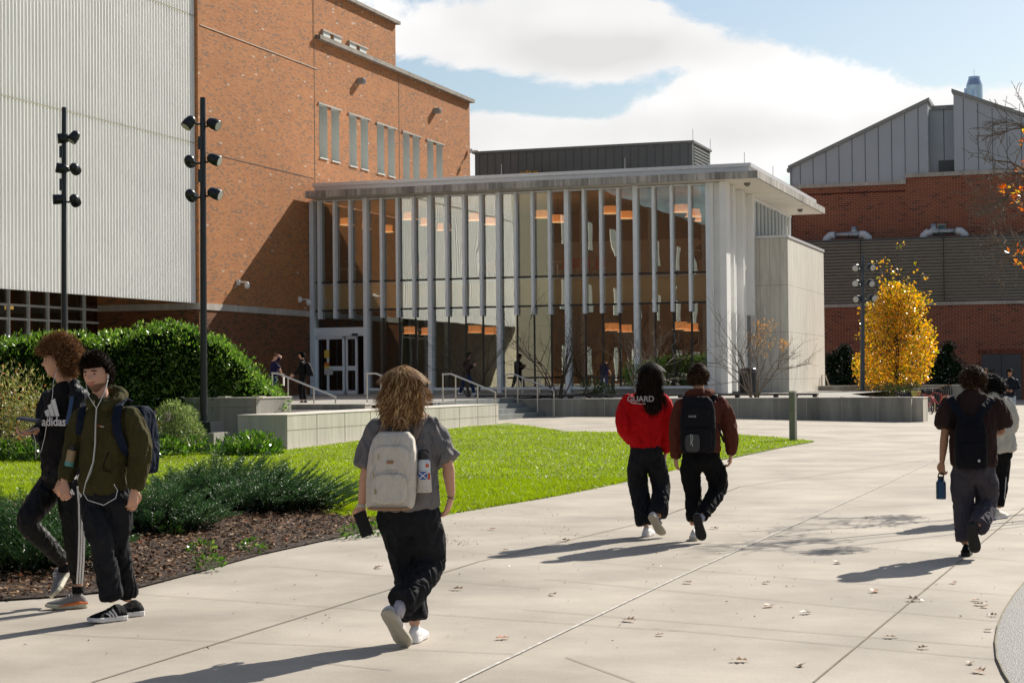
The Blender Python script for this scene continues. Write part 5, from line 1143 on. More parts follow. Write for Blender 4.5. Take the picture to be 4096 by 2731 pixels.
def remesh(mb, vox, sm=4, amp=0., freq=9., st=(1,1,.45), seed=0.):
    me = bpy.data.meshes.new('tmp'); me.from_pydata(mb.v, [], mb.f); o = bpy.data.objects.new('tmp', me); C.objects.link(o)
    r = o.modifiers.new('r', 'REMESH'); r.mode = 'VOXEL'; r.voxel_size = vox
    if sm: s = o.modifiers.new('s', 'SMOOTH'); s.iterations = sm; s.factor = .5
    dg = bpy.context.evaluated_depsgraph_get(); e = o.evaluated_get(dg); m2 = e.to_mesh()
    n = len(m2.vertices); V = np.empty(n*3, np.float32); m2.vertices.foreach_get('co', V); V = V.reshape(-1,3).copy()
    if amp:
        Nn = np.empty(n*3, np.float32); m2.vertices.foreach_get('normal', Nn); Nn = Nn.reshape(-1,3); D = np.empty(n)
        for i in range(n):
            p = V[i]; q = Vector((p[0]*freq*st[0]+seed, p[1]*freq*st[1], p[2]*freq*st[2]))
            w_ = noise.noise(q*.5)*1.2; a_ = noise.noise(q+Vector((w_, w_, 3*w_))); D[i] = (1-abs(a_)*2.2)*.6+noise.noise(q*2.3)*.35
        V += Nn*(D*amp)[:, None]
    Fc = [tuple(p.vertices) for p in m2.polygons]; e.to_mesh_clear(); bpy.data.objects.remove(o); bpy.data.meshes.remove(me)
    return V, Fc
def vmesh(name, parts, mats, parent, tagk=None, smooth=True):
    """parts: list of (V, F, material index)"""
    vs_, fs, mi = [], [], []
    for V, Fc, k in parts:
        b = len(vs_); vs_ += [tuple(v) for v in V]; fs += [tuple(i+b for i in f) for f in Fc]; mi += [k]*len(Fc) if isinstance(k, int) else list(k)
    me = bpy.data.meshes.new(name); me.from_pydata(vs_, [], fs); mats = mats if isinstance(mats, (list, tuple)) else [mats]
    for m in mats: me.materials.append(m)
    me.polygons.foreach_set('material_index', mi)
    if smooth: me.polygons.foreach_set('use_smooth', [True]*len(fs))
    me.update(); o = bpy.data.objects.new(name, me); C.objects.link(o)
    if parent is not None: setparent(o, parent)
    if tagk: tag(o, **tagk)
    return o
def headfn(x, y, z):
    """unit direction -> head surface point (x right, y forward, z up), metres"""
    X, Y, Z = x*.076, y*.096, z*.118
    if z < 0: X *= 1-.30*(-z)**1.6; 
    if z < -.05 and y < 0: Y *= 1-.45*(-z)
    if y > 0:
        Y *= .95
        g = lambda a, s: exp(-(a/s)**2)
        pz = g(z+.22, .13) if z > -.22 else g(z+.22, .06); pz2 = .5*g(z+.02, .16)
        Y += g(x, .17)*(.024*pz+.012*pz2)
        Y += .006*g(z-.2, .09)*g(x, .55)
        Y -= .011*(g(x-.38, .17)+g(x+.38, .17))*g(z-.07, .09)
        Y += .004*(g(x-.5, .2)+g(x+.5, .2))*g(z+.2, .2)
        Y += .007*g(x, .26)*(g(z+.42, .045)+g(z+.52, .045))-.004*g(x, .26)*g(z+.47, .022)
        Y += .012*g(x, .3)*g(z+.82, .16)
    return Vector((X, Y, Z))
def frame(Fv, tilt=0., roll=0.):
    Fv = Vector((Fv[0], Fv[1], 0)).normalized(); R = Vector((Fv.y, -Fv.x, 0)); f = (Fv*cos(tilt)-Vector((0,0,1))*sin(tilt)); u = R.cross(f); M = Matrix((R, f, u)).transposed()
    return M@Matrix.Rotation(roll, 3, 'Y') if roll else M
def head_mesh(c, M, s=1., nu=44, nv=36, beard=False):
    V, Fc, K = [], [], []
    for i in range(nv+1):
        th = pi*i/nv
        for j in range(nu): ph = 2*pi*j/nu; V.append(c+M@(headfn(sin(th)*sin(ph), sin(th)*cos(ph), cos(th))*s))
    for i in range(nv):
        for j in range(nu):
            Fc.append((i*nu+j, (i+1)*nu+j, (i+1)*nu+(j+1)%nu, i*nu+(j+1)%nu)); th = pi*(i+.5)/nv; ph = 2*pi*(j+.5)/nu; x, y, z = sin(th)*sin(ph), sin(th)*cos(ph), cos(th); k = 0
            if y > 0 and abs(x) < .26 and -.56 < z < -.38: k = 1
            elif beard and y > -.1 and z < -.52: k = 2
            elif beard and y > 0 and -.39 < z < -.31 and abs(x) < .33: k = 2
            K.append(k)
    for sg in (-1, 1):      # ears
        b = len(V); n1_, n2_ = 8, 6; e0 = Vector((sg*.075, -.004, -.008))
        for i in range(n2_+1):
            for j in range(n1_): th = pi*i/n2_; ph = 2*pi*j/n1_; V.append(c+M@((e0+Vector((sg*.004+.009*sin(th)*cos(ph), -.006+.017*sin(th)*sin(ph), .031*cos(th))))*s))
        for i in range(n2_):
            for j in range(n1_): Fc.append((b+i*n1_+j, b+(i+1)*n1_+j, b+(i+1)*n1_+(j+1)%n1_, b+i*n1_+(j+1)%n1_)); K.append(0)
    return V, Fc, K
capmats = {}
def hair(parent, c, M, s, hm, style, n=2600, cap=.012, L=.05, curl=0., seed=1, name='hair', dirf=None, front=.42, nape=-.55, wd=.0022, droop=.5, seg=4):
    r_ = random.Random(seed); V, Fc = [], []; nu, nv = 40, 30
    def region(x, y, z): 
        lim = front if y > .25 else (nape if y < -.35 else nape+(front-nape)*max(0., (y+.35)/.6)**1.3)
        return z-lim
    for i in range(nv+1):
        th = pi*i/nv
        for j in range(nu):
            ph = 2*pi*j/nu; x, y, z = sin(th)*sin(ph), sin(th)*cos(ph), cos(th); q = region(x, y, z); k = max(-1, min(1, q/.14))
            p = headfn(x, y, z); d = p.normalized(); nz = noise.noise(p*38+Vector((seed,0,0)))*.5+noise.noise(p*90)*.3
            V.append(c+M@((p+d*(cap*(.55+.45*max(k,0))+cap*.5*nz if k > 0 else -.012))*s))
    for i in range(nv):
        for j in range(nu): Fc.append((i*nu+j, (i+1)*nu+j, (i+1)*nu+(j+1)%nu, i*nu+(j+1)%nu))
    cm = capmats.get(hm.name) or mat(hm.name+'_under', hm.node_tree.nodes['Color Ramp'].color_ramp.elements[0].color[:3], .95, spec=.03, var=.3, scale=60); capmats[hm.name] = cm
    o = vmesh(name, [(V, Fc, 0)], cm, parent)
    SV, SF = [], []; cnt = 0
    while cnt < n:
        z = r_.uniform(-.75, 1); a = r_.uniform(0, 2*pi); h = sqrt(1-z*z); x, y = h*sin(a), h*cos(a)
        if region(x, y, z) < .02: continue
        p = headfn(x, y, z); d = p.normalized(); p = p+d*cap*.95; cnt += 1
        D = dirf(x, y, z, r_) if dirf else (d*.5+Vector((r_.gauss(0,.5), r_.gauss(0,.5), r_.gauss(0,.5)-droop)))
        D = Vector(D).normalized(); ln = L*r_.uniform(.5, 1.2); cu = r_.uniform(0, 2*pi); sd = d.cross(D); sd = sd.normalized() if sd.length > 1e-3 else Vector((1,0,0)); q = p.copy(); b = len(SV); ns = seg
        for k in range(ns+1):
            f = k/ns; off = (sd*sin(cu+f*5)+d*cos(cu+f*5))*curl*(f+.3)
            w_ = wd*(1-.6*f)*s; pp = c+M@((q+off)*s); sw = M@sd; SV += [tuple(pp-sw*w_), tuple(pp+sw*w_)]
            q = q+D*ln/ns; D = (D+Vector((0,0,-droop*.18))+d*.02).normalized()
            # keep outside the skull
            rr = (q.x/.078)**2+(q.y/.098)**2+(q.z/.12)**2
            if rr < 1.15 and style != 'free': q = q*(1+.12*(1.15-rr))
        for k in range(ns): SF.append((b+2*k, b+2*k+1, b+2*k+3, b+2*k+2))
    npmesh('strands', np.array(SV), np.array(SF), hm, o, smooth=True)
    return o
def hand(wrist, d, nrm, s=1., curl=.5, thumb=1, spread=.0):
    """d: wrist->fingers, nrm: out of the back of the hand; thumb=+1/-1 side"""
    d = Vector(d).normalized(); nrm = Vector(nrm); nrm = (nrm-d*nrm.dot(d)).normalized(); sd = d.cross(nrm)*thumb; w = Vector(wrist); mb = MB()
    limb_(mb, [(w-d*.03*s, .024*s, .019*s), (w+d*.01*s, .026*s, .017*s), (w+d*.05*s, .038*s, .016*s), (w+d*.09*s, .039*s, .014*s)], side=sd, n=12)
    for k, (o_, L_) in enumerate(((.030,.068),(.010,.078),(-.011,.072),(-.030,.055))):
        b = w+d*.085*s+sd*o_*s; dd = (d+sd*o_*3*spread).normalized(); pts = [(b-dd*.015*s, .0095*s)]; a = 0; p = b
        for j in range(3):
            a += curl*(.75+.12*k)*(.7 if j == 0 else 1.); dv = dd*cos(a)-nrm*sin(a); p = p+dv*L_*s*(.42,.32,.26)[j]; pts.append((p, (.0088,.008,.0068)[j]*s))
        limb_(mb, [(q[0], q[1], q[1]) for q in pts], n=7, sub=2)
    t0 = w+d*.025*s+sd*.026*s; t1 = t0+(sd*.8+d*.75-nrm*.25).normalized()*.038*s; t2 = t1+(sd*.25+d*1-nrm*.5).normalized()*.032*s; t3 = t2+(d*1-nrm*.7-sd*.1).normalized()*.024*s
    limb_(mb, [(t0, .014*s, .014*s), (t1, .0115*s, .0115*s), (t2, .010*s, .010*s), (t3, .008*s, .008*s)], n=7, sub=2)
    return remesh(mb, .0042*s, 1)
def shoe(parent, heel, toe, up, um, solem, s=1., ln=.285, sock=None, top=None, name='shoe', stripes=None, laces=None, accent=None):
    heel = Vector(heel); toe = Vector(toe)
    if up[2] > .9:
        g_ = gh(toe.x, toe.y)+.004
        if toe.z < g_+.12 and heel.z < g_+.12: heel.z = toe.z = g_
    e1 = (toe-heel).normalized(); up = Vector(up); e3 = (up-e1*up.dot(e1)).normalized(); e2 = e3.cross(e1); M = Matrix((e1, e2, e3)).transposed(); mid = (heel+toe)/2; o0 = mid-e1*ln*s/2
    def P(x, y, z): return o0+M@Vector((x*ln*s, y*s, z*s))
    mb = MB(); pr = [(-.01,.024,.035),(.05,.036,.062),(.18,.040,.088),(.30,.041,.088),(.42,.042,.070),(.55,.045,.056),(.70,.049,.045),(.84,.046,.036),(.94,.036,.028),(.99,.020,.018)]
    n = 14; b = 0
    for (x, w_, h_) in pr:
        for j in range(n):
            a = 2*pi*j/n; yy = w_*cos(a); zz = sin(a); zz = .022+h_*(zz if zz > 0 else zz*.12) ; mb.v.append(tuple(P(x, yy*(1-.25*max(0, sin(a))**2), zz)))
    for i in range(len(pr)-1):
        for j in range(n): mb.f.append((i*n+j, i*n+(j+1)%n, (i+1)*n+(j+1)%n, (i+1)*n+j)); mb.m.append(0)
    mb.f.append(tuple(range(n))[::-1]); mb.f.append(tuple((len(pr)-1)*n+j for j in range(n))); mb.m += [0, 0]
    up_ = mb.build(name, um, parent, smooth=True)
    sb = MB(); out = []
    for (x, w_) in ((-.02,.020),(.03,.036),(.15,.043),(.35,.041),(.55,.047),(.72,.053),(.86,.049),(.96,.036),(1.01,.014)): out.append((x, w_))
    ring = [(x, w_) for x, w_ in out]+[(x, -w_) for x, w_ in reversed(out)]; k = len(ring)
    for zz, g in ((0.,.93),(.006,1.),(.026,1.),(.032,.95)):
        for (x, y) in ring: sb.v.append(tuple(P(x, y*g, zz+(.018*max(0, x-.75)*4 if zz < .02 else .010*max(0, x-.8)*4))))
    for i in range(3):
        for j in range(k): sb.f.append((i*k+j, i*k+(j+1)%k, (i+1)*k+(j+1)%k, (i+1)*k+j)); sb.m.append(0)
    sb.f.append(tuple(range(k))[::-1]); sb.f.append(tuple(3*k+j for j in range(k))); sb.m += [0, 0]
    sb.build('sole', solem, up_, smooth=False)
    if accent:
        ab = MB()
        for sg in (-1, 1): ab.tube([P(-.01,sg*.030,.034),P(.2,sg*.045,.04),P(.5,sg*.049,.030),P(.72,sg*.055,.02)], [.007*s,.01*s,.008*s,.003*s], 6)
        ab.build('sole_accent', accent, up_)
    if stripes:
        tb = MB()
        for sg in (-1, 1):
            for q in range(3): x = .36+.085*q; tb.tube([P(x+.06,sg*.030,.082-.012*q),P(x,sg*.044,.05),P(x-.03,sg*.046,.03)], .0065*s, 5)
        tb.build('stripe', stripes, up_)
    if laces:
        tb = MB()
        for q in range(4): x = .36+.07*q; tb.tube([P(x,-.022,.088-.010*q),P(x,0,.104-.012*q),P(x,.022,.088-.010*q)], .004*s, 5)
        tb.build('laces', laces, up_)
    return up_
class Fig:
    def __init__(s, x0, y0, sc_, Y0, lb, phi, hphi=None, k=1., vox=.011, cat='person'):
        s.o = (x0, y0); s.sc = sc_; s.Y0 = Y0; s.phi = radians(phi); s.hphi = radians(hphi if hphi is not None else phi); s.k = k; s.vox = vox; s.lb = lb
        s.Fv = Vector((sin(s.phi), cos(s.phi), 0)); s.Sv = Vector((cos(s.phi), -sin(s.phi), 0)); s.HF = Vector((sin(s.hphi), cos(s.hphi), 0)); s.skin = []
    def J(s, x, y, dy=0.): return atY(s.o[0]+x*s.sc, s.o[1]+y*s.sc, s.Y0+dy)
    def root(s, x, y, z=None):
        p = s.J(x, y); 
        if z is not None: p.z = z
        s.t = thing('person', p, s.lb, 'person'); return s.t
    def body(s, j, skm, sleeves=(0, 0), tilt=0., beard=False, brow=None, torso=True, ankles=True, handp=None, neck=.052, roll=0.):
        """j: dict of joints. builds skin mesh: torso core, neck, arms, legs, hands, head"""
        k = s.k; mb = MB(); hc = (j['hl']+j['hr'])/2; sc2 = (j['sl']+j['sr'])/2; nk = j['nk']; M = frame(s.HF, tilt, roll); hd = j['hd']
        base = hd+M@Vector((0,-.02*k,-.085*k))
        limb_(mb, [(hc, .12*k, .08*k), (hc.lerp(sc2,.4), .115*k, .08*k), (hc.lerp(sc2,.8), .14*k, .085*k), (sc2-Vector((0,0,.03*k)), .12*k, .06*k), (nk, neck*1.1*k, .055*k), (nk.lerp(base,.6), neck*k, neck*k), (base+Vector((0,0,.02*k)), neck*k, .055*k)], side=s.Sv)
        for a, b, c in (('sl','el','wl'),('sr','er','wr')):
            limb_(mb, [(j[a], .05*k), (j[a].lerp(j[b],.4), .046*k), (j[b], .038*k), (j[b].lerp(j[c],.35), .038*k), (j[c], .026*k)], n=10)
        for a, b, c in (('hl','kl','al'),('hr','kr','ar')):
            limb_(mb, [(j[a]-Z*.05*k, .06*k), (j[b], .05*k), (j[b].lerp(j[c],.35), .052*k), (j[c], .034*k)], n=10)
        V, Fc = remesh(mb, s.vox, 2); parts = [(V, Fc, 0)]
        hv, hf, hk = head_mesh(hd, M, k*1.02, beard=beard); parts.append((hv, hf, hk))
        for w_, d_, n_, cu, th in (handp or []):
            V2, F2 = hand(w_, d_, n_, k, cu, th); parts.append((V2, F2, 0))
        bo = vmesh('body', parts, [skm, lipm, stub], s.t)
        # eyes and brows
        e = MB()
        for sg in (-1, 1): p = hd+M@(Vector((sg*.030, .0755, .008))*k); e.tube([p-M@Vector((.011,0,0))*k, p, p+M@Vector((.011,0,0))*k], [.002*k, .008*k, .002*k], 8)
        e.build('eye', eyem, bo)
        if brow:
            e = MB()
            for sg in (-1, 1): e.tube([hd+M@(Vector((sg*.013,.088,.024))*k), hd+M@(Vector((sg*.032,.088,.030))*k), hd+M@(Vector((sg*.052,.074,.024))*k)], [.004*k,.0058*k,.003*k], 6)
            e.build('eyebrow', brow, bo)
        s.M = M; s.bo = bo; return bo
    def top(s, j, m, torso, arms, name='shirt', amp=.006, seed=1., vox=None, extra=None, freq=13.):
        mb = MB(); limb_(mb, torso, side=s.Sv, n=20, cap0=False)
        for a in arms:
            if len(a) > 2 or a[0][1] > .06: a = [(a[0][0]-Z*.012, *[q*.84 for q in a[0][1:]])]+[(a[1][0], *[q*.95 for q in a[1][1:]])]+list(a[2:])
            limb_(mb, a, n=12, cap1=False)
        if extra: extra(mb)
        V, Fc = remesh(mb, vox or s.vox, 6, amp*s.k*2.0, freq, seed=seed); return vmesh(name, [(V, Fc, 0)], m, s.t)
    def pants(s, j, m, pelvis, legs, amp=.007, seed=2., name='trousers', freq=13.):
        mb = MB(); limb_(mb, pelvis, side=s.Sv, n=18)
        for l in legs: limb_(mb, l, n=14, cap1=False)
        V, Fc = remesh(mb, s.vox, 4, amp*s.k*2.0, freq, seed=seed); return vmesh(name, [(V, Fc, 0)], m, s.t)
def vtext(txt, c, right, up, size, m, name, parent, depth=.002, bold=0.):
    cu = bpy.data.curves.new(name, 'FONT'); cu.body = txt; cu.size = size; cu.extrude = depth; cu.align_x = 'CENTER'; cu.align_y = 'CENTER'; cu.offset = bold
    o = bpy.data.objects.new('tmp', cu); C.objects.link(o); dg = bpy.context.evaluated_depsgraph_get(); me = bpy.data.meshes.new_from_object(o.evaluated_get(dg)); bpy.data.objects.remove(o)
    right = Vector(right).normalized(); up = Vector(up); up = (up-right*up.dot(right)).normalized(); n = right.cross(up); M = Matrix((right, up, n)).transposed().to_4x4(); M.translation = Vector(c); me.transform(M); me.name = name
    me.materials.clear(); me.materials.append(m); o2 = bpy.data.objects.new(name, me); C.objects.link(o2); setparent(o2, parent); return o2
def lp_(a, b, f): return a.lerp(b, f)
def bag(parent_name, c, R, U_, Bk, w, h, d, m, lb, k=1., bulge=.03, amp=.004, cat='backpack'):
    """rounded backpack: R right, U_ up, Bk outward"""
    t = thing(parent_name, c, lb, cat); mb = MB(); R = Vector(R).normalized(); U_ = Vector(U_).normalized(); Bk = Vector(Bk).normalized(); rows_ = [(-.5,.86,.8),(-.46,.96,.97),(-.3,1.,1.05),(0,1,1.),(.25,.95,.88),(.4,.82,.7),(.48,.6,.45)]
    n = 24; V = []
    for (f, a, b) in rows_:
        for q in range(n):
            an = 2*pi*q/n; e = .45; x = math.copysign(abs(cos(an))**e, cos(an))*w/2*a; y = math.copysign(abs(sin(an))**e, sin(an))*d/2*b; mb.v.append(tuple(c+R*x+U_*(f*h)+Bk*y))
    for i in range(len(rows_)-1):
        for q in range(n): mb.f.append((i*n+q, i*n+(q+1)%n, (i+1)*n+(q+1)%n, (i+1)*n+q)); mb.m.append(0)
    mb.f.append(tuple(range(n))[::-1]); mb.f.append(tuple((len(rows_)-1)*n+q for q in range(n))); mb.m += [0, 0]
    V, Fc = remesh(mb, .010, 5, amp, 11., seed=c.x); vmesh('bag_body', [(V, Fc, 0)], m, t); return t, mb
def panel(parent, name, c, R, U_, Bk, w, h, d, m, e=.5, amp=.002):
    mb = MB(); n = 24; R = Vector(R).normalized(); U_ = Vector(U_).normalized(); Bk = Vector(Bk).normalized()
    for (z, g) in ((-.5,.93),(-.2,1.),(.2,1.),(.42,.94),(.5,.82)):
        for q in range(n): an = 2*pi*q/n; mb.v.append(tuple(c+R*(math.copysign(abs(cos(an))**e, cos(an))*w/2*g)+U_*(math.copysign(abs(sin(an))**e, sin(an))*h/2*g)+Bk*(z*d)))
    for i in range(4):
        for q in range(n): mb.f.append((i*n+q, i*n+(q+1)%n, (i+1)*n+(q+1)%n, (i+1)*n+q)); mb.m.append(0)
    mb.f.append(tuple(range(n))[::-1]); mb.f.append(tuple(4*n+q for q in range(n))); mb.m += [0, 0]
    return mb.build(name, m, parent, smooth=False)
Z = Vector((0,0,1))
dkhair = hairmat('hair_dark', (.008,.005,.004), (.016,.010,.007), (.045,.026,.016)); brhair = hairmat('hair_brown', (.06,.026,.011), (.20,.095,.04), (.48,.27,.13)); blond = hairmat('hair_blonde', (.09,.042,.016), (.26,.14,.058), (.60,.40,.20)); bkhair = hairmat('hair_black', (.004,.004,.004), (.010,.008,.008), (.03,.024,.02)); mdhair = hairmat('hair_mid', (.015,.008,.005), (.04,.02,.011), (.13,.075,.04))
blackf = fabric('black_cloth', (.007,.007,.008), .8, var=.2); denim = fabric('black_denim', (.015,.016,.019), .8, var=.45, bs=200); navyf = fabric('navy_cloth', (.008,.010,.016), .85); whitef = mat('shoe_white', (.72,.70,.70), .55, var=.05); solew = mat('sole_pale', (.48,.44,.36), .7, var=.15); soled = mat('sole_dark', (.02,.02,.02), .8)
phonem = mat('phone', (.008,.008,.009), .45, spec=.25)
def phone(c, R, U_, N_, w, h, lb, m=phonem, th=.010, case=None):
    t = thing('phone', c, lb, 'phone'); M = Matrix((Vector(R).normalized(), Vector(U_).normalized(), Vector(N_).normalized())).transposed(); mb = MB(); mb.box(c, (w, h, th), M); o = mb.build('case', m, t)
    bv = o.modifiers.new('b', 'BEVEL'); bv.width = .004; bv.segments = 3
    mb = MB(); mb.box(c+M@Vector((0,0,th*.55)), (w*.92, h*.95, .0015), M); mb.build('screen', phonem, t); return t
# ---------------------------------------------------------------- blonde person with cream backpack
f = Fig(1350,1400,.7971,11.0,'person with wavy blonde hair, grey tee and white sneakers walking away',12)
J = f.J; f.root(395,1460,0)
j = dict(hd=J(332,192,.02), nk=J(335,322), sl=J(212,378), sr=J(462,362), el=J(148,600,-.02), er=J(552,575,-.02), wl=J(122,775,.03), wr=J(571,728,.03), hl=J(295,850), hr=J(432,850), kl=J(338,1090,.06), kr=J(462,1075,.04), al=J(388,1375), ar=J(322,1275,-.24))
f.body(j, skin, handp=[(j['wl'],(-.05,.1,-1),(-.3,-.8,.0),.55,1),(j['wr'],(-.25,.1,-1),(.9,-.3,0),.45,-1)])
tee = fabric('grey_tee', (.17,.16,.16), .85, var=.06)
f.top(j, tee, [(J(345,800,0),.185,.14),(J(345,760),.20,.155),(J(342,620),.19,.145),(J(338,480),.198,.135),(J(336,400),.168,.11),(J(335,350),.13,.085),(J(335,325),.07,.065)],
      [[(j['sl'],.085),(J(180,470,0),.088,.08),(J(140,590,-.02),.082,.075)],[(j['sr'],.085),(J(505,460,0),.09,.08),(J(562,555,-.02),.088,.078)]], name='tee', amp=.011, freq=11)
f.pants(j, denim, [(J(350,770),.175,.125),(J(357,830),.195,.145),(J(360,870),.18,.14)], [[(J(298,860),.105,.115),(J(318,960,.03),.092),(J(340,1090,.06),.080),(J(372,1230,.03),.078),(J(388,1350,0),.080)],[(J(425,860),.115,.12),(J(452,960,.03),.105),(J(460,1070,.04),.092),(J(400,1170,-.1),.088),(J(320,1270,-.25),.092)]], amp=.009)
shoe(f.t, J(378,1462,-.06), J(425,1455,.20), (0,0,1), whitef, whitef, laces=whitef)
shoe(f.t, J(243,1322,-.33), J(343,1488,-.23), (.25,.9,.35), whitef, solew, laces=whitef)
mb = MB(); mb.tube([J(122,772,.03),J(123,786,.03)], .031, 14); mb.build('wrist_watch', mat('watch', (.5,.47,.43), .35), f.t)
mb = MB(); mb.tube([J(570,738,.03),J(569,742,.03)], .029, 14); mb.build('wrist_band', darkframe, f.t)
sockm = fabric('sock_pale', (.45,.43,.50))
def sock(f_, a, b, m=None):
    mb = MB(); mb.tube([a, a.lerp(b,.5), b], .040, 12); mb.build('sock', m or sockm, f_.t, smooth=True)
sock(f, J(324,1262,-.235), J(298,1330,-.27))
def bl_dir(x, y, z, r_): return Vector((x*1.0+r_.gauss(0,.1), y*.7-.15, -.15 if z > .6 else -.9))
hb_ = hair(f.t, j['hd'], f.M, 1.05, blond, 'long', n=3600, cap=.018, L=.11, curl=.004, seed=4, front=.35, nape=-.75, dirf=bl_dir, wd=.003, droop=1.1, seg=6)
# long back hair: wavy ribbons draping over the shoulders
def longhair(parent, starts, ends, n, hm, seed, w=.004, wav=.010, seg=12, out=Vector((0,-1,0)), bul=.03, name='long_strands'):
    r_ = random.Random(seed); SV, SF = [], []
    for i in range(n):
        f_ = r_.random(); a = starts(f_, r_); e = ends(f_, r_); ph = r_.uniform(0, 6.28); fr = r_.uniform(1.6, 2.6); b = len(SV); sd = Vector((1, r_.uniform(-.6,.6), 0)).normalized()
        for k in range(seg+1):
            t = k/seg; p = a.lerp(e, t)+out*bul*sin(pi*min(1,t*1.2))+Vector((sin(ph+t*6.28*fr)*wav*(.3+t), cos(ph+t*6.28*fr)*wav*.6*(.3+t), 0)); ww = w*(1-.55*t*t)
            SV += [tuple(p-sd*ww), tuple(p+sd*ww)]
        for k in range(seg): SF.append((b+2*k, b+2*k+1, b+2*k+3, b+2*k+2))
    return npmesh(name, np.array(SV), np.array(SF), hm, parent, smooth=True)
r0_ = .11
def skull(J, cx, cy, rx, rz, ry=.112):
    def g(q, r_):
        nz = r_.uniform(-.25, .93); nx = (-1+2*q)*.98*sqrt(1-nz*nz); ny = -sqrt(max(0, 1-nz*nz-nx*nx)); return J(cx+nx*rx, cy-nz*rz, .02+ny*ry-.012)
    return g
longhair(hb_, skull(J, 332, 192, 72, 108), lambda q, r_: J(322+(-1+2*q)*96+r_.gauss(0,12), 372+r_.gauss(0,34)-abs(q-.45)*150, r_.uniform(-.15,-.02)), 2600, blond, 3, wav=.009)
longhair(hb_, lambda q, r_: J(270+r_.gauss(0,12), 150+r_.uniform(0,80), r_.uniform(-.05,.06)), lambda q, r_: J(198+r_.gauss(0,16), 268+r_.gauss(0,22), r_.uniform(-.03,.1)), 90, blond, 5, w=.0018, wav=.012)
longhair(hb_, lambda q, r_: J(395+r_.gauss(0,12), 150+r_.uniform(0,60), r_.uniform(-.05,.06)), lambda q, r_: J(462+r_.gauss(0,10), 232+r_.gauss(0,22), r_.uniform(-.03,.1)), 240, blond, 6, w=.0024, wav=.010)
# backpack
cream = fabric('cream_canvas', (.60,.555,.49), .85, var=.05, bs=260); tanl = mat('tan_leather', (.30,.17,.09), .6, var=.1)
bc = J(275,600,-.20); Rb = Vector((cos(.10), sin(.10)*-1, 0)); Ub = Vector((.06,0,1)).normalized(); Bk = Vector((-.1,-1,-.05))
bp_, _ = bag('backpack', bc, Rb, Ub, Bk, .295, .47, .17, cream, 'cream canvas backpack with tan trim on the blonde person', amp=.005)
panel(bp_, 'front_pocket', bc+Ub*-.105+Vector(Bk).normalized()*.088+Rb*.0, Rb, Ub, Bk, .215, .185, .04, cream)
panel(bp_, 'front_pocket', bc+Ub*.075+Vector(Bk).normalized()*.072, Rb, Ub, Bk, .21, .155, .035, cream)
panel(bp_, 'label_patch', bc+Ub*.055+Vector(Bk).normalized()*.093-Rb*.0, Rb, Ub, Bk, .042, .02, .006, tanl)
mb = MB(); B1 = Vector(Bk).normalized(); mb.tube([bc+Ub*-.222+B1*.05-Rb*.125, bc+Ub*-.222+B1*.098-Rb*.09, bc+Ub*-.222+B1*.10+Rb*.09, bc+Ub*-.222+B1*.05+Rb*.125], (.010), 8); mb.build('base_trim', tanl, bp_)
mb = MB(); mb.tube([bc+Ub*.20+B1*.04-Rb*.09, bc+Ub*.225+B1*.02, bc+Ub*.20+B1*.04+Rb*.09], .004, 6); mb.tube([bc+Ub*.005+B1*.075-Rb*.105, bc+Ub*.005+B1*.095, bc+Ub*.005+B1*.075+Rb*.105], .003, 6); mb.build('zip', mat('zip_pale', (.5,.5,.45), .5), bp_)
mb = MB(); mb.tube([J(318,392,-.13), J(306,352,-.16), J(322,338,-.16), J(338,352,-.16), J(342,392,-.13)], .009, 8); mb.build('grab_handle', tanl, bp_)
mb = MB(); mb.tube([bc+Ub*.15-B1*.05+Rb*.10, J(420,345,-.10), J(440,322,0), J(450,345,.1)], [(.024,.006)]*4, 8, side=Rb); mb.tube([bc+Ub*.15-B1*.05-Rb*.10, J(240,360,-.10), J(225,345,0), J(225,370,.1)], [(.024,.006)]*4, 8, side=Rb); mb.tube([J(395,785,-.12), J(500,690,-.05), J(478,560,.08)], [(.016,.004)]*3, 8, side=Rb); mb.build('strap', fabric('strap_tan', (.24,.17,.13), .8), bp_)
mb = MB(); p = J(432,650,-.17); mb.tube([p+Z*-.075,p+Z*-.07,p+Z*.03], [(.05,.045),(.055,.05),(.05,.045)], 12); mb.build('side_pocket', cream, bp_)
for x, y in ((205,535),(180,625),(190,710)): mb = MB(); mb.tube([J(x,y-12,-.305), J(x+2,y+14,-.305)], .004, 6); mb.build('zip_pull', mat('brass', (.35,.28,.12), .4, metal=.8) if x == 205 else bpy.data.materials['brass'], bp_)
bt = thing('water_bottle', J(436,600,-.17), 'white bottle with blue cross stickers in the cream backpack side pocket', 'bottle'); p = J(435,590,-.18)
mb = MB(); mb.tube([p-Z*.11,p+Z*.035,p+Z*.05], [.038,.038,.030], 18); mb.build('bottle_body', mat('bottle_white', (.6,.65,.7), .35), bt)
mb = MB(); mb.tube([p+Z*.05,p+Z*.085,p+Z*.088], [.031,.031,.02], 16); mb.tube([p+Z*.085-Vector((.03,0,0)),p+Z*.105-Vector((.02,0,0)),p+Z*.105+Vector((.02,0,0)),p+Z*.085+Vector((.03,0,0))], .006, 6); mb.build('bottle_cap', darkframe, bt)
mb = MB(); q = p+Vector((-.006,-.0405,-.045)); mb.box(q, (.05,.003,.045)); mb.build('sticker', mat('sticker_blue', (.02,.09,.38), .4), bt)
mb = MB(); mb.tube([q+Vector((-.024,-.002,-.02)), q+Vector((.024,-.002,.02))], .0035, 5); mb.tube([q+Vector((-.024,-.002,.02)), q+Vector((.024,-.002,-.02))], .0035, 5); mb.build('sticker_cross', whitef, bt)
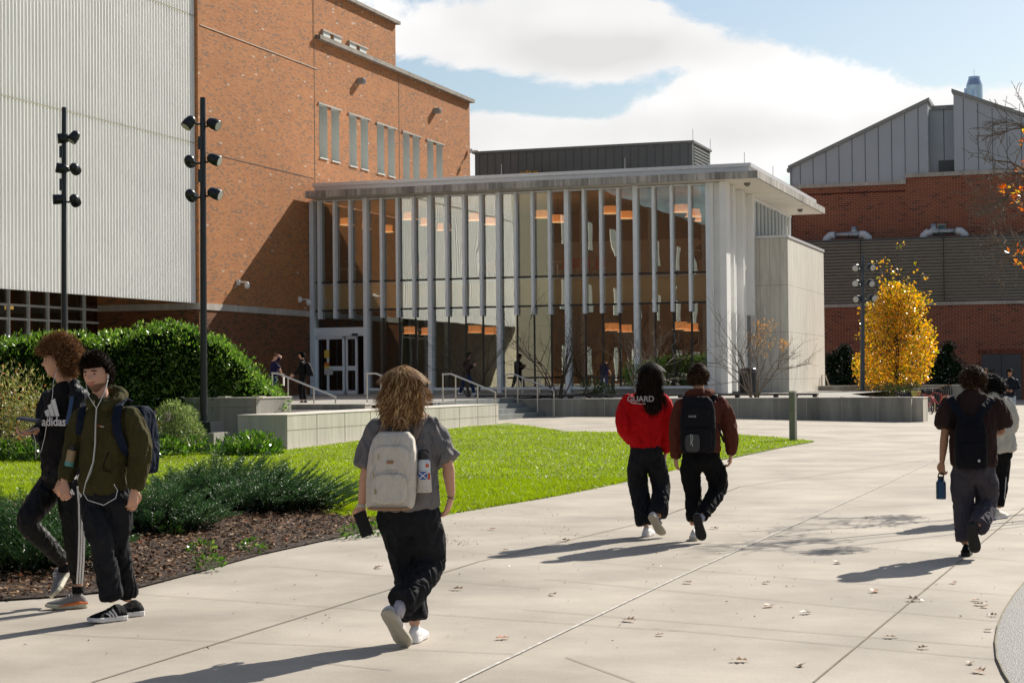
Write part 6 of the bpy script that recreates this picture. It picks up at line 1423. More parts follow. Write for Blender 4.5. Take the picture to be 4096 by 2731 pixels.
mb = MB(); mb.box(p+Vector((.02,-.036,.015)), (.02,.004,.02)); mb.box(p+Vector((.030,-.028,-.05)), (.014,.006,.04)); mb.build('sticker', mat('sticker_red', (.6,.1,.05), .4), bt)
hw = j['wl']; phone(J(130,872,-.03), (.93,.3,.35), (-.35,.0,.93), (.1,-1,.05), .078, .155, 'black phone held low in the left hand of the blonde person')
# ---------------------------------------------------------------- couple
f = Fig(2400,1400,.5420,18.1,'person with long dark hair and red sweatshirt walking away',18, vox=.012); J = f.J; f.root(345,1372,0)
redf = fabric('red_sweat', (.50,.006,.010), .85, var=.08)
j = dict(hd=J(378,192), nk=J(345,300), sl=J(222,352), sr=J(452,350), el=J(178,560,-.02), er=J(497,560), wl=J(225,668,.16), wr=J(487,745,.04), hl=J(295,780), hr=J(398,780), kl=J(285,1010,.08), kr=J(445,1000,.06), al=J(338,1290), ar=J(428,1225,-.16))
f.body(j, skin, handp=[(j['wr'],(-.15,.2,-1),(.9,-.3,0),.6,-1),(j['wl'],(.6,.8,-.2),(-.3,0,1),.6,1)])
def hood(c, w=.1, h=.05): return lambda mb: limb_(mb, [(c-f.Sv*w, h, h*.8), (c-f.Fv*.05, h*1.25, h), (c+f.Sv*w, h, h*.8)], n=10)
f.top(j, redf, [(J(337,722),.150,.115),(J(337,690),.158,.125),(J(338,560),.172,.135),(J(338,430),.180,.130),(J(336,360),.165,.105),(J(336,318),.10,.07)], [[(j['sl'],.085),(J(180,450),.082),(j['el'],.078),(J(205,630,.12),.058),(J(228,668,.18),.05)],[(j['sr'],.085),(J(492,450),.082),(j['er'],.076),(J(490,680,.02),.062),(J(486,748,.04),.048)]], name='sweatshirt', amp=.009)
wr = vtext('GUARD', J(300,362,-.195), (1,.02,0), (0,0,1), .078, mat('print_white', (.42,.38,.38), .8), 'lettering', f.t, bold=.002); 
mb = MB(); mb.tube([J(228,388,-.145),J(298,397,-.165),J(372,392,-.155)], .004, 5); mb.build('lettering_bar', whitef, f.t)
f.pants(j, denim, [(J(338,715),.150,.115),(J(342,770),.165,.130),(J(345,800),.15,.12)], [[(J(290,800),.098),(J(275,900,.05),.098),(J(285,1010,.08),.095),(J(312,1150,.04),.092),(J(335,1285,0),.090)],[(J(400,800),.10),(J(430,900,.05),.096),(J(450,1005,.06),.088),(J(440,1110,-.05),.086),(J(430,1215,-.14),.090)]], amp=.009)
shoe(f.t, J(335,1372,-.05), J(375,1358,.2), Z, whitef, whitef)
shoe(f.t, J(388,1248,-.28), J(452,1352,-.18), (.35,.9,.35), whitef, solew, stripes=blackf)
hb_ = hair(f.t, j['hd'], f.M, 1.05, dkhair, 'long', n=2200, cap=.02, L=.10, seed=6, front=.35, nape=-.75, dirf=bl_dir, wd=.003, droop=1.2, seg=6)
longhair(hb_, skull(J, 378, 192, 66, 98), lambda q, r_: J(280+q*150+r_.gauss(0,16), (345 if q < .5 else 435)+r_.gauss(0,22), -.165+r_.uniform(-.02,.03)), 2000, dkhair, 8, w=.0045, wav=.007, bul=.02)
longhair(hb_, lambda q, r_: J(420+r_.gauss(0,8), 230+r_.uniform(0,40), -.08), lambda q, r_: J(490+r_.gauss(0,10), 400+r_.gauss(0,30), -.10), 60, dkhair, 9, w=.002)
mb = MB(); mb.tube([J(345,175,-.1),J(390,160,-.09),J(430,160,-.03)], [.006,.014,.006], 8); mb.build('hair_clip', mat('hair_clip', (.45,.36,.3), .4), f.t)
f = Fig(2400,1400,.5420,17.6,'person in rust brown hoodie walking away right of the red sweatshirt',14, vox=.012); J = f.J; f.root(690,1385,0)
rust = fabric('rust_hoodie', (.105,.030,.019), .88, var=.1)
j = dict(hd=J(728,200), nk=J(728,305), sl=J(615,385), sr=J(870,372), el=J(566,600,.02), er=J(955,575), wl=J(560,790,.08), wr=J(968,765,.05), hl=J(672,800), hr=J(822,800), kl=J(692,1045,.10), kr=J(868,1030,.10), al=J(685,1280,.05), ar=J(752,1215,-.30))
f.body(j, skin, handp=[(j['wl'],(.05,.2,-1),(-.9,-.3,0),.6,1),(j['wr'],(-.1,.2,-1),(.9,-.3,0),.6,-1)])
f.top(j, rust, [(J(745,755),.180,.125),(J(745,720),.188,.135),(J(745,580),.186,.135),(J(742,450),.192,.135),(J(738,385),.165,.11),(J(732,325),.10,.08)], [[(j['sl'],.085),(J(585,480),.082),(j['el'],.075),(J(560,700,.05),.064),(J(560,795,.08),.046)],[(j['sr'],.085),(J(925,470),.082),(j['er'],.075),(J(968,680,.03),.064),(J(968,768,.05),.046)]], name='hoodie', amp=.009,
      extra=lambda mb: limb_(mb, [(J(655,330,0),.045,.04),(J(700,325,-.09),.055,.05),(J(765,325,-.09),.055,.05),(J(820,318,0),.045,.04)], n=10))
f.pants(j, blackf, [(J(745,745),.175,.125),(J(745,800),.180,.14),(J(745,835),.16,.125)], [[(J(680,830),.10),(J(670,930,.06),.096),(J(690,1045,.10),.080),(J(690,1160,.07),.074),(J(685,1262,.05),.062)],[(J(815,830),.105),(J(862,930,.07),.098),(J(868,1030,.10),.084),(J(815,1120,-.1),.074),(J(755,1222,-.31),.062)]], amp=.009)
mb = MB(); c_ = J(905,915,.02); mb.box(c_, (.05,.14,.17)); mb.build('cargo_pocket', blackf, f.t)
sock(f, J(752,1222,-.305), J(732,1262,-.33)); shoe(f.t, J(690,1388,-.05), J(700,1368,.2), Z, whitef, solew); shoe(f.t, J(708,1218,-.40), J(756,1415,-.28), (.25,.95,.2), mat('shoe_grey', (.22,.21,.2), .7), soled)
def short_dir(x, y, z, r_): return Vector((x*.4+r_.gauss(0,.35), y*.3+.3+r_.gauss(0,.3), -.5*abs(z)+r_.gauss(0,.2)))
hair(f.t, j['hd'], f.M, 1.06, mdhair, 'short', n=3600, cap=.015, L=.024, seed=7, front=.4, nape=-.52, dirf=short_dir, wd=.0024, droop=.1, seg=3)
bc = J(722,545,-.20); bp_, _ = bag('backpack', bc, (1,-.12,0), Z, (-.12,-1,0), .345, .55, .17, fabric('bag_black', (.010,.010,.013), .7), 'large black backpack with reflective cords worn over the rust hoodie'); blkb = bpy.data.materials['bag_black']
panel(bp_, 'front_pocket', bc+Vector((-.01,-.09,-.14)), (1,-.12,0), Z, (-.12,-1,0), .27, .22, .05, blkb); panel(bp_, 'front_pocket', bc+Vector((-.01,-.075,.06)), (1,-.12,0), Z, (-.12,-1,0), .25, .2, .04, blkb)
panel(bp_, 'cord_panel', J(683,685,-.325), (1,-.05,0), Z, (-.05,-1,0), .14, .17, .02, mat('grey_panel_cloth', (.06,.06,.06), .8))
mb = MB(); mb.tube([J(678,622,-.345),J(686,650,-.345),J(676,680,-.345),J(686,712,-.345)], .0035, 5); mb.tube([J(668,622,-.345),J(672,660,-.345),J(668,700,-.345)], .0035, 5); mb.build('cord', mat('cord_pale', (.45,.5,.45), .4), bp_)
vtext('VANS', J(681,490,-.335), (1,-.05,0), Z, .030, mat('print_pale', (.5,.5,.5), .6), 'lettering', bp_, depth=.001)
mb = MB(); mb.tube([J(800,420,-.16),J(845,335,-.08),J(850,330,.05),J(840,380,.13)], [(.030,.008)]*4, 8, side=(1,0,0)); mb.tube([J(650,420,-.16),J(630,345,-.08),J(630,340,.05),J(640,390,.13)], [(.030,.008)]*4, 8, side=(1,0,0)); mb.tube([J(865,540,-.1),J(885,600,-.08),J(915,680,-.08)], [(.010,.003)]*3, 6, side=(1,0,0)); mb.build('strap', blkb, bp_)
mb = MB(); mb.tube([J(780,390,-.25),J(790,415,-.26)], .008, 6); mb.build('buckle', whitef, bp_)
# ---------------------------------------------------------------- brown tee person with bottle
f = Fig(3600,1400,.5741,15.87,'person in dark brown tee walking away at the right with a bottle',10, vox=.012); J = f.J; f.root(455,1425,0)
brown = fabric('brown_tee', (.036,.020,.018), .9, var=.08); grt = fabric('grey_trousers', (.062,.056,.070), .85, var=.15)
j = dict(hd=J(512,212,.04), nk=J(512,290), sl=J(355,355), sr=J(655,360), el=J(312,590,-.02), er=J(708,552,.04), wl=J(293,775,.02), wr=J(655,592,.24), hl=J(435,845), hr=J(585,845), kl=J(442,1075,.08), kr=J(600,1060,.12), al=J(452,1345), ar=J(548,1218,-.3))
f.body(j, skin2, tilt=.28, handp=[(j['wl'],(-.05,.05,-1),(-.8,-.5,0),.95,1),(j['wr'],(-.8,.6,.1),(0,.2,-1),.6,-1)])
f.top(j, brown, [(J(512,805),.19,.14),(J(512,760),.20,.15),(J(510,620),.198,.15),(J(508,470),.208,.14),(J(508,385),.178,.11),(J(510,310),.11,.075),(J(512,288),.065,.06)], [[(j['sl'],.088),(J(325,450),.092),(J(302,545,-.02),.090,.08)],[(j['sr'],.088),(J(695,440),.092),(J(722,530,.02),.088,.08)]], name='tee', amp=.009, freq=11)
f.pants(j, grt, [(J(510,790),.175,.13),(J(512,850),.18,.145),(J(512,885),.16,.13)], [[(J(440,870),.105),(J(435,960,.05),.104),(J(442,1075,.08),.088),(J(445,1210,.04),.078),(J(450,1330,0),.072)],[(J(585,870),.11),(J(600,960,.06),.104),(J(602,1060,.12),.090),(J(580,1140,-.05),.086),(J(548,1228,-.31),.080)]], amp=.009)
shoe(f.t, J(458,1425,-.06), J(468,1405,.2), Z, blackf, soled); shoe(f.t, J(498,1212,-.38), J(530,1425,-.26), (.2,.95,.2), blackf, soled)
hair(f.t, j['hd'], f.M, 1.06, mdhair, 'short', n=4200, cap=.019, L=.036, curl=.002, seed=9, front=.4, nape=-.55, dirf=short_dir, wd=.0024, droop=.2, seg=4)
bc = J(492,640,-.19); bp_, _ = bag('backpack', bc, (1,-.1,0), Z, (-.1,-1,0), .275, .46, .16, fabric('bag_navy', (.008,.008,.012), .75), 'soft black drawstring style backpack with round badge on the brown tee'); bn = bpy.data.materials['bag_navy']
panel(bp_, 'front_pocket', bc+Vector((-.01,-.075,-.10)), (1,-.1,0), Z, (-.1,-1,0), .25, .20, .04, bn)
mb = MB(); c_ = J(550,770,-.31); mb.tube([c_, c_+Vector((0,-.006,0))], .0125, 14); mb.build('round_badge', mat('badge', (.55,.55,.52), .35, metal=.6), bp_)
mb = MB(); mb.tube([J(440,480,-.2),J(385,400,-.16),J(350,335,-.07),J(350,325,.04),J(365,400,.12)], [(.035,.008)]*5, 8, side=(.8,0,.5)); mb.tube([J(540,480,-.2),J(590,400,-.16),J(638,342,-.07),J(640,332,.04),J(625,400,.12)], [(.035,.008)]*5, 8, side=(.8,0,-.5)); mb.build('strap', navyf, bp_)
mb = MB(); mb.tube([J(500,478,-.25),J(480,520,-.27),J(470,560,-.27)], .006, 6); mb.tube([J(508,478,-.25),J(540,530,-.27),J(560,570,-.27)], .006, 6); mb.build('drawstring', bn, bp_)
bt = thing('water_bottle', J(285,960,.02), 'dark blue steel water bottle dangling from the hand of the brown tee person', 'bottle'); blue = mat('bottle_blue', (.008,.045,.11), .3, metal=.3, coat=.4)
a, b = J(286,1038,0), J(285,905,.02); mb = MB(); mb.tube([a, a.lerp(b,.03), a.lerp(b,.88), b, b+Z*.012], [.036,.043,.043,.030,.026], 20); mb.build('bottle_body', blue, bt); mb = MB(); mb.tube([b+Z*.012, b+Z*.034], .028, 16); mb.tube([b+Z*.03-Vector((.026,0,0)), b+Z*.062-Vector((.016,0,0)), b+Z*.062+Vector((.016,0,0)), b+Z*.03+Vector((.026,0,0))], .006, 8); mb.build('bottle_cap', darkframe, bt)
# ---------------------------------------------------------------- cream jacket person
f = Fig(3600,1400,.5741,19.9,'person in cream jacket and black track trousers half hidden behind the brown tee person',25, vox=.014); J = f.J; f.root(695,1172,0)
creamj = fabric('cream_jacket', (.50,.48,.42), .85)
j = dict(hd=J(655,262,.03), nk=J(655,320), sl=J(585,365), sr=J(735,368), el=J(570,520,.05), er=J(768,530,.05), wl=J(600,600,.25), wr=J(735,590,.28), hl=J(650,720,.05), hr=J(715,720), kl=J(655,900,.25), kr=J(708,905,.05), al=J(650,1080,.4), ar=J(690,1090))
f.body(j, skin2, tilt=.3, handp=[(j['wr'],(-.6,.8,.1),(0,0,-1),.6,-1)])
f.top(j, creamj, [(J(705,712),.17,.14),(J(695,660),.175,.15),(J(672,520),.18,.15),(J(662,420),.185,.14),(J(660,360),.165,.12),(J(655,320),.09,.09),(J(655,300),.08,.08)], [[(j['sl'],.09),(j['el'],.08),(j['wl'],.055)],[(j['sr'],.09),(J(765,450),.088),(j['er'],.08),(j['wr'],.055)]], name='jacket', amp=.012)
f.pants(j, blackf, [(J(685,690),.15,.12),(J(685,740),.15,.12)], [[(J(655,740,.03),.09),(j['kl'],.07),(J(650,1070,.4),.05)],[(J(712,740),.09),(j['kr'],.074),(J(690,1085),.05)]], amp=.008)
mb = MB(); mb.tube([J(742,720,-.05),J(738,900,-.02),J(722,1085,-.02)], .006, 5); mb.build('stripe', whitef, f.t)
shoe(f.t, J(660,1176,-.05), J(735,1176,.1), Z, mat('clog_cream', (.6,.55,.46), .6), whitef); shoe(f.t, J(640,1130,.35), J(660,1130,.6), Z, whitef, whitef)
hair(f.t, j['hd'], f.M, 1.06, bkhair, 'short', n=2600, cap=.03, L=.045, seed=12, front=.35, nape=-.6, dirf=short_dir, wd=.003, droop=.6, seg=3)
mb = MB(); mb.tube([J(735,315,-.05),J(690,345,-.12),J(668,330,-.05)], [(.02,.006)]*3, 8, side=(0,0,1)); mb.tube([J(715,600,-.14),J(722,650,-.14),J(728,690,-.14)], [(.012,.004)]*3, 6, side=(1,0,0)); mb.build('strap', blackf, f.t)
# ---------------------------------------------------------------- tall curly person
f = Fig(0,1250,.7973,12.83,'tall person with big curly brown hair, black logo tee and striped trousers',222,262); J = f.J; f.root(395,1478,0)
j = dict(hd=J(290,245), nk=J(328,358,.02), sl=J(392,405,-.13), sr=J(262,415,.13), el=J(405,645,-.06), er=J(228,615,.12), wl=J(322,820,-.16), wr=J(172,592,-.12), hl=J(348,815,-.07), hr=J(272,815,.08), kl=J(365,1090,-.10), kr=J(140,1055,-.16), al=J(392,1372,-.06), ar=J(322,1258,.12))
f.body(j, skin, tilt=-.02, brow=brhair, handp=[(j['wl'],(-.3,-.15,-1),(.5,-.8,0),.6,-1),(j['wr'],(-.8,-.5,-.25),(.1,.2,-1),.85,1)])
teeb = fabric('black_tee', (.012,.011,.012), .85, var=.05); zipj = fabric('black_jacket', (.012,.014,.017), .5, var=.2)
f.top(j, teeb, [(J(308,790),.15,.11),(J(308,740),.152,.115),(J(312,600),.158,.12),(J(320,480),.165,.12),(J(326,410),.145,.10),(J(330,368),.075,.065)], [], name='tee', amp=.004)
def jk(mb):
    pass
f.top(j, zipj, [(J(345,800,.06),.155,.10),(J(345,740,.06),.158,.105),(J(348,600,.06),.162,.105),(J(350,480,.05),.168,.105),(J(350,415,.04),.155,.09),(J(345,368,.03),.085,.07)], [[(j['sl'],.085),(J(415,520,-.1),.080),(j['el'],.068),(J(365,740,-.12),.060),(J(325,815,-.16),.044)],[(j['sr'],.085),(J(235,510,.13),.08),(j['er'],.066),(J(200,605,0),.058),(J(180,595,-.09),.044)],
      [(J(385,395,-.15),.05,.03),(J(398,520,-.19),.05,.03),(J(388,700,-.18),.05,.03),(J(370,790,-.14),.045,.03)],[(J(285,400,.04),.03),(J(232,520,.0),.035),(J(225,700,.0),.035),(J(230,790,.02),.03)],[(J(375,355,-.06),.035),(J(378,400,-.12),.035)]], name='jacket', amp=.008)
mb = MB(); mb.tube([J(362,420,-.215),J(348,500,-.235),J(335,560,-.235)], [(.016,.004)]*3, 6, side=(1,-.3,0)); mb.build('jacket_lining', mat('lining_blue', (.03,.07,.16), .6), f.t)
track = fabric('track_black', (.006,.006,.007), .55, var=.15, sp=.2)
f.pants(j, track, [(J(310,770),.15,.115),(J(308,820),.155,.13),(J(308,850),.14,.12)], [[(J(345,850,-.06),.098),(J(358,960,-.09),.088),(J(365,1090,-.10),.068),(J(380,1240,-.08),.056),(J(390,1355,-.06),.045)],[(J(275,850,.06),.10),(J(200,950,-.06),.092),(J(142,1055,-.16),.074),(J(235,1160,-.02),.062),(J(318,1250,.11),.046)]], amp=.007)
mb = MB()
for q in range(3):
    o_ = q*.014; x_ = q*13; mb.tube([J(388+x_,870,-.195+o_),J(396+x_,960,-.20+o_),J(398+x_,1090,-.19+o_),J(394+x_,1240,-.155+o_),J(386+x_,1360,-.125+o_)], [(.0062,.003)]*5, 6, side=(1,.4,0))
mb.build('stripe', whitef, f.t)
lg = MB()
c_ = J(356,905,-.185)
for q in range(3): lg.box(c_+Vector((q*.012-.012,0,-.004+.006*q)), (.008,.003,.016+.014*q), Matrix.Rotation(-.45,3,'Y'))
lg.build('logo', whitef, f.t)
rt_ = Vector((.90,-.44,0)); nb = Vector((-.44,-.90,0))
lgc = J(262,478,-.17); lb_ = MB()
for q in range(3):
    ht = (.050,.090,.125)[q]; x0_ = -.052+q*.042; base = J(262,520,-.172)
    pts_ = [base+rt_*(x0_)+Z*.0, base+rt_*(x0_+.034), base+rt_*(x0_+.034-.045*ht/.1*.7)+Z*ht, base+rt_*(x0_-.045*ht/.1*.7)+Z*(ht-.014)]
    lb_.prism([p+Vector((.0,.0,0)) for p in pts_], nb*.004)
lb_.build('logo', whitef, f.t)
vtext('adidas', J(270,548,-.185), rt_, Z, .088, whitef, 'lettering', f.t, bold=.0015)
shg = mat('shoe_grey_knit', (.24,.22,.21), .8, var=.2, scale=60); orange = mat('sole_orange', (.75,.17,.03), .6); 
shoe(f.t, J(432,1462,-.02), J(232,1474,-.12), Z, shg, mat('sole_lime', (.55,.52,.40), .6), laces=whitef, accent=orange)
shoe(f.t, J(345,1315,.2), J(285,1420,.02), (-.75,-.3,.6), shg, bpy.data.materials['sole_lime'], laces=whitef)
mb = MB(); mb.tube([j['al'], J(392,1405,-.06)], .042, 10); mb.tube([j['ar'], J(318,1300,.12)], .04, 10); mb.build('sock', blackf, f.t)
hair(f.t, j['hd']+Vector((.012,0,.012)), f.M, 1.10, brhair, 'curly', n=7000, cap=.030, L=.045, curl=.012, seed=14, front=.22, nape=-.62, dirf=lambda x, y, z, r_: Vector((x*.8+r_.gauss(0,.6), y*.8+r_.gauss(0,.6), z*.6+r_.gauss(0,.6))), wd=.0026, droop=.3, seg=6)
wire = mat('earphone_white', (.7,.7,.68), .4)
e = MB(); e.tube([J(292,262,-.10),J(283,290,-.12),J(268,345,-.2),J(262,430,-.24),J(240,520,-.24),J(225,620,-.2),J(208,690,-.15),J(180,735,-.1),J(178,640,-.14),J(165,600,-.16)], .0022, 6); e.build('earphone_cable', wire, None, label='white earphone cable hanging from the curly haired person', cat='earphones')
phone(J(146,536,-.19), (.95,-.25,-.14), (.2,.95,.1), (.1,-.3,.95), .17, .085, 'large dark phone held flat by the curly haired person', mat('phone_blue', (.03,.04,.06), .35), th=.016)
# ---------------------------------------------------------------- olive hoodie person
f = Fig(0,1250,.7973,12.15,'bearded person in olive zip hoodie and black jeans looking at the camera',212,196); J = f.J; f.root(560,1530,0)
j = dict(hd=J(482,312,-.03), nk=J(512,432), sl=J(645,500,-.10), sr=J(425,505,.10), el=J(702,700,-.10), er=J(372,700,.10), wl=J(675,885,-.14), wr=J(322,845,-.02), hl=J(590,905,-.05), hr=J(482,905,.05), kl=J(592,1150,-.02), kr=J(500,1135,-.14), al=J(640,1435,.12), ar=J(562,1440,-.08))
f.body(j, skin, tilt=.06, roll=.10, beard=True, brow=dkhair, handp=[(j['wl'],(-.1,-.05,-1),(.7,-.7,0),.45,-1),(j['wr'],(.05,-.1,-1),(-.2,-.9,.1),.8,1)])
olive = fabric('olive_fleece', (.052,.046,.017), .9, var=.1)
f.top(j, olive, [(J(520,908),.150,.125),(J(520,870),.178,.145),(J(525,760),.182,.145),(J(532,620),.178,.14),(J(532,520),.172,.12),(J(525,462),.11,.085)], [[(j['sl'],.085),(J(685,600,-.1),.084),(j['el'],.076),(J(690,810,-.12),.066),(J(676,885,-.14),.048)],[(j['sr'],.085),(J(390,600,.1),.078),(j['er'],.070),(J(340,790,.02),.058),(J(324,840,-.01),.046)]], name='hoodie', amp=.009,
      extra=lambda mb: limb_(mb, [(J(452,460,-.13),.025),(J(470,430,-.02),.035),(J(540,405,.10),.055,.05),(J(600,412,.04),.05,.045),(J(585,445,-.10),.035),(J(520,475,-.16),.025)], n=10))
mb = MB(); mb.tube([J(484,478,-.155),J(480,560,-.175),J(478,650,-.175),J(470,740,-.175),J(455,800,-.17),J(432,850,-.165)], [(.006,.003)]*6, 6, side=(1,-.3,0)); mb.build('zip', mat('zip_grey', (.25,.26,.25), .5), f.t)
mb = MB(); mb.tube([J(545,700,-.165),J(520,760,-.17),J(520,790,-.17),J(560,800,-.165)], (.004), 6); mb.build('pocket_seam', fabric('seam_dark', (.012,.011,.006)), f.t)
mb = MB(); mb.tube([J(430,480,-.03),J(470,485,-.13),J(500,490,-.15)], (.007), 6)
vtext('~', J(512,570,-.185), (1,-.3,0), Z, .05, whitef, 'logo', f.t, depth=.001); mb = MB(); mb.box(J(495,568,-.18), (.03,.003,.008)); mb.build('logo', mat('logo_red', (.3,.04,.02), .7), f.t)
f.pants(j, denim, [(J(532,860),.148,.118),(J(536,905),.155,.13),(J(536,935),.14,.12)], [[(J(592,935,-.04),.098),(J(598,1040,-.03),.085),(J(592,1150,-.02),.072),(J(620,1300,.06),.066),(J(640,1420,.12),.066)],[(J(482,935,.03),.102),(J(485,1040,-.08),.090),(J(502,1135,-.14),.078),(J(535,1290,-.12),.070),(J(560,1430,-.08),.074)]], amp=.010)
shoe(f.t, J(622,1502,-.02), J(452,1530,-.20), (0,0,1), blackf, whitef, stripes=whitef); shoe(f.t, J(682,1492,.18), J(560,1500,.06), Z, blackf, whitef)
hair(f.t, j['hd']+Vector((0,0,.006)), f.M, 1.07, dkhair, 'short', n=5200, cap=.018, L=.026, curl=.006, seed=15, front=.40, nape=-.5, dirf=lambda x, y, z, r_: Vector((x*.7+r_.gauss(0,.5), y*.6+.15+r_.gauss(0,.5), z*.4+r_.gauss(0,.5))), wd=.0024, droop=.3, seg=5)
e = MB(); e.tube([J(542,318,-.04),J(540,345,-.1),J(525,400,-.15),J(500,450,-.18),J(484,480,-.185),J(478,560,-.205),J(476,660,-.205),J(466,750,-.205),J(430,850,-.20),J(418,905,-.20),J(440,940,-.21),J(520,965,-.22),J(580,930,-.2),J(590,890,-.18),J(572,862,-.17)], .0026, 6); e.tube([J(432,360,-.08),J(445,420,-.14),J(470,460,-.17),J(484,480,-.185)], .0022, 6); e.build('earphone_cable', wire, None, label='white earphone cable over the olive hoodie', cat='earphones')
mb = MB(); mb.tube([J(543,312,-.05),J(541,330,-.06)], .007, 8); mb.build('earbud', wire, f.t)
Bk = Vector((-f.Fv.x, -f.Fv.y, 0)); bc = J(560,640,0)+Bk*.235; navyb = fabric('bag_blue', (.009,.014,.030), .85)
bp_, _ = bag('backpack', bc, f.Sv, Z, Bk, .30, .47, .20, navyb, 'navy backpack on the back of the olive hoodie person')
mb = MB(); mb.tube([J(650,445,.05),J(618,432,-.05),J(592,470,-.17),J(582,540,-.20),J(590,600,-.20),J(620,680,-.16),J(650,740,-.05)], [(.032,.009)]*7, 8, side=(1,-.2,0)); mb.tube([J(440,450,.10),J(415,480,.0),J(402,540,-.04),J(395,610,0)], [(.026,.008)]*4, 8, side=(1,-.2,0)); mb.build('strap', navyb, bp_)
bt = thing('water_bottle', J(352,730,-.04), 'small bottle with tan and teal label beside the olive sleeve', 'bottle'); a, b = J(345,770,-.02), J(362,690,-.02)
mb = MB(); mb.tube([a, b], .030, 14); mb.build('bottle_body', mat('bottle_tan', (.30,.22,.12), .4), bt); mb = MB(); mb.tube([a, a.lerp(b,.3)], .031, 14); mb.build('bottle_label', mat('bottle_teal', (.10,.28,.26), .4), bt); mb = MB(); mb.tube([b, b.lerp(a,-.25)], .022, 12); mb.build('bottle_cap', darkframe, bt)
# ---------------------------------------------------------------- small figures
def small(x0, y0, sc_, Y0, lb, phi, J_, topm, legm, hm, skm=skin, k=1., hphi=None, arms_bare=False, shorts=False, hlen=.03, vox=.018, feet=True, z0=None, shoem=None, tilt=0.):
    f = Fig(x0, y0, sc_, Y0, lb, phi, hphi, k=k, vox=vox); J = f.J; j = {a: J(*b) for a, b in J_.items()}; mid = (j['al']+j['ar'])/2; f.t = thing('person', mid, lb, 'person')
    hp = [(j['wl'], j['wl']-j['el'], (-f.Sv.x, -f.Sv.y, .2), .6, 1), (j['wr'], j['wr']-j['er'], (f.Sv.x, f.Sv.y, .2), .6, -1)]
    f.body(j, skm, tilt=tilt, brow=hm, handp=hp)
    hc = (j['hl']+j['hr'])/2; sc3 = (j['sl']+j['sr'])/2
    es = .45 if arms_bare else .97
    def sl(s_, e_, w_): return [(j[s_], .08*k), (j[s_].lerp(j[e_], .5), .074*k)]+([(j[e_].lerp(j[s_], .1), .066*k)] if arms_bare else [(j[e_], .062*k), (j[w_], .042*k)])
    f.top(j, topm, [(hc-Z*.02*k,.165*k,.12*k),(hc.lerp(sc3,.3),.165*k,.12*k),(hc.lerp(sc3,.75),.175*k,.12*k),(sc3-Z*.02*k,.16*k,.10*k),(j['nk'],.065*k,.06*k)], [sl('sl','el','wl'), sl('sr','er','wr')], name='top', amp=.008)
    def lg(h, kn, a): return [(j[h],.095*k),(j[h].lerp(j[kn],.5),.088*k)]+([(j[kn].lerp(j[h],.2),.086*k)] if shorts else [(j[kn],.070*k),(j[kn].lerp(j[a],.95),.058*k)])
    f.pants(j, legm, [(hc+Z*.06*k,.155*k,.11*k),(hc-Z*.04*k,.155*k,.115*k)], [lg('hl','kl','al'), lg('hr','kr','ar')], name='shorts' if shorts else 'trousers', amp=.007)
    if feet:
        for a in ('al','ar'): p = j[a]-Z*.085*k; shoe(f.t, p-f.Fv*.07*k, p+f.Fv*.19*k, Z, shoem or blackf, soled, s=k)
    hair(f.t, j['hd'], f.M, 1.06*k, hm, 'short', n=700, cap=.024, L=hlen, seed=int(x0+Y0), front=.38, nape=-.52, dirf=short_dir, wd=.005, droop=.2, seg=2)
    return f
darkn = fabric('navy_jacket', (.012,.014,.022), .6); shortm = fabric('pale_shorts', (.42,.47,.55), .85)
s_ = .2534
small(3500,1450,s_,64,'person in navy jacket and pale shorts facing the camera before the grey doors',188,dict(hd=(2130,160),nk=(2130,235),sl=(2225,275),sr=(2065,275),el=(2275,400,-.02),er=(2035,405,-.02),wl=(2170,440,-.22),wr=(2070,430,-.22),hl=(2180,540),hr=(2095,540),kl=(2185,700,-.05),kr=(2118,690,.05),al=(2190,855,0),ar=(2125,850,.1)),darkn,shortm,bkhair,skin2,shorts=True)
small(3500,1450,s_,71,'person with light brown hair whose face shows between the two heads at right',180,dict(hd=(1735,140),nk=(1740,210),sl=(1805,245),sr=(1675,245),el=(1830,350),er=(1650,350),wl=(1820,450),wr=(1655,450),hl=(1780,500),hr=(1700,500),kl=(1780,640),kr=(1700,640),al=(1780,775),ar=(1700,775)),darkn,blackf,brhair,skin,k=.98)
small(3500,1450,s_,82,'person far off whose reddish head shows above the cream jacket person',180,dict(hd=(1838,208),nk=(1838,265),sl=(1895,290),sr=(1780,290),el=(1910,380),er=(1765,380),wl=(1905,460),wr=(1770,460),hl=(1870,480),hr=(1805,480),kl=(1870,600),kr=(1805,600),al=(1870,700),ar=(1805,700)),redf,blackf,brhair,skin,k=.92)
polo = fabric('navy_polo', (.012,.012,.05), .7); jeansb = fabric('blue_jeans', (.02,.035,.10), .8)
small(700,1100,.2551,55,'person in navy polo and jeans shading the eyes with a raised arm by the hedge',70,dict(hd=(1555,1292),nk=(1540,1355),sl=(1525,1390,.15),sr=(1575,1388,-.12),el=(1660,1290,.1),er=(1640,1475,-.1),wl=(1635,1265,-.02),wr=(1672,1545,-.1),hl=(1550,1590,.08),hr=(1555,1590,-.08),kl=(1545,1760,.08),kr=(1560,1760,-.08),al=(1540,1920,.08),ar=(1560,1920,-.08)),polo,jeansb,brhair,skin,k=.93,hphi=100,arms_bare=True)
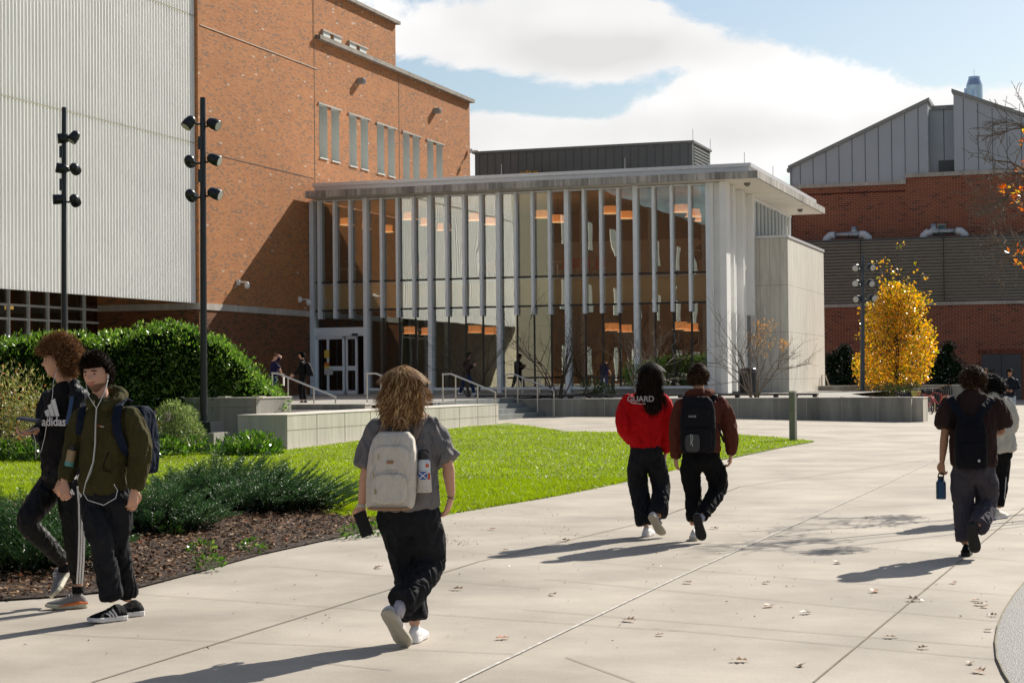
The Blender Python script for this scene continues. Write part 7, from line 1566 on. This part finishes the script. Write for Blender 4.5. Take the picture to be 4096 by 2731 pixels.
fz = small(1100,900,.5739,53.5,'person in black with black backpack standing on the terrace edge by the leftmost rail',282,dict(hd=(186,908),nk=(192,938),sl=(190,958,-.14),sr=(192,955,.14),el=(168,1008,-.14),er=(165,1010,.1),wl=(128,1040,-.2),wr=(135,1042,0),hl=(188,1075,-.08),hr=(190,1075,.08),kl=(178,1155,-.1),kr=(200,1155,.1),al=(186,1232,-.06),ar=(212,1232,.08)),blackf,blackf,bkhair,skin,k=.86)
c_ = atY(1100+238*.5739, 900+1005*.5739, 53.5); bag('backpack', c_, (0,1,0), Vector((-.25,0,1)), (1,0,0), .28, .42, .2, blkb, 'black backpack on the person in black on the terrace')
c_ = atY(1100+60*.5739, 900+1088*.5739, 54.5)
mb = MB(); mb.box(c_, (.03,.2,.27)); mb.build('papers', whitef, None, label='white folder held down by the navy polo person', cat='folder')
s_ = .3401
small(1400,1300,s_,69.5,'person in dark jacket and jeans walking right before the ground floor glass',75,dict(hd=(1398,360),nk=(1385,410),sl=(1370,430,.15),sr=(1375,430,-.15),el=(1385,500,.15),er=(1400,505,-.15),wl=(1445,475,.1),wr=(1450,478,-.12),hl=(1370,585,.08),hr=(1375,585,-.08),kl=(1330,690,.08),kr=(1430,680,-.08),al=(1290,795,.08),ar=(1460,800,-.08)),fabric('jacket_dark_red', (.02,.006,.008), .7),jeansb,bkhair,skin,k=1.,hphi=80,shoem=whitef)
small(1400,1300,s_,75.0,'dark silhouette of a person holding out a phone inside the glass',80,dict(hd=(1990,380),nk=(1980,425),sl=(1965,445,.15),sr=(1970,445,-.15),el=(1975,520,.15),er=(2010,520,-.15),wl=(2030,515,.1),wr=(2075,490,-.12),hl=(1965,600,.08),hr=(1970,600,-.08),kl=(1940,700,.08),kr=(2005,700,-.08),al=(1915,790,.08),ar=(2040,790,-.08)),blackf,blackf,bkhair,skin,k=1.)
u_, z_ = onv(2790, 1010, 2.2); Yp = B(u_,2.2,0).y
small(2740,640,.2551,Yp,'seated person at the pale high table upstairs in the right corner',240,dict(hd=(235,1255),nk=(240,1330),sl=(280,1370,-.1),sr=(185,1370,.1),el=(285,1450,-.1),er=(170,1450,.1),wl=(230,1430,-.2),wr=(190,1430,-.1),hl=(255,1520),hr=(200,1520),kl=(190,1540,-.35),kr=(150,1540,-.25),al=(200,1680,-.35),ar=(160,1680,-.25)),darkn,blackf,bkhair,skin,k=.9)
